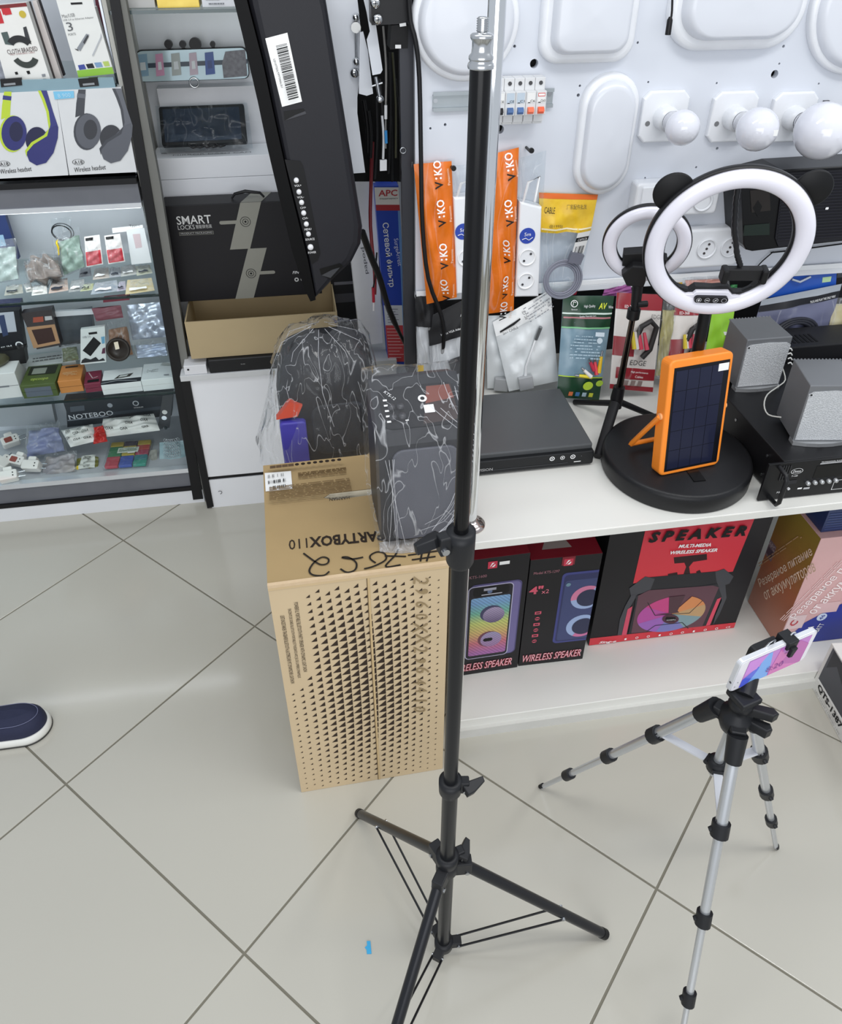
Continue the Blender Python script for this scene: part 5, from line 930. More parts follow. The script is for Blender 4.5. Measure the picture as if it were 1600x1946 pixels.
P, r = baglike('green_clip_card', 'small dark green card under the phone clamp of the ring lamp', [(1382, 560), (1402, 558), (1402, 536), (1382, 538)], (1.685, 1.69), m('1f6a34', .4), .003, .001, 74, None, False)
r = card('blue_box', 'long bright blue box lying behind the clear cable pack at the right', 'box', [(1460, 566), (1588, 550), (1590, 517), (1484, 528)], 1.70, .03, m('2456b4', .35), None, 'carton'); pix(r, 1.70, [([(1562, 537), (1578, 535), (1580, 525), (1563, 527)], m('b8d8a8'))])
b = MB(); b.tube([PT(1505, 531, y=1.695)-r.location, PT(1520, 536, y=1.69)-r.location, PT(1540, 526, y=1.695)-r.location], .003, m('b8c0cc', .3), 6); b.build('handle', r)
P, r = packthing('tv_cable_pack', 'large clear pack with a black header and a coiled dark cable', 'pack', [(1404, 712), (1556, 700), (1598, 544), (1446, 574)], (1.662, 1.69), puff=.012, crumple=.003, seed=75)
P.body('card', r, m('777a92', .4, hex2='565a70', sc=6)); P.body('header', r, m('191a20', .4), 0, .87, 1, .95, .002, False, 10, 2); P.body('hang_strip', r, m('9ea4ac', .4), 0, .95, 1, 1.03, .001, False, 10, 2); P.body('dark_foot', r, m('10121e', .4), .25, 0, 1, .36, .001, False, 8, 4)
txt(r, 'PLUG AND PLAY THE ONLY WAY', P.fr(.76, .905, .006), .075, .006, WTEXT); txt(r, 'TV', P.fr(.68, .3, .006), .03, .018, m('6a86d8')); P.body('blue_band', r, m('2f58b4', .4), .55, .1, .9, .18, .0022, False, 6, 1); txt(r, 'CABLE', P.fr(.74, .14, .006), .035, .011, m('a8c0f0')); 
b = MB(); c = P.at(.5, .55, .008)
for k in range(3): b.hoop(.045-.007*k, [(.006*cos(t), .006*sin(t)) for t in (0, 1.05, 2.1, 3.14, 4.2, 5.2)], m('26272e', .45), FR(c, (1, .1, 0), (-.1, .3, 1)) @ Matrix.Diagonal((1.35, .75, 1, 1)), 32)
b.build('coiled_cable', r); P.body('plastic_bag', r, film('pack_film2', .9, (.95, .95, .98), bsc=16), 0, 0, 1, .87, .012, False)
P, r = packthing('computer_cable_pack', 'dark olive pack lettered COMPUTER CABLE at the right edge of the bench', 'pack', [(1552, 708), (1645, 700), (1668, 560), (1588, 566)], (1.66, 1.69), puff=.008, crumple=.002, seed=76)
P.body('card', r, m('25221c', .4)); P.body('gold_print', r, m('8f7f3c', .35, hex2='d0cbb0', sc=25), 0, .62, 1, .92, .001, False); P.body('clear_top', r, CLEAR, 0, .9, 1, 1, .002, False); txt(r, 'COMPUTER', P.fr(.47, .54, .006), .062, .012, WTEXT); txt(r, 'CABLE', P.fr(.38, .43, .006), .055, .016, WTEXT, bold=.02); dec(r, P.fr(.55, .25, .006), [('l', [(-.02, -.02), (0, 0), (.02, .014)], .005, WTEXT)])
for k, (x, c_) in enumerate(((1470, '3c3f48'), (1500, '9aa0a8'), (1530, '55585f'), (1562, 'b4b8bc'), (1590, '2c2e34'))):
    r = card('dark_pack', ('dark slim pack under the black wall speaker', 'silver slim pack in the gap under the board', 'grey slim pack behind the blue box', 'pale slim pack above the blue box label', 'black slim pack at the right end of the board gap')[k], 'pack', [(x, 528), (x+26, 525), (x+28, 508), (x+2, 511)], 1.76, .02, m(c_, .3, hex2='6a6e76', sc=60), 'slim packs in the gap under the board')
# --- recorder
X = Matrix.Translation((.30, 1.333, ZB)) @ RZ(.004); w, d, h = .308, .247, .052
r = thing('video_recorder', 'flat black video recorder on the bench left of the small tripod', 'recorder', X); DV = m('2c2d30', .42, var=.04, bump=.03, bsc=800)
b = MB(); b.box(.002, .006, .004, w-.002, d, h, m('4d4f51', .4, var=.03)); b.build('lid', r, .003); b = MB(); b.prism(rrect(0, .004, w, h-.012, .005, 3), -.012, .006, m('1b1c1e', .3), FR((0, 0, 0), (1, 0, 0), (0, 0, 1)), .003); rfp = b.build('front_panel', r)
F = FR((0, -.0064, 0), (1, 0, 0), (0, 0, 1)); dec(r, F, [('r', .02, .014, w-.06, .0155, m('3a3b3e')), ('r', .02, .009, w-.1, .0095, m('3a3b3e'))])
for k, x in enumerate((w-.098, w-.074, w-.05)): b = MB(); b.ring(0, 0, .004, .0058 if k != 1 else .0052, .0004, WTEXT, F @ TR(x, .03, 0), 24); b.ring(0, 0, 0.0, .0018, .0004, WTEXT, F @ TR(x, .03, 0), 12); b.build('button', rfp)
dec(r, F, [('r', w-.046, .0145, w-.03, .0165, WTEXT), ('c', w-.03, .03, .0012, m('5a5a5c'))], 'indicator'); txt(r, 'HIKVISION', F @ TR(.05, .018, 0), .05, .007, m('b8b8b8'))
for x in (.03, w-.03):
    for y in (.02, d-.03): b = MB(); b.cyl(.008, 0, .004, BLACK, TR(x, y, 0), n=12); b.build('foot', r)
w_ = cable('white_plug_lead', 'short white plug lead on top of the recorder beside the chrome pole', [(912, 798, 1.43), (905, 822, 1.41), (898, 850, 1.38)], .003, m('d8d8da', .4))
# --- big ring lamp with round ears
c = Vector((.774, 1.27, 1.1535)); RL = FR(c, (.978, -.207, 0), (-.037, -.175, .984))
rl = thing('ring_lamp', 'large white ring lamp with black round ears on a heavy black base', 'ring lamp', (.785, 1.29, ZB)); XL = Matrix.Translation(-Vector((.785, 1.29, ZB))) @ RL
RM = .1314; hw = .0172; DF = m('e6e4ee', .22, var=.01, coat=.3)
b = MB(); b.hoop(RM, [(hw*cos(radians(a)), .013*sin(radians(a))) for a in range(0, 181, 18)], DF, XL, 96); b.build('diffuser', rl)
b = MB(); b.hoop(RM, [(-hw-.0015, -.001), (-hw-.0015, -.014), (-hw+.004, -.02), (hw-.002, -.02), (hw+.0022, -.014), (hw+.0022, -.001)], PLASTIC, XL, 96); rh = b.build('ring_housing', rl)
for px, rr in (((1283, 373), .036), ((1549, 366), .034)):
    q = PL(*px, RL); b = MB(); Xe = XL @ TR(q[0], q[1], -.018); b.lathe([(rr-.002, 0), (rr, .002), (rr, .005), (rr-.002, .007), (.001, .0072)], m('0f0f11', .5), Xe, 36); b.build('round_ear', rh)
pl = [PL(*q, RL) for q in ((1276, 541), (1310, 553), (1322, 545), (1356, 547), (1384, 545), (1394, 556), (1420, 556), (1442, 537), (1462, 545), (1440, 575), (1350, 592), (1280, 570))]
b = MB(); b.prism(pl, -.016, -.002, PLASTIC, XL, .002); b.build('control_bridge', rl)
pl = [PL(*q, RL) for q in ((1272, 550), (1296, 556), (1316, 556), (1322, 551), (1384, 551), (1392, 560), (1420, 560), (1432, 566), (1360, 588), (1290, 575))]; b = MB(); b.prism(pl, -.004, .006, DF, XL, .003); b.build('white_bridge', rl)
q = PL(1349, 563, RL); e = PL(1381, 563, RL)[0]-q[0]; Xc = XL @ TR(q[0], q[1], .0135); b = MB(); b.prism(rrect(-e, -.0065, e, .0065, .0062, 5), -.008, 0, m('16161a', .35), Xc); cpn = b.build('control_panel', rl)
for k in range(4):
    x = -e+e*2*(k+.5)/4; dec(cpn, Xc @ TR(x, 0, 0), [('o', 0, 0, .0042, .005, m('b8b8c0'))]+([('r', -.0028, -.0006, .0028, .0006, WTEXT)] if k < 2 else [])+([('r', -.0006, -.0028, .0006, .0028, WTEXT)] if k == 0 else [])+([('l', [(-.002, -.002), (.0005, .001)], .0008, WTEXT), ('l', [(.0, -.001), (.002, .002)], .0008, WTEXT)] if k == 2 else []), 'button')
b = MB()
gp = [PL(*q, RL)+(z,) for q, z in (((1414, 352), -.03), ((1404, 392), -.022), ((1399, 440), -.014), ((1403, 490), -.01), ((1409, 510), -.008))]
path = []
for i in range(len(gp)-1):
    for k in range(8): path.append(XL @ Vector(gp[i]).lerp(Vector(gp[i+1]), k/8))
b.tube(path+[XL @ Vector(gp[-1])], [.0058 if k % 2 else .0048 for k in range(len(path)+1)], m('1c1c1f', .3), 10); b.build('gooseneck', rl)
q0, q1 = PL(1374, 533, RL), PL(1455, 512, RL); cxy = ((q0[0]+q1[0])/2, (q0[1]+q1[1])/2); Xp = XL @ TR(cxy[0], cxy[1], -.004) @ RZ(.02)
b = MB(); b.prism(rrect(-.036, -.0125, .036, .0125, .004, 3), -.008, .006, m('1e1e20', .5), Xp, .002); pcl = b.build('phone_clamp', rl)
for s in (-1, 1): b = MB(); b.prism(rrect(s*.036-.006, -.016, s*.036+.006, .014, .004, 3), -.009, .014, m('131315', .45), Xp, .003); b.build('clamp_jaw', pcl)
b = MB(); p0 = Vector((0, 0, .04)); p2 = XL @ Vector((-.0, -.146, -.012)); pm_ = p0.lerp(p2, .66)
b.tube([p0, pm_], .0142, PLASTIC, 20); lpo = b.build('lower_pole', rl); b = MB(); b.tube([pm_, p2], .0118, m('0e0e10', .3), 20); b.build('upper_pole', rl)
for t in (.645, .667): 
    q = p0.lerp(p2, t); dv = (p2-p0).normalized(); b = MB(); b.tube([q, q+dv*.003], .0148, m('e8e8ea', .3), 20); b.build('white_band', lpo)
b = MB(); b.lathe([(.159, 0), (.1615, .004), (.162, .034), (.159, .042), (.153, .045), (.05, .046), (.024, .05), (.018, .062), (.001, .062)], m('1a1a1c', .38, var=.05, bump=.08, bsc=600), None, 72); bds = b.build('base_disc', rl)
b = MB(); b.box(-.012, -.11, .0455, .014, -.03, .0475, m('0c0c0d', .25)); b.build('base_slot', bds)
w = cable('white_lead', 'thin white lead running down beside the ring lamp pole', [(1341, 600, 1.45), (1336, 640, 1.45), (1322, 680, 1.45), (1318, 720, 1.46)], .002, m('dcdcde', .4))
# --- small ring lamp on a table tripod
c = Vector((.7022, 1.45, 1.0924)); R2 = FR(c, (.952, -.306, 0), (-.067, -.208, .976)); hub = PT(1172, 762, y=1.475)
sr = thing('small_ring_lamp', 'small white ring lamp on a black table tripod left of the large one', 'ring lamp', (hub.x, hub.y, ZB)); o = Vector((hub.x, hub.y, ZB)); X2 = Matrix.Translation(-o) @ R2
b = MB(); b.hoop(.0736, [(.0137*cos(radians(a)), .009*sin(radians(a))) for a in range(0, 181, 20)], DF, X2, 72); b.build('diffuser', sr)
b = MB(); b.hoop(.0736, [(-.0145, -.001), (-.0145, -.01), (-.008, -.014), (.008, -.014), (.0155, -.01), (.0155, -.001)], PLASTIC, X2, 72); b.build('ring_housing', sr)
def W2(px, py, y): return PT(px, py, y=y)-o
b = MB()
pl = [PL(*q, R2) for q in ((1185, 477), (1228, 474), (1268, 488), (1262, 503), (1238, 506), (1182, 500))]; b.prism(pl, -.012, .012, m('141416', .5), X2, .003); b.build('phone_clamp', sr)
b = MB(); pl = [PL(*q, R2) for q in ((1181, 508), (1202, 490), (1228, 492), (1226, 520), (1222, 530), (1190, 528))]; b.prism(pl, .008, .03, m('1a1a1c', .45), X2, .003); b.build('clamp_jaw', sr)
b = MB(); b.tube([W2(1214, 520, 1.455), W2(1208, 580, 1.455)], [.012, .0105], m('161618', .45), 12); b.tube([W2(1208, 580, 1.455), W2(1205, 603, 1.455)], [.009, .009], m('121214', .5), 12); b.build('tilt_head', sr)
b = MB(); q = W2(1204, 595, 1.457); b.cyl(.014, -.012, .01, m('161618', .4), TR(*q), n=16); b.build('lock_collar', sr); b = MB(); q = W2(1221, 578, 1.445); b.cyl(.007, -.01, .012, PLASTIC, FR(q, (0, 0, 1), (0, 1, 0)), n=12); b.build('tilt_knob', sr)
b = MB()
for k, dx in enumerate((-.006, .0, .006)): b.tube([W2(1202, 606, 1.457)+Vector((dx*.7, 0, 0)), W2(1176, 742, 1.475)+Vector((dx, 0, 0))], .0028, m('6a6058' if k != 1 else '1b1a1a', .25, .85), 8)
b.build('telescopic_rod', sr)
b = MB(); b.tube([W2(1177, 735, 1.475), W2(1172, 757, 1.475), W2(1170, 775, 1.47)], [.0135, .015, .013], m('141416', .45), 14); hb_ = b.build('hub', sr)
f1 = PT(1137, 868, z=ZB+.008)-o; b = MB(); b.tube([W2(1168, 768, 1.465), f1], [.0125, .0115], m('18181a', .5), 12); b.build('leg', sr)
f2 = PT(1240, 790, z=ZB+.006)-o; b = MB(); b.tube([W2(1178, 764, 1.475), f2], [.008, .007], m('18181a', .5), 10); b.build('leg', sr)
f3 = PT(1092, 764, z=ZB+.006)-o; b = MB(); b.tube([W2(1164, 766, 1.48), f3], [.008, .007], m('18181a', .5), 10); b.build('leg', sr)
b = MB(); b.cyl(.004, 0, .002, STEEL, FR(f1+Vector((.004, -.011, .002)), (1, 0, 0), (0, 0, 1)), n=10); b.build('foot_rivet', sr)
# --- solar panel lamp
zS_ = ZB+.0475; A = PT(1252, 906, z=zS_); B_ = PT(1366, 882.5, z=zS_); w = (B_-A).length; u = (B_-A).normalized(); bk = Vector((-u.y, u.x, 0)); ln = radians(10)
v = Vector((0, 0, 1))*cos(ln)+bk*sin(ln); SX = FR(A, u, v)
# height of the panel measured along its own plane
h = PL(1244, 692, SX)[1]; so = thing('solar_panel_lamp', 'orange framed solar panel lamp leaning on the black lamp base', 'solar lamp', SX); OR = m('f58c2c', .38, var=.02, sc=10)
b = MB(); b.prism(rrect(0, 0, w, h, .012, 5), -.03, 0, OR, None, .004); b.build('frame', so)
b = MB(); b.prism([(.011, .009), (w-.008, .009), (w-.008, h-.016), (.011, h-.016)], .0002, .0008, m('0e0f16', .25)); pbk = b.build('solar_panel', so)
for i in range(4):
    for j in range(5):
        x0 = .016+i*(w-.036)/4; y0 = .014+j*(h-.036)/5; b = MB(); b.box(x0, y0, .0008, x0+(w-.036)/4-.0012, y0+(h-.036)/5-.0012, .0013, m('171b33', .28, var=.05, coat=.2)); b.build('solar_cell', pbk)
dec(so, TR(w-.034, h-.03, .0012), [('r', 0, -.008, .024, .008, PAPER)], 'price_sticker')
for x in (-.004, w): b = MB(); b.cyl(.007, 0, .006, m('f0b27a', .4), TR(x, h*.52, -.014) @ RY(pi/2), n=16); b.build('pivot_knob', so)
def frombase(px, z): return SX.inverted() @ PT(*px, z=z)
el = SX.inverted() @ PT(1187, 846, z=ZB+.06); 
for s, xx in ((0, -.003), (1, w-.004)):
    top = Vector((xx, h*.52, -.014)); dn = Vector((el.x if s == 0 else el.x+w+.045, el.y, el.z)); dn.x = xx-.004 if s == 0 else xx+.004
    b = MB(); d = dn-top; b.tube([top, top+d*.5, dn], [.0065, .0065, .0065], OR, 4); b.build('stand_arm', so)
b = MB(); b.tube([Vector((-.007, el.y, el.z)), Vector((w+.0, el.y, el.z))], .0065, OR, 4); b.build('stand_foot', so)
# --- amplifier, black box, grey speakers
X = Matrix.Translation((.947, 1.148, ZB+.004)); w, d, h = .46, .385, .094
am = thing('amplifier', 'black rack amplifier with a front handle at the right end of the bench', 'amplifier', X); AB = m('161618', .42, var=.05, bump=.04, bsc=700)
b = MB(); b.box(0, .006, 0, w, d, h, AB); b.build('case', am, .002); b = MB(); b.box(-.036, 0, -.002, w+.03, .006, h, m('131315', .38)); afp = b.build('front_panel', am, .001)
F = FR((0, -.0002, 0), (1, 0, 0), (0, 0, 1)); its = [('r', .075, .045, .16, .078, m('0a0a0c', .2)), ('o', .032, .07, .0125, .0135, WTEXT, 32, 0, 360, .55), ('r', .08, .082, .135, .085, m('b0b0b2')), ('r', .018, .037, .04, .047, m('26262a')), ('r', .048, .02, .058, .024, WTEXT), ('r', .062, .018, .076, .023, m('b8b8ba'))]
dec(am, F, its); txt(am, 'Dinton', F @ TR(.032, .07, 0), .018, .007, WTEXT, .3); txt(am, 'T-120', F @ TR(.03, .058, 0), .014, .004, WTEXT); txt(am, 'POWER', F @ TR(.012, .017, 0), .02, .0045, WTEXT); txt(am, 'PROFESSIONAL PLAYER', F @ TR(.107, .0875, 0), .05, .003, WTEXT)
for k in range(5): b = MB(); b.lathe([(.0048, 0), (.0045, .006), (.003, .008), (.0004, .008)], m('b9babc', .25, .7), F @ TR(.066+.016*k, .036, .0002), 14); b.build('control_knob', afp)
b = MB(); b.cyl(.003, 0, .003, m('c8c8ca', .3), F @ TR(.026, .025, 0), n=12); b.build('power_led', afp); dec(am, F, [('r', .13, .008, .17, .034, WTEXT), ('r', .131, .009, .169, .033, m('131315'))], 'square_outline')
b = MB(); b.tube([(-.012, 0, .086), (-.012, -.028, .084), (-.012, -.034, .074), (-.012, -.034, .018), (-.012, -.028, .008), (-.012, 0, .006)], .0048, PLASTIC, 10); b.build('handle', afp)
for k in range(4): b = MB(); b.box(-.004+.0055*k, -.002, .05, -.001+.0055*k, 0, .088, m('2a2a2c', .4)); b.build('vent_rib', afp)
for x, y, z in ((-.0008, .06, .07), (-.0008, .2, .07), (-.0008, .32, .075), (-.0008, .06, .02)): b = MB(); b.cyl(.0035, 0, .0014, STEEL, FR((x, y, z), (0, -1, 0), (0, 0, 1)), n=10); b.build('screw', am)
X = Matrix.Translation((1.078, 1.515, ZB)) ; r = crate('black_receiver', 'black vented receiver box standing behind the amplifier', 'receiver', Matrix.Translation((1.06, 1.545, ZB)), .36, .10, .135, m('17171a', .45), None, .003, 'case')
for k in range(9): b = MB(); b.box(.1+.012*k, .02, .1352, .106+.012*k, .06, .136, m('050506', .6)); b.build('vent_slot', r)
txt(r, 'MULTI', FRONT() @ TR(.03, .10, 0) @ RZ(-pi/2), .05, .016, m('d8d8da'))
zA_ = ZB+.004+h+.0006
def gspk(pa, pb, lb, hh, dd):
    X, w, a = base(pa, pb, zA_); r = thing('desktop_speaker', lb, 'speaker', X, 'grey desktop speakers on the amplifier'); GM = m('85888c', .42, .35, var=.04); SID = m('6a6d70', .4, .3)
    b = MB(); b.hexa([(0, .004, .008), (w, .004, .008), (w*.96, dd, .008), (w*.04, dd, .008)], [(0, .008, hh), (w, .008, hh), (w*.96, dd, hh+.004), (w*.04, dd, hh+.004)], m('76787b', .4, .3, var=.03)); b.build('cabinet', r, .002)
    b = MB(); b.prism([(.004, .012), (w-.004, .012), (w-.002, hh*.86), (w*.9, hh*.9), (w*.5, hh*.92), (w*.1, hh*.9), (.002, hh*.86)], 0, .004, m('e8eaec', .55, .0, var=.0, sc=420, hex2='9a9da1', bump=.6, bsc=450), FR((0, .006, 0), (1, 0, 0), (0, .02, 1))); b.build('grille', r)
    b = MB(); b.prism([(0, 0), (w*.25, -.006), (w*.5, -.008), (w*.75, -.006), (w, 0), (w, .02), (0, .02)], 0, .009, m('c2c4c6', .25, .7)); b.build('base', r); dec(r, FR((w*.47, -.0082, .004), (1, 0, 0), (0, 0, 1)), [('r', 0, -.0015, .012, .002, m('77787a'))], 'badge')
    b = MB()
    for k in range(14): x = w*.05+k*w*.9/13; b.cyl(.0026, 0, .003, GM, FR((x, dd+.0005, hh+.003), (1, 0, 0), (0, 0, 1)), n=8)
    b.build('ridged_edge', r); b = MB(); b.cyl(.0022, 0, .0005, INK, FR((.006, .0036, hh*.86), (1, 0, 0), (0, 0, 1)), n=10); b.build('reset_hole', r)
gspk((1397, 745), (1480, 738), 'grey speckled desktop speaker at the back of the amplifier', .132, .105)
gspk((1505, 846), (1602, 846), 'grey speckled desktop speaker at the front of the amplifier', .142, .11)
w = cable('speaker_wire', 'thin white speaker wire looping between the two grey speakers', [(1487, 700, 1.47), (1492, 722, 1.45), (1478, 735, 1.42), (1458, 750, 1.36), (1452, 770, 1.33), (1460, 788, 1.30), (1484, 793, 1.27)], .0016, m('cfcfc8', .4))
for k in range(4): w = cable('white_coil_wire', ('topmost white wire end beside the rear speaker', 'second white wire end beside the rear speaker', 'third white wire end beside the rear speaker', 'lowest white wire end beside the rear speaker')[k], [(1497, 664+9*k, 1.50), (1502, 662+9*k, 1.50), (1505, 666+9*k, 1.50)], .0018, m('e6e6e2', .4), 6, 'white wire ends')
# ================================================================== boxes on the lower shelf of the bench
ZS = 0.0586
DK = m('1b1a1d', .4); MRN = m('7c1626', .4); PK = m('d2546a', .45)
def logo(r, X, s): dec(r, X, [('r', -s, -s, s, s, m('c4304a', .4)), ('p', [(-s*.6, -s*.6), (-s*.1, s*.6), (s*.4, s*.6), (-s*.1, s*.05), (-s*.25, -s*.2)], WTEXT), ('p', [(-s*.25, -s*.6), (s*.55, s*.2), (s*.6, -s*.1), (s*.3, -s*.6)], WTEXT)], 'logo')
hK = PT(990, 1068, y=1.243).z-ZS
X, w, a = base((858, 1287), (983, 1268), ZS); rot = X.to_3x3()
w1 = .168; o = PT(983, 1268, z=ZS); X = Matrix.Translation(o) @ rot.to_4x4() @ TR(-w1, 0, 0)
h1 = PT(1015, 1049, y=1.243).z-ZS
r = crate('speaker_carton', 'black carton with a rainbow speaker picture, half behind the light stand', 'box', X, w1, .22, h1, DK, 'black and maroon speaker cartons', .001, 'carton', MRN); F = FRONT() @ TR(-.012, 0, 0)
RB = grad('rainbow_print', [(0, 'a86aa8'), (.18, 'c8707c'), (.35, 'd0b070'), (.52, 'c4cc74'), (.68, '74b49a'), (.85, '7aa4d0'), (1, '8ab4dc')], 2, h1*.2, h1*.72, .4, 60)
VI = m('4a4470', .4); VL = m('8a82b4', .4)
dec(r, F, [('p', rrect(.042, h1*.155, .168, h1*.8, .014), VI), ('p', rrect(.05, h1*.16, .165, h1*.79, .013), m('6c6494', .4)), ('p', rrect(.038, h1*.15, .148, h1*.785, .012), m('b8b4cc', .4)), ('p', rrect(.040, h1*.155, .146, h1*.78, .011), m('26242c', .4)), ('p', rrect(.05, h1*.70, .138, h1*.775, .01), m('121216', .3)), ('p', rrect(.046, h1*.18, .142, h1*.69, .006), RB),
    ('c', .098, h1*.545, .028, m('3a3a5a', .4)), ('c', .104, h1*.53, .027, grad('cone_print', [(0, '5a4a70'), (1, 'b8a8c8')], 2, h1*.45, h1*.62, .4, 90)), ('c', .096, h1*.32, .028, m('6a3a4a', .4)), ('c', .102, h1*.315, .027, grad('cone_print2', [(0, 'a070a0'), (1, 'a0a0c0')], 2, h1*.22, h1*.42, .4, 90)), ('p', rrect(.082, h1*.30, .106, h1*.33, .006), INK), ('c', .09, h1*.735, .006, m('5a6a8a')), ('r', .075, h1*.745, .105, h1*.765, m('9a9aa6')), ('r', .07, h1*.71, .12, h1*.718, m('b0b0ba'))])
txt(r, 'WIRELESS SPEAKER', F @ TR(.085, h1*.075, .0002), .155, h1*.07, m('8a1a2a'), .25, bold=.05); txt(r, 'WIRELESS SPEAKER', F @ TR(.085, h1*.077, .0008), .155, h1*.066, m('eeb0b8'), .25)
txt(r, 'Model KTS-1600', F @ TR(.045, h1*.865, 0), .07, h1*.022, m('9a6a74')); txt(r, '4"', F @ TR(.012, h1*.74, 0), .02, h1*.05, PK); txt(r, 'x2', F @ TR(.022, h1*.69, 0), .016, h1*.03, PK)
logo(r, F @ TR(.092, h1*.945, .0005), .011); dec(r, F @ TR(.12, h1*.947, .0005), [('r', -.012, -.004, .012, .006, PAPER)], 'price_sticker')
X, w, a = base((985, 1266), (1107, 1252), ZS); w2 = w
F = FRONT(); r = crate('speaker_carton', 'black carton lettered 4 inch x2 with a blue speaker picture, second from the stand', 'box', X, w2, .24, hK, DK, 'black and maroon speaker cartons', .001, 'carton', MRN); h = hK
BLp = m('5a62b0', .4); SK = m('9aaed4', .4)
cl = lambda pts: [(min(x, w2-.001), y) for x, y in pts]
dec(r, F, [('p', cl(rrect(.082, h*.2, w2+.03, h*.86, .012)), m('3a3f7e', .4)), ('p', cl(rrect(.088, h*.215, w2+.03, h*.84, .01)), m('262c58', .4)), ('p', cl(rrect(.092, h*.225, w2+.03, h*.79, .008)), m('39426e', .4))]
    + [('p', cl(circ(.152, h*cy, .04, 32, ry=.04)), SK) for cy in (.62, .35)] + [('p', cl(circ(.152, h*.62, .04, 16, 60, 190)+[(.152, h*.62)]), m('d07a9c', .4)), ('p', cl(circ(.152, h*.35, .04, 16, 240, 360)+[(.152, h*.35)]), m('c8709c', .4))] + [('p', cl(circ(.156, h*cy, .029, 28)), m('232848', .4)) for cy in (.615, .345)] + [('c', .1, h*.755, .006, m('6a8a9a'))])
txt(r, '4"', F @ TR(.022, h*.735, 0), .034, h*.07, PK, bold=.03); txt(r, 'x2', F @ TR(.045, h*.715, 0), .018, h*.035, m('e07a8a')); txt(r, 'Model KTS-1297', F @ TR(.042, h*.885, 0), .062, h*.022, m('a8707a'))
for k in range(6): dec(r, F @ TR(.034, h*(.52-.055*k), 0), [(('r', -.008, -.005, .008, .005, PK) if k % 2 == 0 else ('c', 0, 0, .006, PK))]+[('r', -.005, -.002, .005, .002, DK)], 'icon')
txt(r, 'WIRELESS SPEAKER', F @ TR(w2*.5, h*.075, .0002), w2*.9, h*.075, m('8a1a2a'), .25, bold=.05); txt(r, 'WIRELESS SPEAKER', F @ TR(w2*.5, h*.077, .0008), w2*.9, h*.07, m('f0b4bc'), .25)
b = MB(); b.box(w2*.44, -.0012, h*.93, w2*.62, -.0004, h, MRN); b.build('tuck_tab', r); logo(r, F @ TR(w2*.53, h*.955, .0012), .011); dec(r, TOP(h), [('p', [(w2*.2, .03), (w2*.62, .03), (w2*.5, .1), (w2*.4, .1)], m('9a8f8c')), ('r', w2*.1, .06, w2*.16, .09, m('9a8f8c'))], 'seal')
# --- wide SPEAKER carton
X, w, a = base((1118, 1227), (1395, 1193), ZS); h = .50
r = crate('speaker_carton', 'wide black and red carton lettered SPEAKER in the middle of the lower shelf', 'box', X, w, .26, h, DK, None, .0012)
def q5(px, py): return PL(px, py, X @ FRONT())
def z5(x, y): return q5(1100+x*.225, 960+y*.225)
def zz(*p): return [z5(*a) for a in p]
RG = grad('red_print', [(0, 'd8303c'), (.6, 'd03040'), (1, '8f1c30')], 2, .2, .45, .4); SK1 = m('2c2c30', .4); SK2 = m('3e3f45', .4)
top = z5(1480, 120)[1]+.02
its = [('p', zz((458, 660), (1300, 560), (1480, 120))+[(z5(1480, 120)[0]+.003, top), (z5(560, 210)[0]-.004, top), z5(560, 215)], RG), ('p', [(0.001, .001), (w-.001, .001)]+[z5(1325, 990), z5(95, 1125)], m('cf3440', .4)),
  ('p', zz((800, 440), (1080, 410), (1082, 460), (965, 478), (930, 520), (940, 580), (880, 590), (905, 520), (890, 485), (806, 492)), m('30161a', .4)),
  ('p', zz((750, 580), (830, 565), (835, 600), (755, 612)), m('30161a')), ('p', zz((990, 560), (1020, 545), (1035, 575), (995, 585)), m('30161a')),
  ('p', zz((560, 610), (1180, 555), (1180, 680), (570, 740)), m('27272b', .4)), ('p', zz((425, 700), (560, 600), (640, 620), (600, 720), (440, 770)), SK2), ('p', zz((1150, 560), (1225, 535), (1305, 600), (1270, 660), (1180, 690), (1160, 640)), SK2),
  ('p', zz((440, 760), (500, 740), (430, 860), (410, 900), (360, 1095), (325, 1095), (345, 960), (390, 850)), SK2), ('p', zz((1180, 690), (1235, 670), (1245, 780), (1185, 920), (1130, 1010), (1150, 930), (1205, 800)), SK2),
  ('p', zz((480, 760), (1170, 660), (1205, 770), (1070, 1015), (415, 1085), (470, 850)), SK1), ('p', zz((500, 760), (590, 715), (1130, 675), (1180, 690), (1040, 1020), (440, 1078)), m('5f3a46', .4)),
  ('p', zz((410, 875), (450, 850), (400, 1090), (360, 1094)), m('d04a64')), ('p', zz((1165, 790), (1200, 775), (1105, 1008), (1070, 1014)), m('d84860'))]
cx, cy = z5(778, 915); RX_, RY_ = z5(1062, 880)[0]-cx, z5(760, 770)[1]-cy
def sec(a0, a1, M): return ('p', [(cx, cy)]+[(cx+RX_*cos(radians(a0+(a1-a0)*i/10)), cy+RY_*sin(radians(a0+(a1-a0)*i/10))) for i in range(11)], M)
for a0, a1, c_ in ((100, 145, 'c84080'), (145, 200, 'b44a9a'), (200, 250, '9a62b4'), (250, 300, '7a7ab8'), (300, 340, '7f9aa0'), (340, 380, 'c09a6c'), (20, 62, 'd88a52')): its.append(sec(a0, a1, m(c_, .4)))
its += [('p', zz((760, 770), (895, 755), (830, 885), (845, 900), (740, 915), (640, 915), (755, 905)), m('4a2a34', .4)), ('l', zz((580, 820), (640, 925), (930, 905), (1040, 800)), .002, SK1), ('l', zz((570, 1060), (640, 1010), (870, 985), (920, 1035)), .002, SK1), ('p', zz(*circ(770, 955, 70, 24, ry=38)), m('4a2434')), ('p', zz((725, 950), (735, 935), (810, 938), (818, 955), (800, 972), (732, 972)), INK)]
dec(r, FRONT(), its)
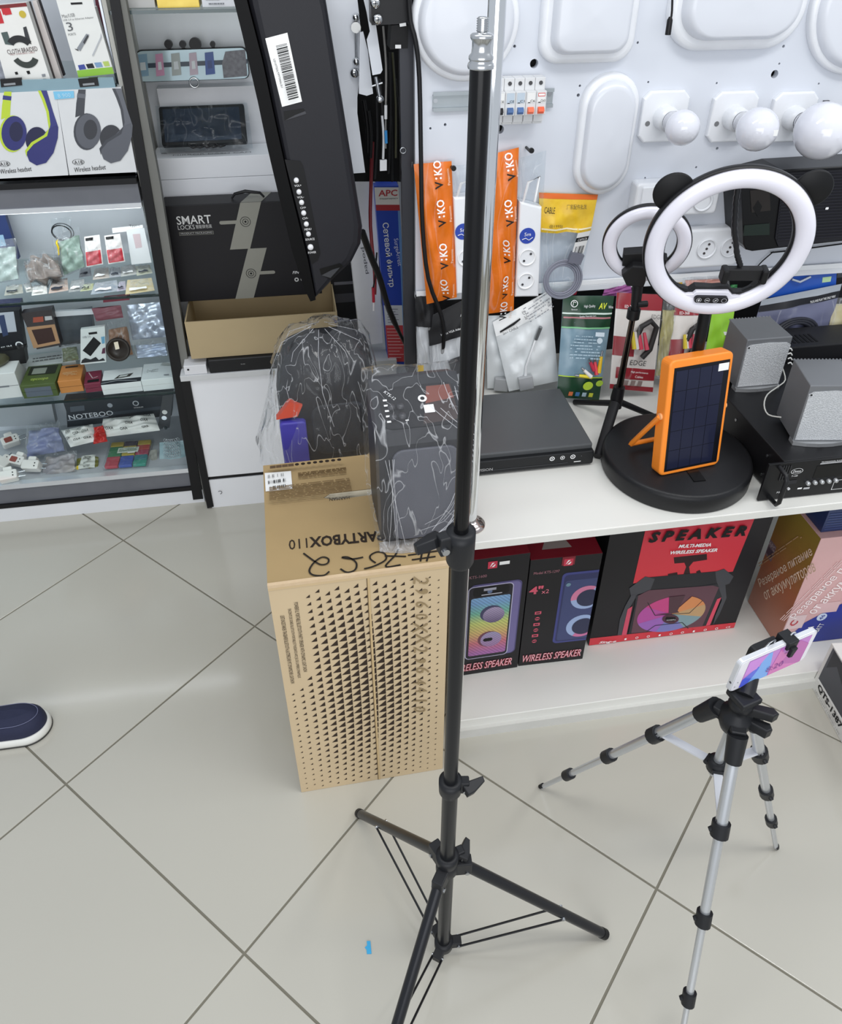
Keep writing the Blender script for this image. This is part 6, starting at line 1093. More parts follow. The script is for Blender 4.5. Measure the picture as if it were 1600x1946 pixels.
def txt5(s, a, b_, hp, M, sh=0, bold=0):
    A, B_ = z5(*a), z5(*b_); L = hypot(B_[0]-A[0], B_[1]-A[1]); txt(r, s, FRONT() @ TR((A[0]+B_[0])/2, (A[1]+B_[1])/2, .004) @ RZ(atan2(B_[1]-A[1], B_[0]-A[0])), L, L*hp, M, sh, bold=bold)
txt5('S P E A K E R', (590, 265), (1415, 205), .135, INK, .2, .05); txt5('MULTI-MEDIA', (838, 338), (1112, 324), .13, WTEXT, .15, .03); txt5('WIRELESS SPEAKER', (765, 392), (1165, 368), .09, WTEXT, .15, .03)
txt5('Sing-e', (165, 1152), (310, 1140), .22, WTEXT, .3, .02); txt5('POWERFUL', (735, 962), (812, 956), .16, WTEXT)
for k in range(9):
    x = 390+k*96; y = 1122-k*11; dec(r, FRONT(), [('o', *z5(x, y), .0028, .0042, WTEXT) if k % 3 else ('r', z5(x-8, y)[0], z5(x, y)[1]-.004, z5(x+8, y)[0], z5(x, y)[1]+.003, WTEXT)], 'icon', .0035)
txt5('CE', (1235, 1022), (1272, 1017), .5, WTEXT)
# --- backup power carton, standing askew
A0, A1, A2 = PT(1476, 1228, z=ZS), PT(1421, 1143, z=ZS), PT(1545, 1246, z=ZS)
dv = A1-A0; dv.z = 0; ang = atan2(-dv.x, dv.y); X = Matrix.Translation((A0.x, A0.y, ZS)) @ RZ(ang); w, d, h = .21, dv.length, .40
hE = PL(1573, 1021, X @ FRONT())
r = thing('power_backup_carton', 'pink and amber backup power carton printed in Russian, askew on the lower shelf', 'box', X); h = PT(1573, 1021, x=A0.x+.0).z-ZS if False else .275
pf = X @ FRONT(); h = PL(1570, 1023, pf)[1]
b = MB(); b.box(0, 0, 0, w, d, h, m('c89a98', .4, hex2='d8b0ae', sc=6)); b.build('carton', r, .001)
L = LEFT(d); wl = d; hl_ = h
dec(r, L, [('r', .001, .001, wl-.001, h-.001, grad('amber_print', [(0, 'b07a68'), (.45, 'b06a4a'), (.75, '9a7438'), (1, '8f7a34')], 2, 0, h, .35)), ('r', .001, h*.48, wl*.2, h*.62, m('8a7078', .4)), ('r', .004, h*.5, wl*.17, h*.56, m('5f4a56', .4))])
up_ = L @ TR(0, 0, .0006)
txt(r, 'Резервное питание', up_ @ TR(wl*.53, h*.55, 0) @ RZ(1.08), h*.72, h*.075, m('efd0b8'), bold=.012); txt(r, 'от аккумуляторов', up_ @ TR(wl*.74, h*.5, 0) @ RZ(1.08), h*.68, h*.075, m('efd0b8'), bold=.012); txt(r, 'APC', up_ @ TR(wl*.1, h*.59, 0), .03, .014, m('d0bcc0')); dec(r, up_ @ TR(wl*.3, h*.62, 0) @ RZ(1.08), scribble(2, -h*.3, -.006, h*.3, .008, m('c8a078'), 3))
F = FRONT(); dec(r, F, [('p', [(.001, .001), (w, .001), (w, h*.5), (w*.45, h*.3), (w*.25, h*.22), (.05, h*.2)], m('1c2f8f', .4)), ('r', .001, h*.17, .05, h*.3, m('d8c0c0', .4)), ('r', w*.3, h*.3, w*.62, h*.4, m('d8b4b4'))])
txt(r, 'Резервное питание', F @ TR(w*.36, h*.62, .0006) @ RZ(1.12), h*.75, h*.08, m('f2e2e0'), bold=.012); txt(r, 'от аккумуляторов', F @ TR(w*.58, h*.62, .0006) @ RZ(1.12), h*.7, h*.08, m('f2e2e0'), bold=.012); dec(r, F @ TR(w*.2, h*.6, .0004) @ RZ(1.12), scribble(3, -h*.36, -.009, h*.36, .008, m('e4c8c6'), 4))
txt(r, '650BA', F @ TR(.07, .045, .001) @ RZ(1.3), .05, .016, WTEXT, bold=.02); txt(r, '390ВАТТ', F @ TR(.098, .05, .001) @ RZ(1.3), .05, .015, WTEXT, bold=.02); b = MB(); b.poly(circ(.095, .10, .014, 24), .001, m('c8d4e8'), F); b.build('round_print', r); txt(r, '46', F @ TR(.095, .1, .0012) @ RZ(1.3), .018, .012, m('1c2f8f')); txt(r, 'C', F @ TR(.02, h*.23, .001) @ RZ(1.2), .02, .02, m('b8323a'), bold=.02)
r = crate('blue_carton', 'dark blue striped carton on top of the backup power carton', 'box', X @ TR(.01, .02, h+.0006), .17, .14, .07, m('1f2c52', .4, hex2='2c3c66', sc=4)); dec(r, FRONT(), [('r', .005, .008+.008*k, .12, .0105+.008*k, m('3a4a7a')) for k in range(7)]); txt(r, 'icipi', FRONT() @ TR(.085, .03, .0006), .05, .014, m('b8c8e0'))
r = crate('green_carton', 'dark green carton with pale lettering at the far right under the bench', 'box', X @ TR(.185, .03, h+.0006), .12, .14, .07, m('1e4a34', .4)); txt(r, 'C6KI', FRONT() @ TR(.04, .04, .0006), .05, .014, m('a8c8a0'))
# ================================================================== big carton with the wrapped speakers
KR = m('cbb592', .78, var=.05, sc=14); KB = m('a68d63', .8, var=.07, sc=14)  # same board; weaker light on top and sides painted in as darker KB
X = Matrix.Translation((-.114, 1.018, 0.0005)) @ RZ(.022); w, d, h = .333, .366, .674
ca = thing('speaker_box', 'large kraft party speaker carton printed with black triangles, on the floor', 'box', X)
hm_ = holed([(0, 0), (w, 0), (w, d), (0, d)], [[(w*.36, d*.635), (w*.40, d*.665), (w*.72, d*.67), (w*.76, d*.65), (w*.74, d*.615), (w*.42, d*.605)]], .004)
hm_.materials.clear(); hm_.materials.append(KB); tp = bpy.data.objects.new('top_panel', hm_); C.objects.link(tp); tp.parent = ca; tp.location = (0, 0, h-.002)
b = MB(); b.box(0, 0, 0, w, .004, h-.004, KR); b.build('front_panel', ca); b = MB(); b.box(0, d-.004, 0, w, d, h-.004, KR); b.build('rear_panel', ca)
for x in (0, w-.004): b = MB(); b.box(x, .004, 0, x+.004, d-.004, h-.004, KB); b.build('side_panel', ca)
b = MB(); b.box(.004, .004, 0, w-.004, d-.004, .004, KR); b.build('bottom_panel', ca)
b = MB(); b.box(.004, .03, h-.13, w-.004, d-.03, h-.125, m('8f8a80', .8)); b.build('foam_insert', ca)
F = FRONT(); TRI = m('33271e', .7); b = MB()
for row in range(33):
    for col in range(18):
        x = .012+col*(w-.016)/18; y = .012+row*.0203+(.0101 if col % 2 else 0)
        if y > h-.03: continue
        if col < 3 and (row > 19 or (col < 2 and row > 17)): continue
        s = math.exp(-(abs(x/w-.47)/.37)**3-(abs(y/h-.53)/.46)**3); t = .0030+.0145*s; e = .0024+.0168*s
        b.poly([(x, y), (x+t, y), (x+t, y+e)], .0004, TRI, F)
b.build('triangle_print', ca)
dec(ca, F, [('r', w*.535, .001, w*.54, h-.004, m('6f5a3c', .8)), ('r', w*.54, .001, w*.552, h-.004, m('c8ad80', .6)), ('r', .0, h-.012, w, h-.001, m('c9b088', .7))], 'seam_tape', .0006)
for k, s in enumerate(('POWERFUL PORTABLE BLUETOOTH PARTY SPEAKER WITH DYNAMIC LIGHT SHOW', 'ENCEINTE DE SOIREE BLUETOOTH PORTABLE ET PUISSANTE AVEC JEU DE LUMIERES DYNAMIQUE', 'LEISTUNGSSTARKER TRAGBARER BLUETOOTH-LAUTSPRECHER MIT DYNAMISCHER LIGHTSHOW')):
    txt(ca, s, F @ TR(.046-.014*k, h-.15-.015*k, .0004) @ RZ(-pi/2), .2, .0075, TRI)
rnd = random.Random(9)
def hand(s, x, y, sz, ang, step, M, X0):
    for k, ch in enumerate(s): txt(ca, ch, X0 @ TR(x, y, .0012) @ RZ(ang) @ TR(k*step+rnd.uniform(-.003, .003), rnd.uniform(-.004, .004), 0) @ RZ(rnd.uniform(-.12, .12)), 0, sz*rnd.uniform(.85, 1.1), M, .25, 'handwriting')
hand('2,60XX2,64410', w*.845, h-.035, .028, -pi/2, .033, m('96815e', .6), F)
T = TOP(h); BKI = m('2a2019', .6); TW = X @ T
def tp(px, py): return PL(px, py, TW)
def ttxt(s, pa, pb, hh, M, sh=0, bold=0, name='lettering'):
    A, B_ = tp(*pa), tp(*pb); L = hypot(B_[0]-A[0], B_[1]-A[1]); txt(ca, s, T @ TR((A[0]+B_[0])/2, (A[1]+B_[1])/2, 0) @ RZ(atan2(B_[1]-A[1], B_[0]-A[0])), L, hh, M, sh, name, .0008, bold)
ttxt('PARTYBOX', (729, 1018), (588, 1031), .03, BKI, bold=.03); ttxt('110', (584, 1032), (549, 1036), .028, BKI)
MK = m('241f1b', .5)
def stroke(pts, wd=.0035):
    q = [Vector(tp(*p)) for p in pts]; path = []
    for i in range(len(q)-1):
        p0, p1, p2, p3 = q[max(i-1, 0)], q[i], q[i+1], q[min(i+2, len(q)-1)]
        for k in range(5): t = k/5; path.append(tuple(.5*((2*p1)+(p2-p0)*t+(2*p0-5*p1+4*p2-p3)*t*t+(3*p1-p0-3*p2+p3)*t**3)))
    path.append(tuple(q[-1])); return ('l', path, wd, MK)
zq = lambda *p: [(480+a/2.948, 860+c/2.948) for a, c in p]
its = [stroke(zq((955, 530), (940, 612))), stroke(zq((1000, 530), (975, 612))), stroke(zq((1050, 552), (870, 578))), stroke(zq((1025, 585), (892, 604))),
  stroke(zq((860, 585), (740, 582))), stroke(zq((815, 545), (798, 580), (745, 642), (830, 632))), stroke(zq((625, 655), (680, 640), (745, 605), (740, 570), (700, 560), (662, 578), (660, 600), (690, 622))),
  stroke(zq((620, 590), (560, 600), (500, 592), (535, 590), (580, 620), (575, 660), (530, 675), (492, 655))), stroke(zq((285, 568), (350, 615), (385, 632), (420, 625), (425, 600), (390, 590), (345, 620), (318, 665), (340, 690), (400, 692), (430, 670)))]
dec(ca, T, its, 'handwriting', .0012)
ttxt('HARMAN', (664, 946), (626, 950), .009, BKI)
its = []
for (xa, ya), (xb, yb), n, sd in (((657, 888), (566, 897), 5, 4), ((664, 912), (512, 926), 10, 3)):
    A, B_ = tp(xa, ya), tp(xb, yb); its += scribble(n, min(A[0], B_[0]), A[1]-(.028 if n == 5 else .058), max(A[0], B_[0]), A[1], m('6f5836'), sd, .9, .5)
for k in range(12): q = tp(520+k*11.4, 898.5-k*1.2); its.append(('c', q[0], q[1], .0045, BKI) if k > 3 else ('r', q[0]-.006, q[1]-.005, q[0]+.006, q[1]+.005, m('5a4630')))
dec(ca, T, its, 'small_print')
lb_ = [tp(*q) for q in ((505, 935), (556, 930), (553, 896), (503, 900))]; dec(ca, T @ TR(0, 0, .0012), [('p', lb_, PAPER)], 'barcode_label')
its = []; lx0, lx1, ly0, ly1 = lb_[0][0]+.006, lb_[1][0]-.012, lb_[0][1]+.004, lb_[2][1]-.004; st = (ly1-ly0)/3
for k in range(3): its += barcode(lx0, ly0+st*k, lx1, ly0+st*k+st*.62, INK, 24, k+2)
dec(ca, T @ TR(0, 0, .0016), its, 'barcode')
b = MB(); fl = [(w*.36, d*.63), (w*.40, d*.662), (w*.7, d*.664)]; b.add([(x, y, h) for x, y in fl]+[(x+.004, y-.016, h-.02) for x, y in fl], [(0, 1, 4, 3), (1, 2, 5, 4)], m('c9bfa8', .8)); b.build('torn_flap', ca)
b = MB(); b.box(0, -.0012, h-.006, w, .006, h+.0012, m('c8ac86', .6, hex2='d8c0a0', sc=60)); b.build('edge_tape', ca)
# second carton hidden behind carries the purple speaker
X = Matrix.Translation((-.055, 1.405, 0.0005)); r2_ = crate('support_carton', 'plain kraft carton behind the printed carton, under the purple speaker', 'box', X, .30, .33, .56, KR)
# --- tall wrapped speaker on the carton
X = Matrix.Translation((.103, 1.085, .6758)) @ RZ(.03); w, d = .162, .172
ts = thing('wrapped_speaker', 'grey karaoke speaker wrapped in cling film standing on the kraft carton', 'speaker', X); BD = m('2f3034', .4, var=.05)
hf = .262; ht = .297
def prof(x0, x1, k=0): return [[(x, y, z) for y, z in ((.012+k, 0), (0+k, .02), (.0+k, hf-.03), (.012+k, hf-.006), (.10, ht-.012), (.125, ht), (d-.03-k, ht-.006), (d-k, ht-.05), (d-k, .02), (d-.012-k, 0))] for x in (x0, x1)]
b = MB(); rg = [prof(0, .01, .012)[0], prof(.012, .012)[0], prof(w-.012, w)[0], prof(w, w, .012)[0]]; b.loft(rg, BD, None, False); b.build('cabinet', ts, .004)
b = MB(); b.prism(rrect(.022, .016, w-.022, hf-.04, .02, 5), .0, .004, m('5a5b63', .5, var=.03, sc=300, bump=.2, bsc=700), FR((0, 0, 0), (1, 0, 0), (0, 0, 1)), .002); b.build('grille', ts)
P_ = FR((w/2, .056, hf+.0085), (1, 0, 0), (0, .088, .029)); P_ = P_ @ TR(0, 0, .001)
dec(ts, P_, [('p', rrect(-w*.42, -.045, w*.42, .05, .015), m('232326', .3)), ('p', [(.0, -.04), (w*.4, -.036), (w*.4, .045), (.02, .045)], m('3a2c2a', .3)), ('p', [(.012, .005), (w*.4, .012), (w*.38, .044), (.02, .044)], m('7a4236', .35))])  # brown and red patches paint a reflection onto the dark control panel
for k in range(4): b = MB(); b.lathe([(.007, 0), (.0065, .006), (.0004, .007)], m('3a3a3e', .35), P_ @ TR(-.05+.016*(k % 2), -.02+.022*(k//2), 0), 14); b.build('control_knob', ts)
dec(ts, P_ @ TR(.0, 0, .0008), [('r', -.062, -.03+.012*k, -.055, -.026+.012*k, WTEXT) for k in range(5)]+[('r', -.03, -.03, -.024, -.028, WTEXT), ('o', .008, .016, .004, .008, WTEXT)], 'panel_marks'); dec(ts, P_ @ TR(.016, -.008, .001), [('r', -.009, -.009, .009, .009, PAPER)], 'price_sticker'); txt(ts, 'KTS-12', P_ @ TR(-.048, .03, .001) @ RZ(-.9), .026, .006, WTEXT)
dec(ts, LEFT(d) @ TR(0, 0, .0006), [('p', [(d-.055, hf-.035), (d-.045, hf-.015), (d-.035, hf-.035), (d-.045, hf-.055)], WTEXT)], 'sticker')
b = MB(); b.box(w*.45, -.0006, hf-.085, w*.72, -.0002, hf-.05, m('1f2024', .12)); b.box(w*.5, -.0012, hf-.07, w*.68, -.0006, hf-.06, m('aab0c4', .2)); b.build('name_plate', ts)
# cling film shell
def shell(prof_f, xs, M, name, root, amp=.004, seed=3):
    rnd = random.Random(seed); ph = [rnd.uniform(0, 6) for _ in range(4)]; rings = []
    for x, grow in xs:
        ring = []; pr = prof_f(grow); n = len(pr)
        for i in range(n):
            a = Vector(pr[i]); c = Vector(pr[(i+1) % n])
            for t in range(4):
                p = a.lerp(c, t/4); q = amp*(sin(31*p.x+40*x+ph[0])+sin(57*p.y+33*x+ph[1])+.6*sin(90*(p.x+p.y)+70*x+ph[2])); ctr = Vector((.11, .16)); dr = (p-ctr).normalized()
                p = p+dr*max(q*.5+amp*.4, 0.0); ring.append((x, p.x, p.y))
        rings.append(ring)
    b = MB(); b.loft(rings, M, None, True, False); b.build(name, root)
def pf(g): return [(.01-g, .004), (-.006-g, .03), (-.006-g, hf-.03), (.004, hf+.004+g), (.1, ht+g), (.13, ht+.008+g), (d-.02, ht+.004+g), (d+.008+g, ht-.05), (d+.008+g, .03), (d-.01, .004)]
WRAP = film('cling_film', .80, (.97, .975, .98), .07, .7, 48, .02, 1.5)
shell(pf, [(-.008+.0178*k*(w+.016)/.178, .001) for k in range(11)], WRAP, 'cling_film', ts)
b = MB(); rnd = random.Random(12); CR = film('film_crease', .25, (.95, .95, .97), .15, .6, 60, .01)
def strand(p0, p1, sag, r): 
    p0, p1 = Vector(p0), Vector(p1); mid = p0.lerp(p1, .5)+Vector((0, -.004, sag)); b.tube([p0, p0.lerp(mid, .6)+Vector((0, -.002, 0)), mid, p1.lerp(mid, .6)+Vector((0, -.002, 0)), p1], r, CR, 4)
for k in range(9): strand((w-.004, -.012, .17+rnd.uniform(-.07, .08)), (w*rnd.uniform(.3, .75), -.012, .004+rnd.uniform(0, .06)), -.02, rnd.uniform(.0004, .001))
for k in range(4): strand((w*rnd.uniform(.02, .2), -.012, hf-.05), (w*rnd.uniform(.05, .3), -.012, .01), 0, .0006)
for k in range(6): strand((w*rnd.uniform(.55, .9), .02+.01*k, hf+.025+.004*k), (w+.004, -.006, hf-.02-.012*k), 0, .0007)
b.build('film_creases', ts)
b = MB(); b.prism([(-.008, -.012), (w*.2, -.024), (w*.6, -.026), (w+.004, -.014), (w+.002, .004), (-.006, .008)], .0, .006, film('film_skirt', .45, (.92, .92, .93), .15, .8, 60, .02)); b.build('film_skirt', ts)
# --- purple speaker behind
pu = thing('wrapped_speaker', 'black and purple party speaker under a clear film bag behind the kraft carton', 'speaker', Matrix.Translation((-.085, 1.52, .5612))); w, d, h = .23, .2, .285
BD2 = m('1e1f23', .45); 
def ov(s, z, dx=0): return [(w/2+dx+s*w/2*(abs(cos(a))**.6)*(1 if cos(a) > 0 else -1), d/2+s*d/2*(abs(sin(a))**.6)*(1 if sin(a) > 0 else -1), z) for a in [2*pi*i/28 for i in range(28)]]
b = MB(); b.loft([ov(.92, 0), ov(1, .02), ov(1, .17), ov(.97, .22, .004), ov(.86, .262, .008), ov(.6, .283, .012), ov(.2, .288, .012)], BD2); b.build('cabinet', pu)
b = MB(); b.prism(rrect(.002, .005, .062, .135, .008), -.06, .006, m('3f3a9c', .45, var=.05), FR((0, -.006, 0), (1, 0, 0), (0, 0, 1)), .004); b.build('purple_panel', pu)
b = MB(); b.prism([(-.004, .142), (.03, .185), (.058, .174), (.045, .146)], -.02, .002, m('c8503c', .4), FR((0, -.002, 0), (1, 0, 0), (0, 0, 1))); b.build('red_reflector', pu)
b = MB(); b.prism(rrect(.075, .03, .20, .17, .03, 6), -.02, .008, m('2b2d31', .5, bump=.2, bsc=500), FR((0, .006, 0), (1, 0, 0), (0, 0, 1)), .006); b.build('grille', pu)
rings = []
rnd = random.Random(5)
for z, s, dx in ((.003, 1.30, -.03), (.06, 1.22, -.022), (.13, 1.13, -.01), (.2, 1.08, 0), (.26, .98, .004), (.305, .72, .01), (.315, .25, .01)):
    n = 56; ring = []
    for i in range(n):
        a = 2*pi*i/n; k = s*(1+.035*sin(9*a+z*40)+.02*sin(17*a-z*70)); ring.append((w/2+dx+k*w/2*(abs(cos(a))**.7)*(1 if cos(a) > 0 else -1), d/2+k*d/2*(abs(sin(a))**.7)*(1 if sin(a) > 0 else -1), z+.006*sin(5*a)))
    rings.append(ring)
b = MB(); b.loft(rings, WRAP, None, True, False); b.build('film_bag', pu)
b = MB()
for k in range(9): a = 2*pi*k/9+.3; b.tube([(w/2+.02*cos(a), d/2+.02*sin(a), .318), (w/2+.09*cos(a+.1), d/2+.08*sin(a+.1), .285), (w/2+.128*cos(a+.15), d/2+.115*sin(a+.15), .21), (w/2+.13*cos(a+.3), d/2+.12*sin(a+.3), .12)], .0007, CR, 4)
for k in range(0): b.tube([(.06+.03*k, -.012, .16+.01*(k % 3)), (.10+.025*k, -.014, .19-.01*k), (.19, -.006, .2)], .0008, CR, 4)
b.build('film_creases', pu)
# ================================================================== black light stand
SX0, SY0 = .1485, .636
ls = thing('light_stand', 'tall black light stand with three spread legs and a silver spigot', 'light stand', (SX0, SY0, 0)); TB = m('1c1d20', .3, .2, var=.03); CP = m('1e1f22', .45)
def pz(py): return PT(850, py, y=SY0).z
z_hub, z_c1, z_c2 = .362, pz(1018)+.005, pz(1486)
b = MB(); b.cyl(.0122, .032, z_c2, TB, n=24); b.build('lower_tube', ls); b = MB(); b.cyl(.0104, z_c2, z_c1, TB, n=24); b.build('middle_tube', ls); b = MB(); b.cyl(.0084, z_c1, 1.574, m('121214', .22, .1), n=24); b.build('top_tube', ls)
b = MB(); zs_ = lambda z: 1.573+(z-1.573)*.70
b.lathe([(r_, zs_(z_)) for r_, z_ in ((.0098, 1.573), (.0102, 1.575), (.0098, 1.578), (.0084, 1.58), (.0094, 1.582), (.0094, 1.585), (.0076, 1.588), (.0072, 1.592), (.0072, 1.599), (.0086, 1.602), (.0088, 1.605), (.0076, 1.6065), (.004, 1.607), (.004, 1.608))], m('c8cacc', .22, 1.0), None, 24); b.build('spigot', ls)
b = MB(); pr = []
for k in range(6): pr += [(.0036, zs_(1.608+.0022*k)), (.0046, zs_(1.6091+.0022*k))]
b.lathe(pr+[(.003, zs_(1.622)), (.0004, zs_(1.6225))], m('b8babc', .25, 1.0), None, 16); b.build('spigot_thread', ls)
def clamp(z, r0, r1, ang, knob, hh=.05):
    b = MB(); b.lathe([(r1+.0015, -hh), (r1+.004, -hh+.006), (r1+.0045, -.012), (r1+.0045, 0), (r0+.001, .0005)], CP, TR(0, 0, z), 28); cc = b.build('clamp_collar', ls)
    Xa = TR(0, 0, z-.012) @ RZ(ang); b = MB(); b.box(r1, -.0075, -.014, r1+.015, .0075, .012, CP, Xa); b.build('clamp_lug', cc, .002)
    b = MB(); b.cyl(.0045, -.012, .012, STEEL, Xa @ TR(r1+.010, 0, -.004) @ RX(pi/2), n=10); b.build('clamp_bolt', cc)
    b = MB(); b.prism([(0, -.008), (.012, -.009), (.034, -.004), (.036, .004), (.014, .009), (0, .008)], -.006, .006, CP, Xa @ TR(r1+.008, -.012, .0) @ RZ(knob) @ RX(.3), .002); b.build('wing_knob', cc)
clamp(z_c1, .0084, .0122, pi+.2, .3); clamp(z_c2+.004, .0104, .0132, -.15, .6, .034); clamp(z_hub+.022, .0122, .0148, .25, .9, .03)
az = [radians(114), radians(-4), radians(235)]
b = MB(); b.lathe([(.0145, -.02), (.019, -.014), (.019, .012), (.014, .016)], CP, TR(0, 0, z_hub-.012), 24); b.build('leg_collar', ls)
b = MB(); b.lathe([(.0125, -.012), (.018, -.01), (.018, .01), (.0125, .012)], CP, TR(0, 0, .045), 20); b.build('foot_collar', ls)
for k, a in enumerate(az):
    L = (.333, .322, .330)[k]; X = RZ(a)
    b = MB(); b.box(.012, -.010, z_hub-.034, .042, .010, z_hub, CP, X); b.build('leg_bracket', ls, .002)
    b = MB(); b.cyl(.004, -.012, .012, STEEL, X @ TR(.034, 0, z_hub-.028) @ RX(pi/2), n=10); b.build('bracket_bolt', ls)
    p0 = Vector((.034, 0, z_hub-.022)); p1 = Vector((L, 0, .0108)); b = MB(); b.tube([X @ p0, X @ p1], .0098, m('222327', .28, .25), 18); lg = b.build('leg', ls)
    b = MB(); dv = (p1-p0).normalized(); b.tube([X @ (p1-dv*.012), X @ (p1+dv*.002)], .0106, m('101012', .5), 16); b.build('end_cap', lg)
    b = MB(); b.box(.012, -.009, .036, .034, .009, .054, CP, X); b.build('strut_bracket', ls, .002)
    q = p0.lerp(p1, .66); 
    for s in (-1, 1): b = MB(); b.tube([X @ Vector((.028, .0095*s, .045)), X @ Vector((q.x, .0115*s, q.z))], .0022, m('17171a', .35), 8); b.build('strut', ls)
    b = MB(); b.cyl(.0035, -.0135, .0135, STEEL, X @ TR(q.x, 0, q.z) @ RX(pi/2), n=10); b.cyl(.0035, -.0115, .0115, STEEL, X @ TR(.028, 0, .045) @ RX(pi/2), n=10); b.build('rivet', ls)
# ================================================================== small aluminium tripod with phone
TX, TY = .634, .682
tr = thing('phone_tripod', 'small silver aluminium tripod with black clamps in the right foreground', 'tripod', (TX, TY, 0)); AL = m('c9ccd0', .28, .75, var=.03); TO = Vector((TX, TY, 0)); zt = .588
b = MB(); b.lathe([(.012, zt-.03), (.02, zt-.024), (.026, zt-.008), (.026, zt+.012), (.016, zt+.018), (.016, zt+.03), (.02, zt+.034), (.018, zt+.046), (.012, zt+.05)], CP, None, 24); b.build('head', tr)
b = MB(); b.cyl(.0085, PT(1348, 1470, y=TY).z, zt, AL, n=18); b.build('centre_column', tr)
feet = [PT(1026, 1497, z=0)-TO, PT(1475, 1613, z=0)-TO, Vector((.522+.004, .455-.062, 0))-TO]
spec = [((1243, 1392), (1156, 1436), (1080, 1472)), ((1440, 1433), (1455, 1505), (1463, 1560)), ((1352, 1573), (1313, 1740), (1277, 1890))]
zb = PT(1348, 1455, y=TY).z
b = MB(); b.lathe([(.010, -.014), (.0165, -.01), (.0165, .012), (.010, .014)], CP, TR(0, 0, zb), 20); b.build('brace_collar', tr)
for k, F_ in enumerate(feet):
    dirh = Vector((F_.x, F_.y, 0)).normalized(); T0 = dirh*.034+Vector((0, 0, zt-.004)); ts_ = []
    for px in spec[k]:
        best = min(((i/400, None) for i in range(401)), key=lambda q: (lambda s: hypot(s[0]-px[0], s[1]-px[1]))((lambda P: (PCX+FPX*(P.dot(RT))/P.dot(FW), PCY-FPX*(P.dot(UP))/P.dot(FW)))(T0.lerp(F_, q[0])+TO-CAM)))
        ts_.append(best[0])
    P = [T0.lerp(F_, t) for t in [0]+ts_+[1]]; dv = (F_-T0).normalized()
    X = RZ(atan2(dirh.y, dirh.x)); b = MB(); b.tube([T0-dv*.004, T0+dv*.045], [.0165, .014], CP, 14); b.box(.01, -.012, zt-.014, .036, .012, zt+.008, CP, X); b.build('leg_joint', tr, .002)
    leg = None
    for i, rr in enumerate((.0102, .0085, .0068, .0052)):
        b = MB(); b.tube([P[i]+dv*(.03 if i == 0 else 0), P[i+1]-dv*(.012 if i == 3 else 0)], rr, AL, 14); nm = b.build('leg' if i == 0 else 'leg_section', tr if i == 0 else leg)
        if i == 0: leg = nm
        if i < 3:
            b = MB(); b.tube([P[i+1]-dv*.013, P[i+1]+dv*.012], rr+.005, CP, 14); side = dv.cross(Vector((0, 0, 1))).normalized(); b.tube([P[i+1]+side*rr, P[i+1]+side*(rr+.008)+dv*.004], [.006, .004], CP, 8); b.build('leg_clamp', leg)
    b = MB(); b.tube([F_-dv*.016+Vector((0, 0, .003)), F_+Vector((0, 0, .0045))], [.0062, .005], m('0e0e10', .6), 12); b.build('rubber_foot', leg)
    a = Vector((dirh.x*.016, dirh.y*.016, zb)); c = P[1]-dv*.016; sd = Vector((-dirh.y, dirh.x, 0))*.0075; n_ = Vector((0, 0, .002)); b = MB(); b.hexa([a-sd-n_, a+sd-n_, c+sd-n_, c-sd-n_], [a-sd+n_, a+sd+n_, c+sd+n_, c-sd+n_], m('d8dae0', .35, .2)); b.build('brace', tr)
    b = MB(); b.tube([c-sd*1.3, c+sd*1.3], .005, CP, 8); b.tube([a-sd*1.3, a+sd*1.3], .005, CP, 8); b.build('brace_hinge', tr)
b = MB(); X = TR(.0, 0, zt+.03) @ RZ(-.5); b.prism([(.01, -.007), (.05, -.009), (.058, 0), (.05, .009), (.01, .007)], -.008, .008, CP, X, .003); b.build('tilt_knob', tr)
b = MB(); X = TR(.0, 0, zt+.004) @ RZ(-.75); b.prism([(.02, -.007), (.05, -.010), (.056, .0), (.05, .010), (.02, .007)], -.009, .009, CP, X, .003); b.build('pan_knob', tr)
A = PT(1384, 1317, z=.655); B_ = PT(1523, 1255, z=.655); u = (B_-A).normalized(); L = (B_-A).length
bk = Vector((-u.y, u.x, 0)); 
best = None
for i in range(10, 89):
    tl = radians(i); v = Vector((0, 0, 1))*cos(tl)+bk*sin(tl); X = FR(A, u, v); q = PL(1412, 1259, X); e = abs(q[0]+.0)
    if best is None or e < best[0]: best = (e, i, q)
tl = radians(-2); v = Vector((0, 0, 1))*cos(tl)+bk*sin(tl); PX = FR(A, u, v); qh = PL(1412, 1259, PX); qr = PL(1553, 1203, PX); L = max(L, qr[0]); H = qh[1]
Lq = Matrix.Translation(-TO)
b = MB(); b.box(-.02, -.02, zt+.05, .02, .02, zt+.062, CP, RZ(.25)); b.build('quick_plate', tr, .003)
b = MB(); b.prism(rrect(L*.32, -.004, L*.66, H*.75, .008, 4), -.03, -.0095, CP, Lq @ PX, .003); b.build('phone_holder', tr)
a = Vector((0, 0, zt+.055)); c = (Lq @ PX) @ Vector((L*.45, H*.1, -.024)); b = MB(); b.tube([a, c], [.016, .013], CP, 12); b.build('holder_neck', tr)
b = MB(); b.prism([(L*.57, H-.012), (L*.70, H-.012), (L*.70, H+.004), (L*.57, H+.004)], -.02, .006, CP, Lq @ PX, .002); b.prism([(L*.60, H-.026), (L*.645, H-.028), (L*.68, H-.008), (L*.60, H-.006)], .0055, .011, CP, Lq @ PX, .002); b.build('spring_jaw', tr)
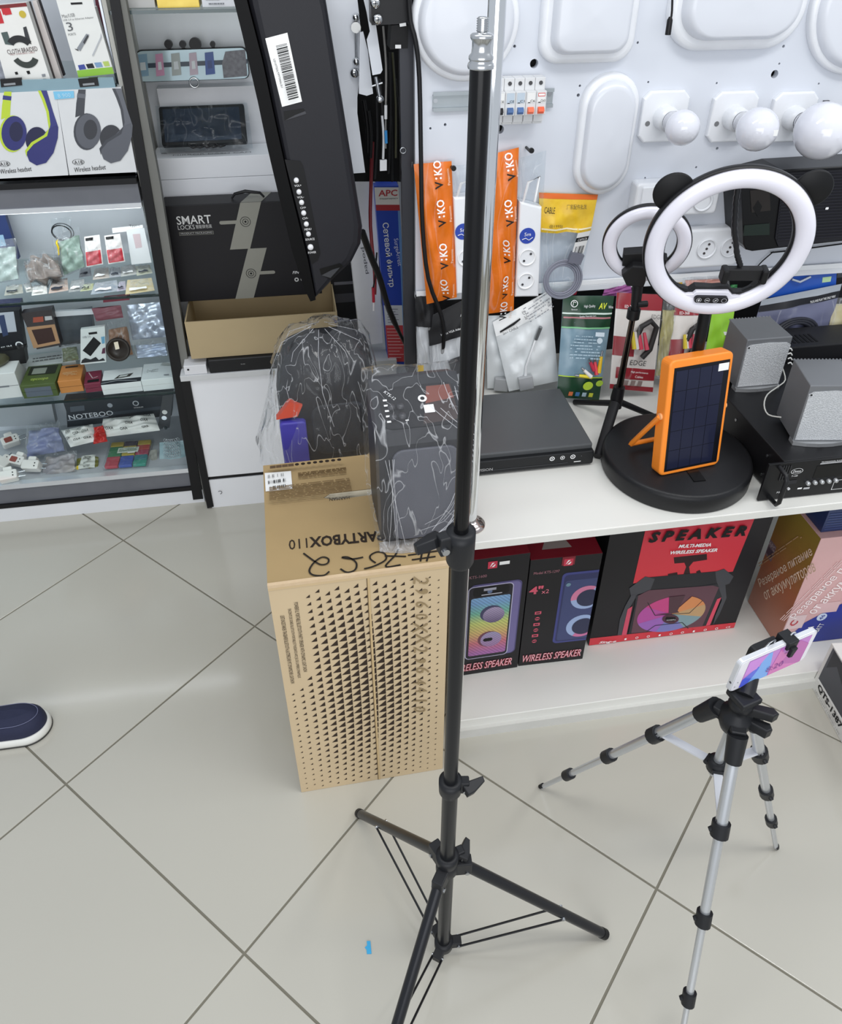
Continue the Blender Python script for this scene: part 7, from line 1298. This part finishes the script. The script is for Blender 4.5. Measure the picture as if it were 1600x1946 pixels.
b = MB(); b.tube([(Lq @ PX) @ Vector(q) for q in ((L*.36, H-.01, -.011), (L*.38, H+.009, -.008), (L*.45, H+.009, -.008), (L*.47, H-.01, -.011))], .0018, STEEL, 8); b.tube([(Lq @ PX) @ Vector(q) for q in ((L*.66, H-.01, -.011), (L*.68, H+.009, -.008), (L*.72, H+.006, -.008))], .0018, STEEL, 8); b.build('spring_wire', tr)
ph = thing('phone', 'white phone with a pink and blue screen clamped on the silver tripod', 'phone', PX)
b = MB(); b.prism(rrect(0, 0, L, H, .009, 5), -.0085, 0, m('d9dbe0', .3, .3), None, .0015); b.build('body', ph)
b = MB(); b.prism(rrect(.002, .002, L-.002, H-.002, .008, 5), .0001, .0006, m('eceaf0', .2)); b.build('face', ph)
sc4 = [PL(*q, PX) for q in ((1399, 1311), (1511, 1261), (1542, 1209), (1427, 1260))]
x0 = min(sc4[0][0], sc4[3][0])+.002; x1 = max(sc4[1][0], sc4[2][0])-.001; y0 = sc4[0][1]; y1 = H-.005; y0 = .004
def em(h, s=.25): return m(h, .15, emit=s)
sw, sh = x1-x0, y1-y0; PXs = TR(x0, y0, .0008)
dec(ph, PXs, [('r', 0, 0, sw, sh, em('b070b8')), ('p', [(0, 0), (sw*.5, 0), (sw*.2, sh*.62), (0, sh*.3)], em('4a5ac8')), ('p', [(sw*.12, 0), (sw*.45, 0), (sw*.42, sh*.5), (sw*.36, sh), (sw*.24, sh), (sw*.22, sh*.5)], em('6a9ad8')), ('p', [(0, sh*.45), (sw*.18, sh*.55), (sw*.3, sh), (0, sh)], em('b87ac8')), ('p', [(sw*.45, 0), (sw, 0), (sw, sh*.5), (sw*.6, sh*.7), (sw*.5, sh)], em('c06aa8')), ('p', [(sw*.6, sh*.3), (sw*.95, 0), (sw, 0), (sw, sh*.7), (sw*.8, sh)], em('a8589c'))], 'screen')
txt(ph, '8:20', PXs @ TR(sw*.52, sh*.3, .001), sw*.28, sh*.2, m('8a4a9a'))
b = MB(); b.cyl(.0022, 0, .0006, m('4a4a50', .4), FR((-.0003, H*.3, -.004), (0, 1, 0), (0, 0, 1)), n=10); b.build('headphone_jack', ph); dec(ph, TR(.008, .012, .0007), [('c', 0, 0, .0012, GREYP), ('c', .003, .01, .0012, GREYP)], 'sensor')
# ================================================================== shoe at the left edge
sh_ = thing('shoe', 'navy slip-on shoe toe with a white sole at the left edge of the floor', 'shoe', Matrix.Translation((-.729, 1.296, 0)) @ RZ(.02))
def foot(g, z, cut=0): 
    o = []
    for i in range(29):
        a = radians(-90+180*i/28); o.append((-.052+g+(.056)*cos(a)-.0, (.047+g)*sin(a), z))
    return [(-.30, .036+g, z)]+[(-.16, .045+g, z)]+o[::-1]+[(-.16, -.045-g, z), (-.30, -.038-g, z)]
b = MB(); b.loft([foot(0, 0.0005), foot(.004, .003), foot(.005, .012), foot(.003, .022), foot(0, .024)], m('e4e4de', .5, var=.04), None, True); b.build('sole', sh_)
b = MB(); b.loft([foot(.0052, .001), foot(.0056, .002), foot(.0056, .004), foot(.0052, .005)], m('3a3a38', .6), None, True); b.build('welt_line', sh_)
def up2(s, z): return [(-.3+(x+.3)*(1-.02*0) if False else (x*1.0-(1-s)*.05 if x > -.2 else x), y*s, z) for x, y, _ in foot(-.002, 0)]
NV = m('1f2440', .75, var=.08, sc=60, bump=.2, bsc=900)
b = MB(); b.loft([up2(1, .022), up2(1.0, .034), up2(.95, .046), up2(.82, .056), up2(.6, .063), up2(.3, .067)], NV, None, True); b.build('upper', sh_)
b = MB(); st = up2(.76, .0592)
b.tube([Vector(p)+Vector((0, 0, .001)) for p in st[1:-1]], .0009, m('6a6e8c', .6), 5); b.build('stitching', sh_)
# small torn blue scrap on the floor
r = thing('blue_scrap', 'tiny bright blue plastic scrap on the floor left of the light stand', 'scrap', PT(700, 1801, z=0.0003)); b = MB(); b.prism([(-.004, -.011), (.005, -.012), (.005, .011), (-.002, .012), (-.002, .004), (-.007, .001), (-.004, -.003)], 0, .0015, m('2fa4d8', .4)); b.build('scrap', r)
# --- white and grey carton at the right edge
Bc = PT(1541, 1304, z=0); Bf = PT(1606, 1425, z=0); dv = Bf-Bc; L = dv.length+.1; ang = atan2(dv.y, dv.x)
X = Matrix.Translation((Bc.x, Bc.y, 0.0005)) @ RZ(ang); r = thing('camera_carton', 'white and dark grey carton lettered QTS-1387 cut by the right edge of the floor', 'box', X); h = .17
b = MB(); b.box(0, 0, 0, L, .26, h, m('dddcd8', .5, var=.03)); b.build('carton', r, .001)
F = FRONT(); 
dec(r, F, [('p', [(.012, .04), (L, .055), (L, h-.004), (.012, h-.004)], m('4a4d55', .45, hex2='3a3c44', sc=8)), ('p', [(.02, .1), (.05, .14), (.09, .12), (.12, .16), (.06, h-.006), (.02, h-.006)], m('26282e', .4)), ('p', [(.012, .04), (L, .055), (L, .06), (.012, .048)], m('e8e8e6'))])
txt(r, 'QTS-1387', F @ TR(.085, .031, .0004), .125, .022, INK, bold=.03); txt(r, 'LED LIGHT | USB/SD | FM', F @ TR(.085, .008, .0004), .13, .008, m('a8a8a4')); dec(r, F @ TR(.08, .0175, .0004), scribble(1, -.05, -.002, .06, .002, m('b8b8b4'), 2))
flush_text()
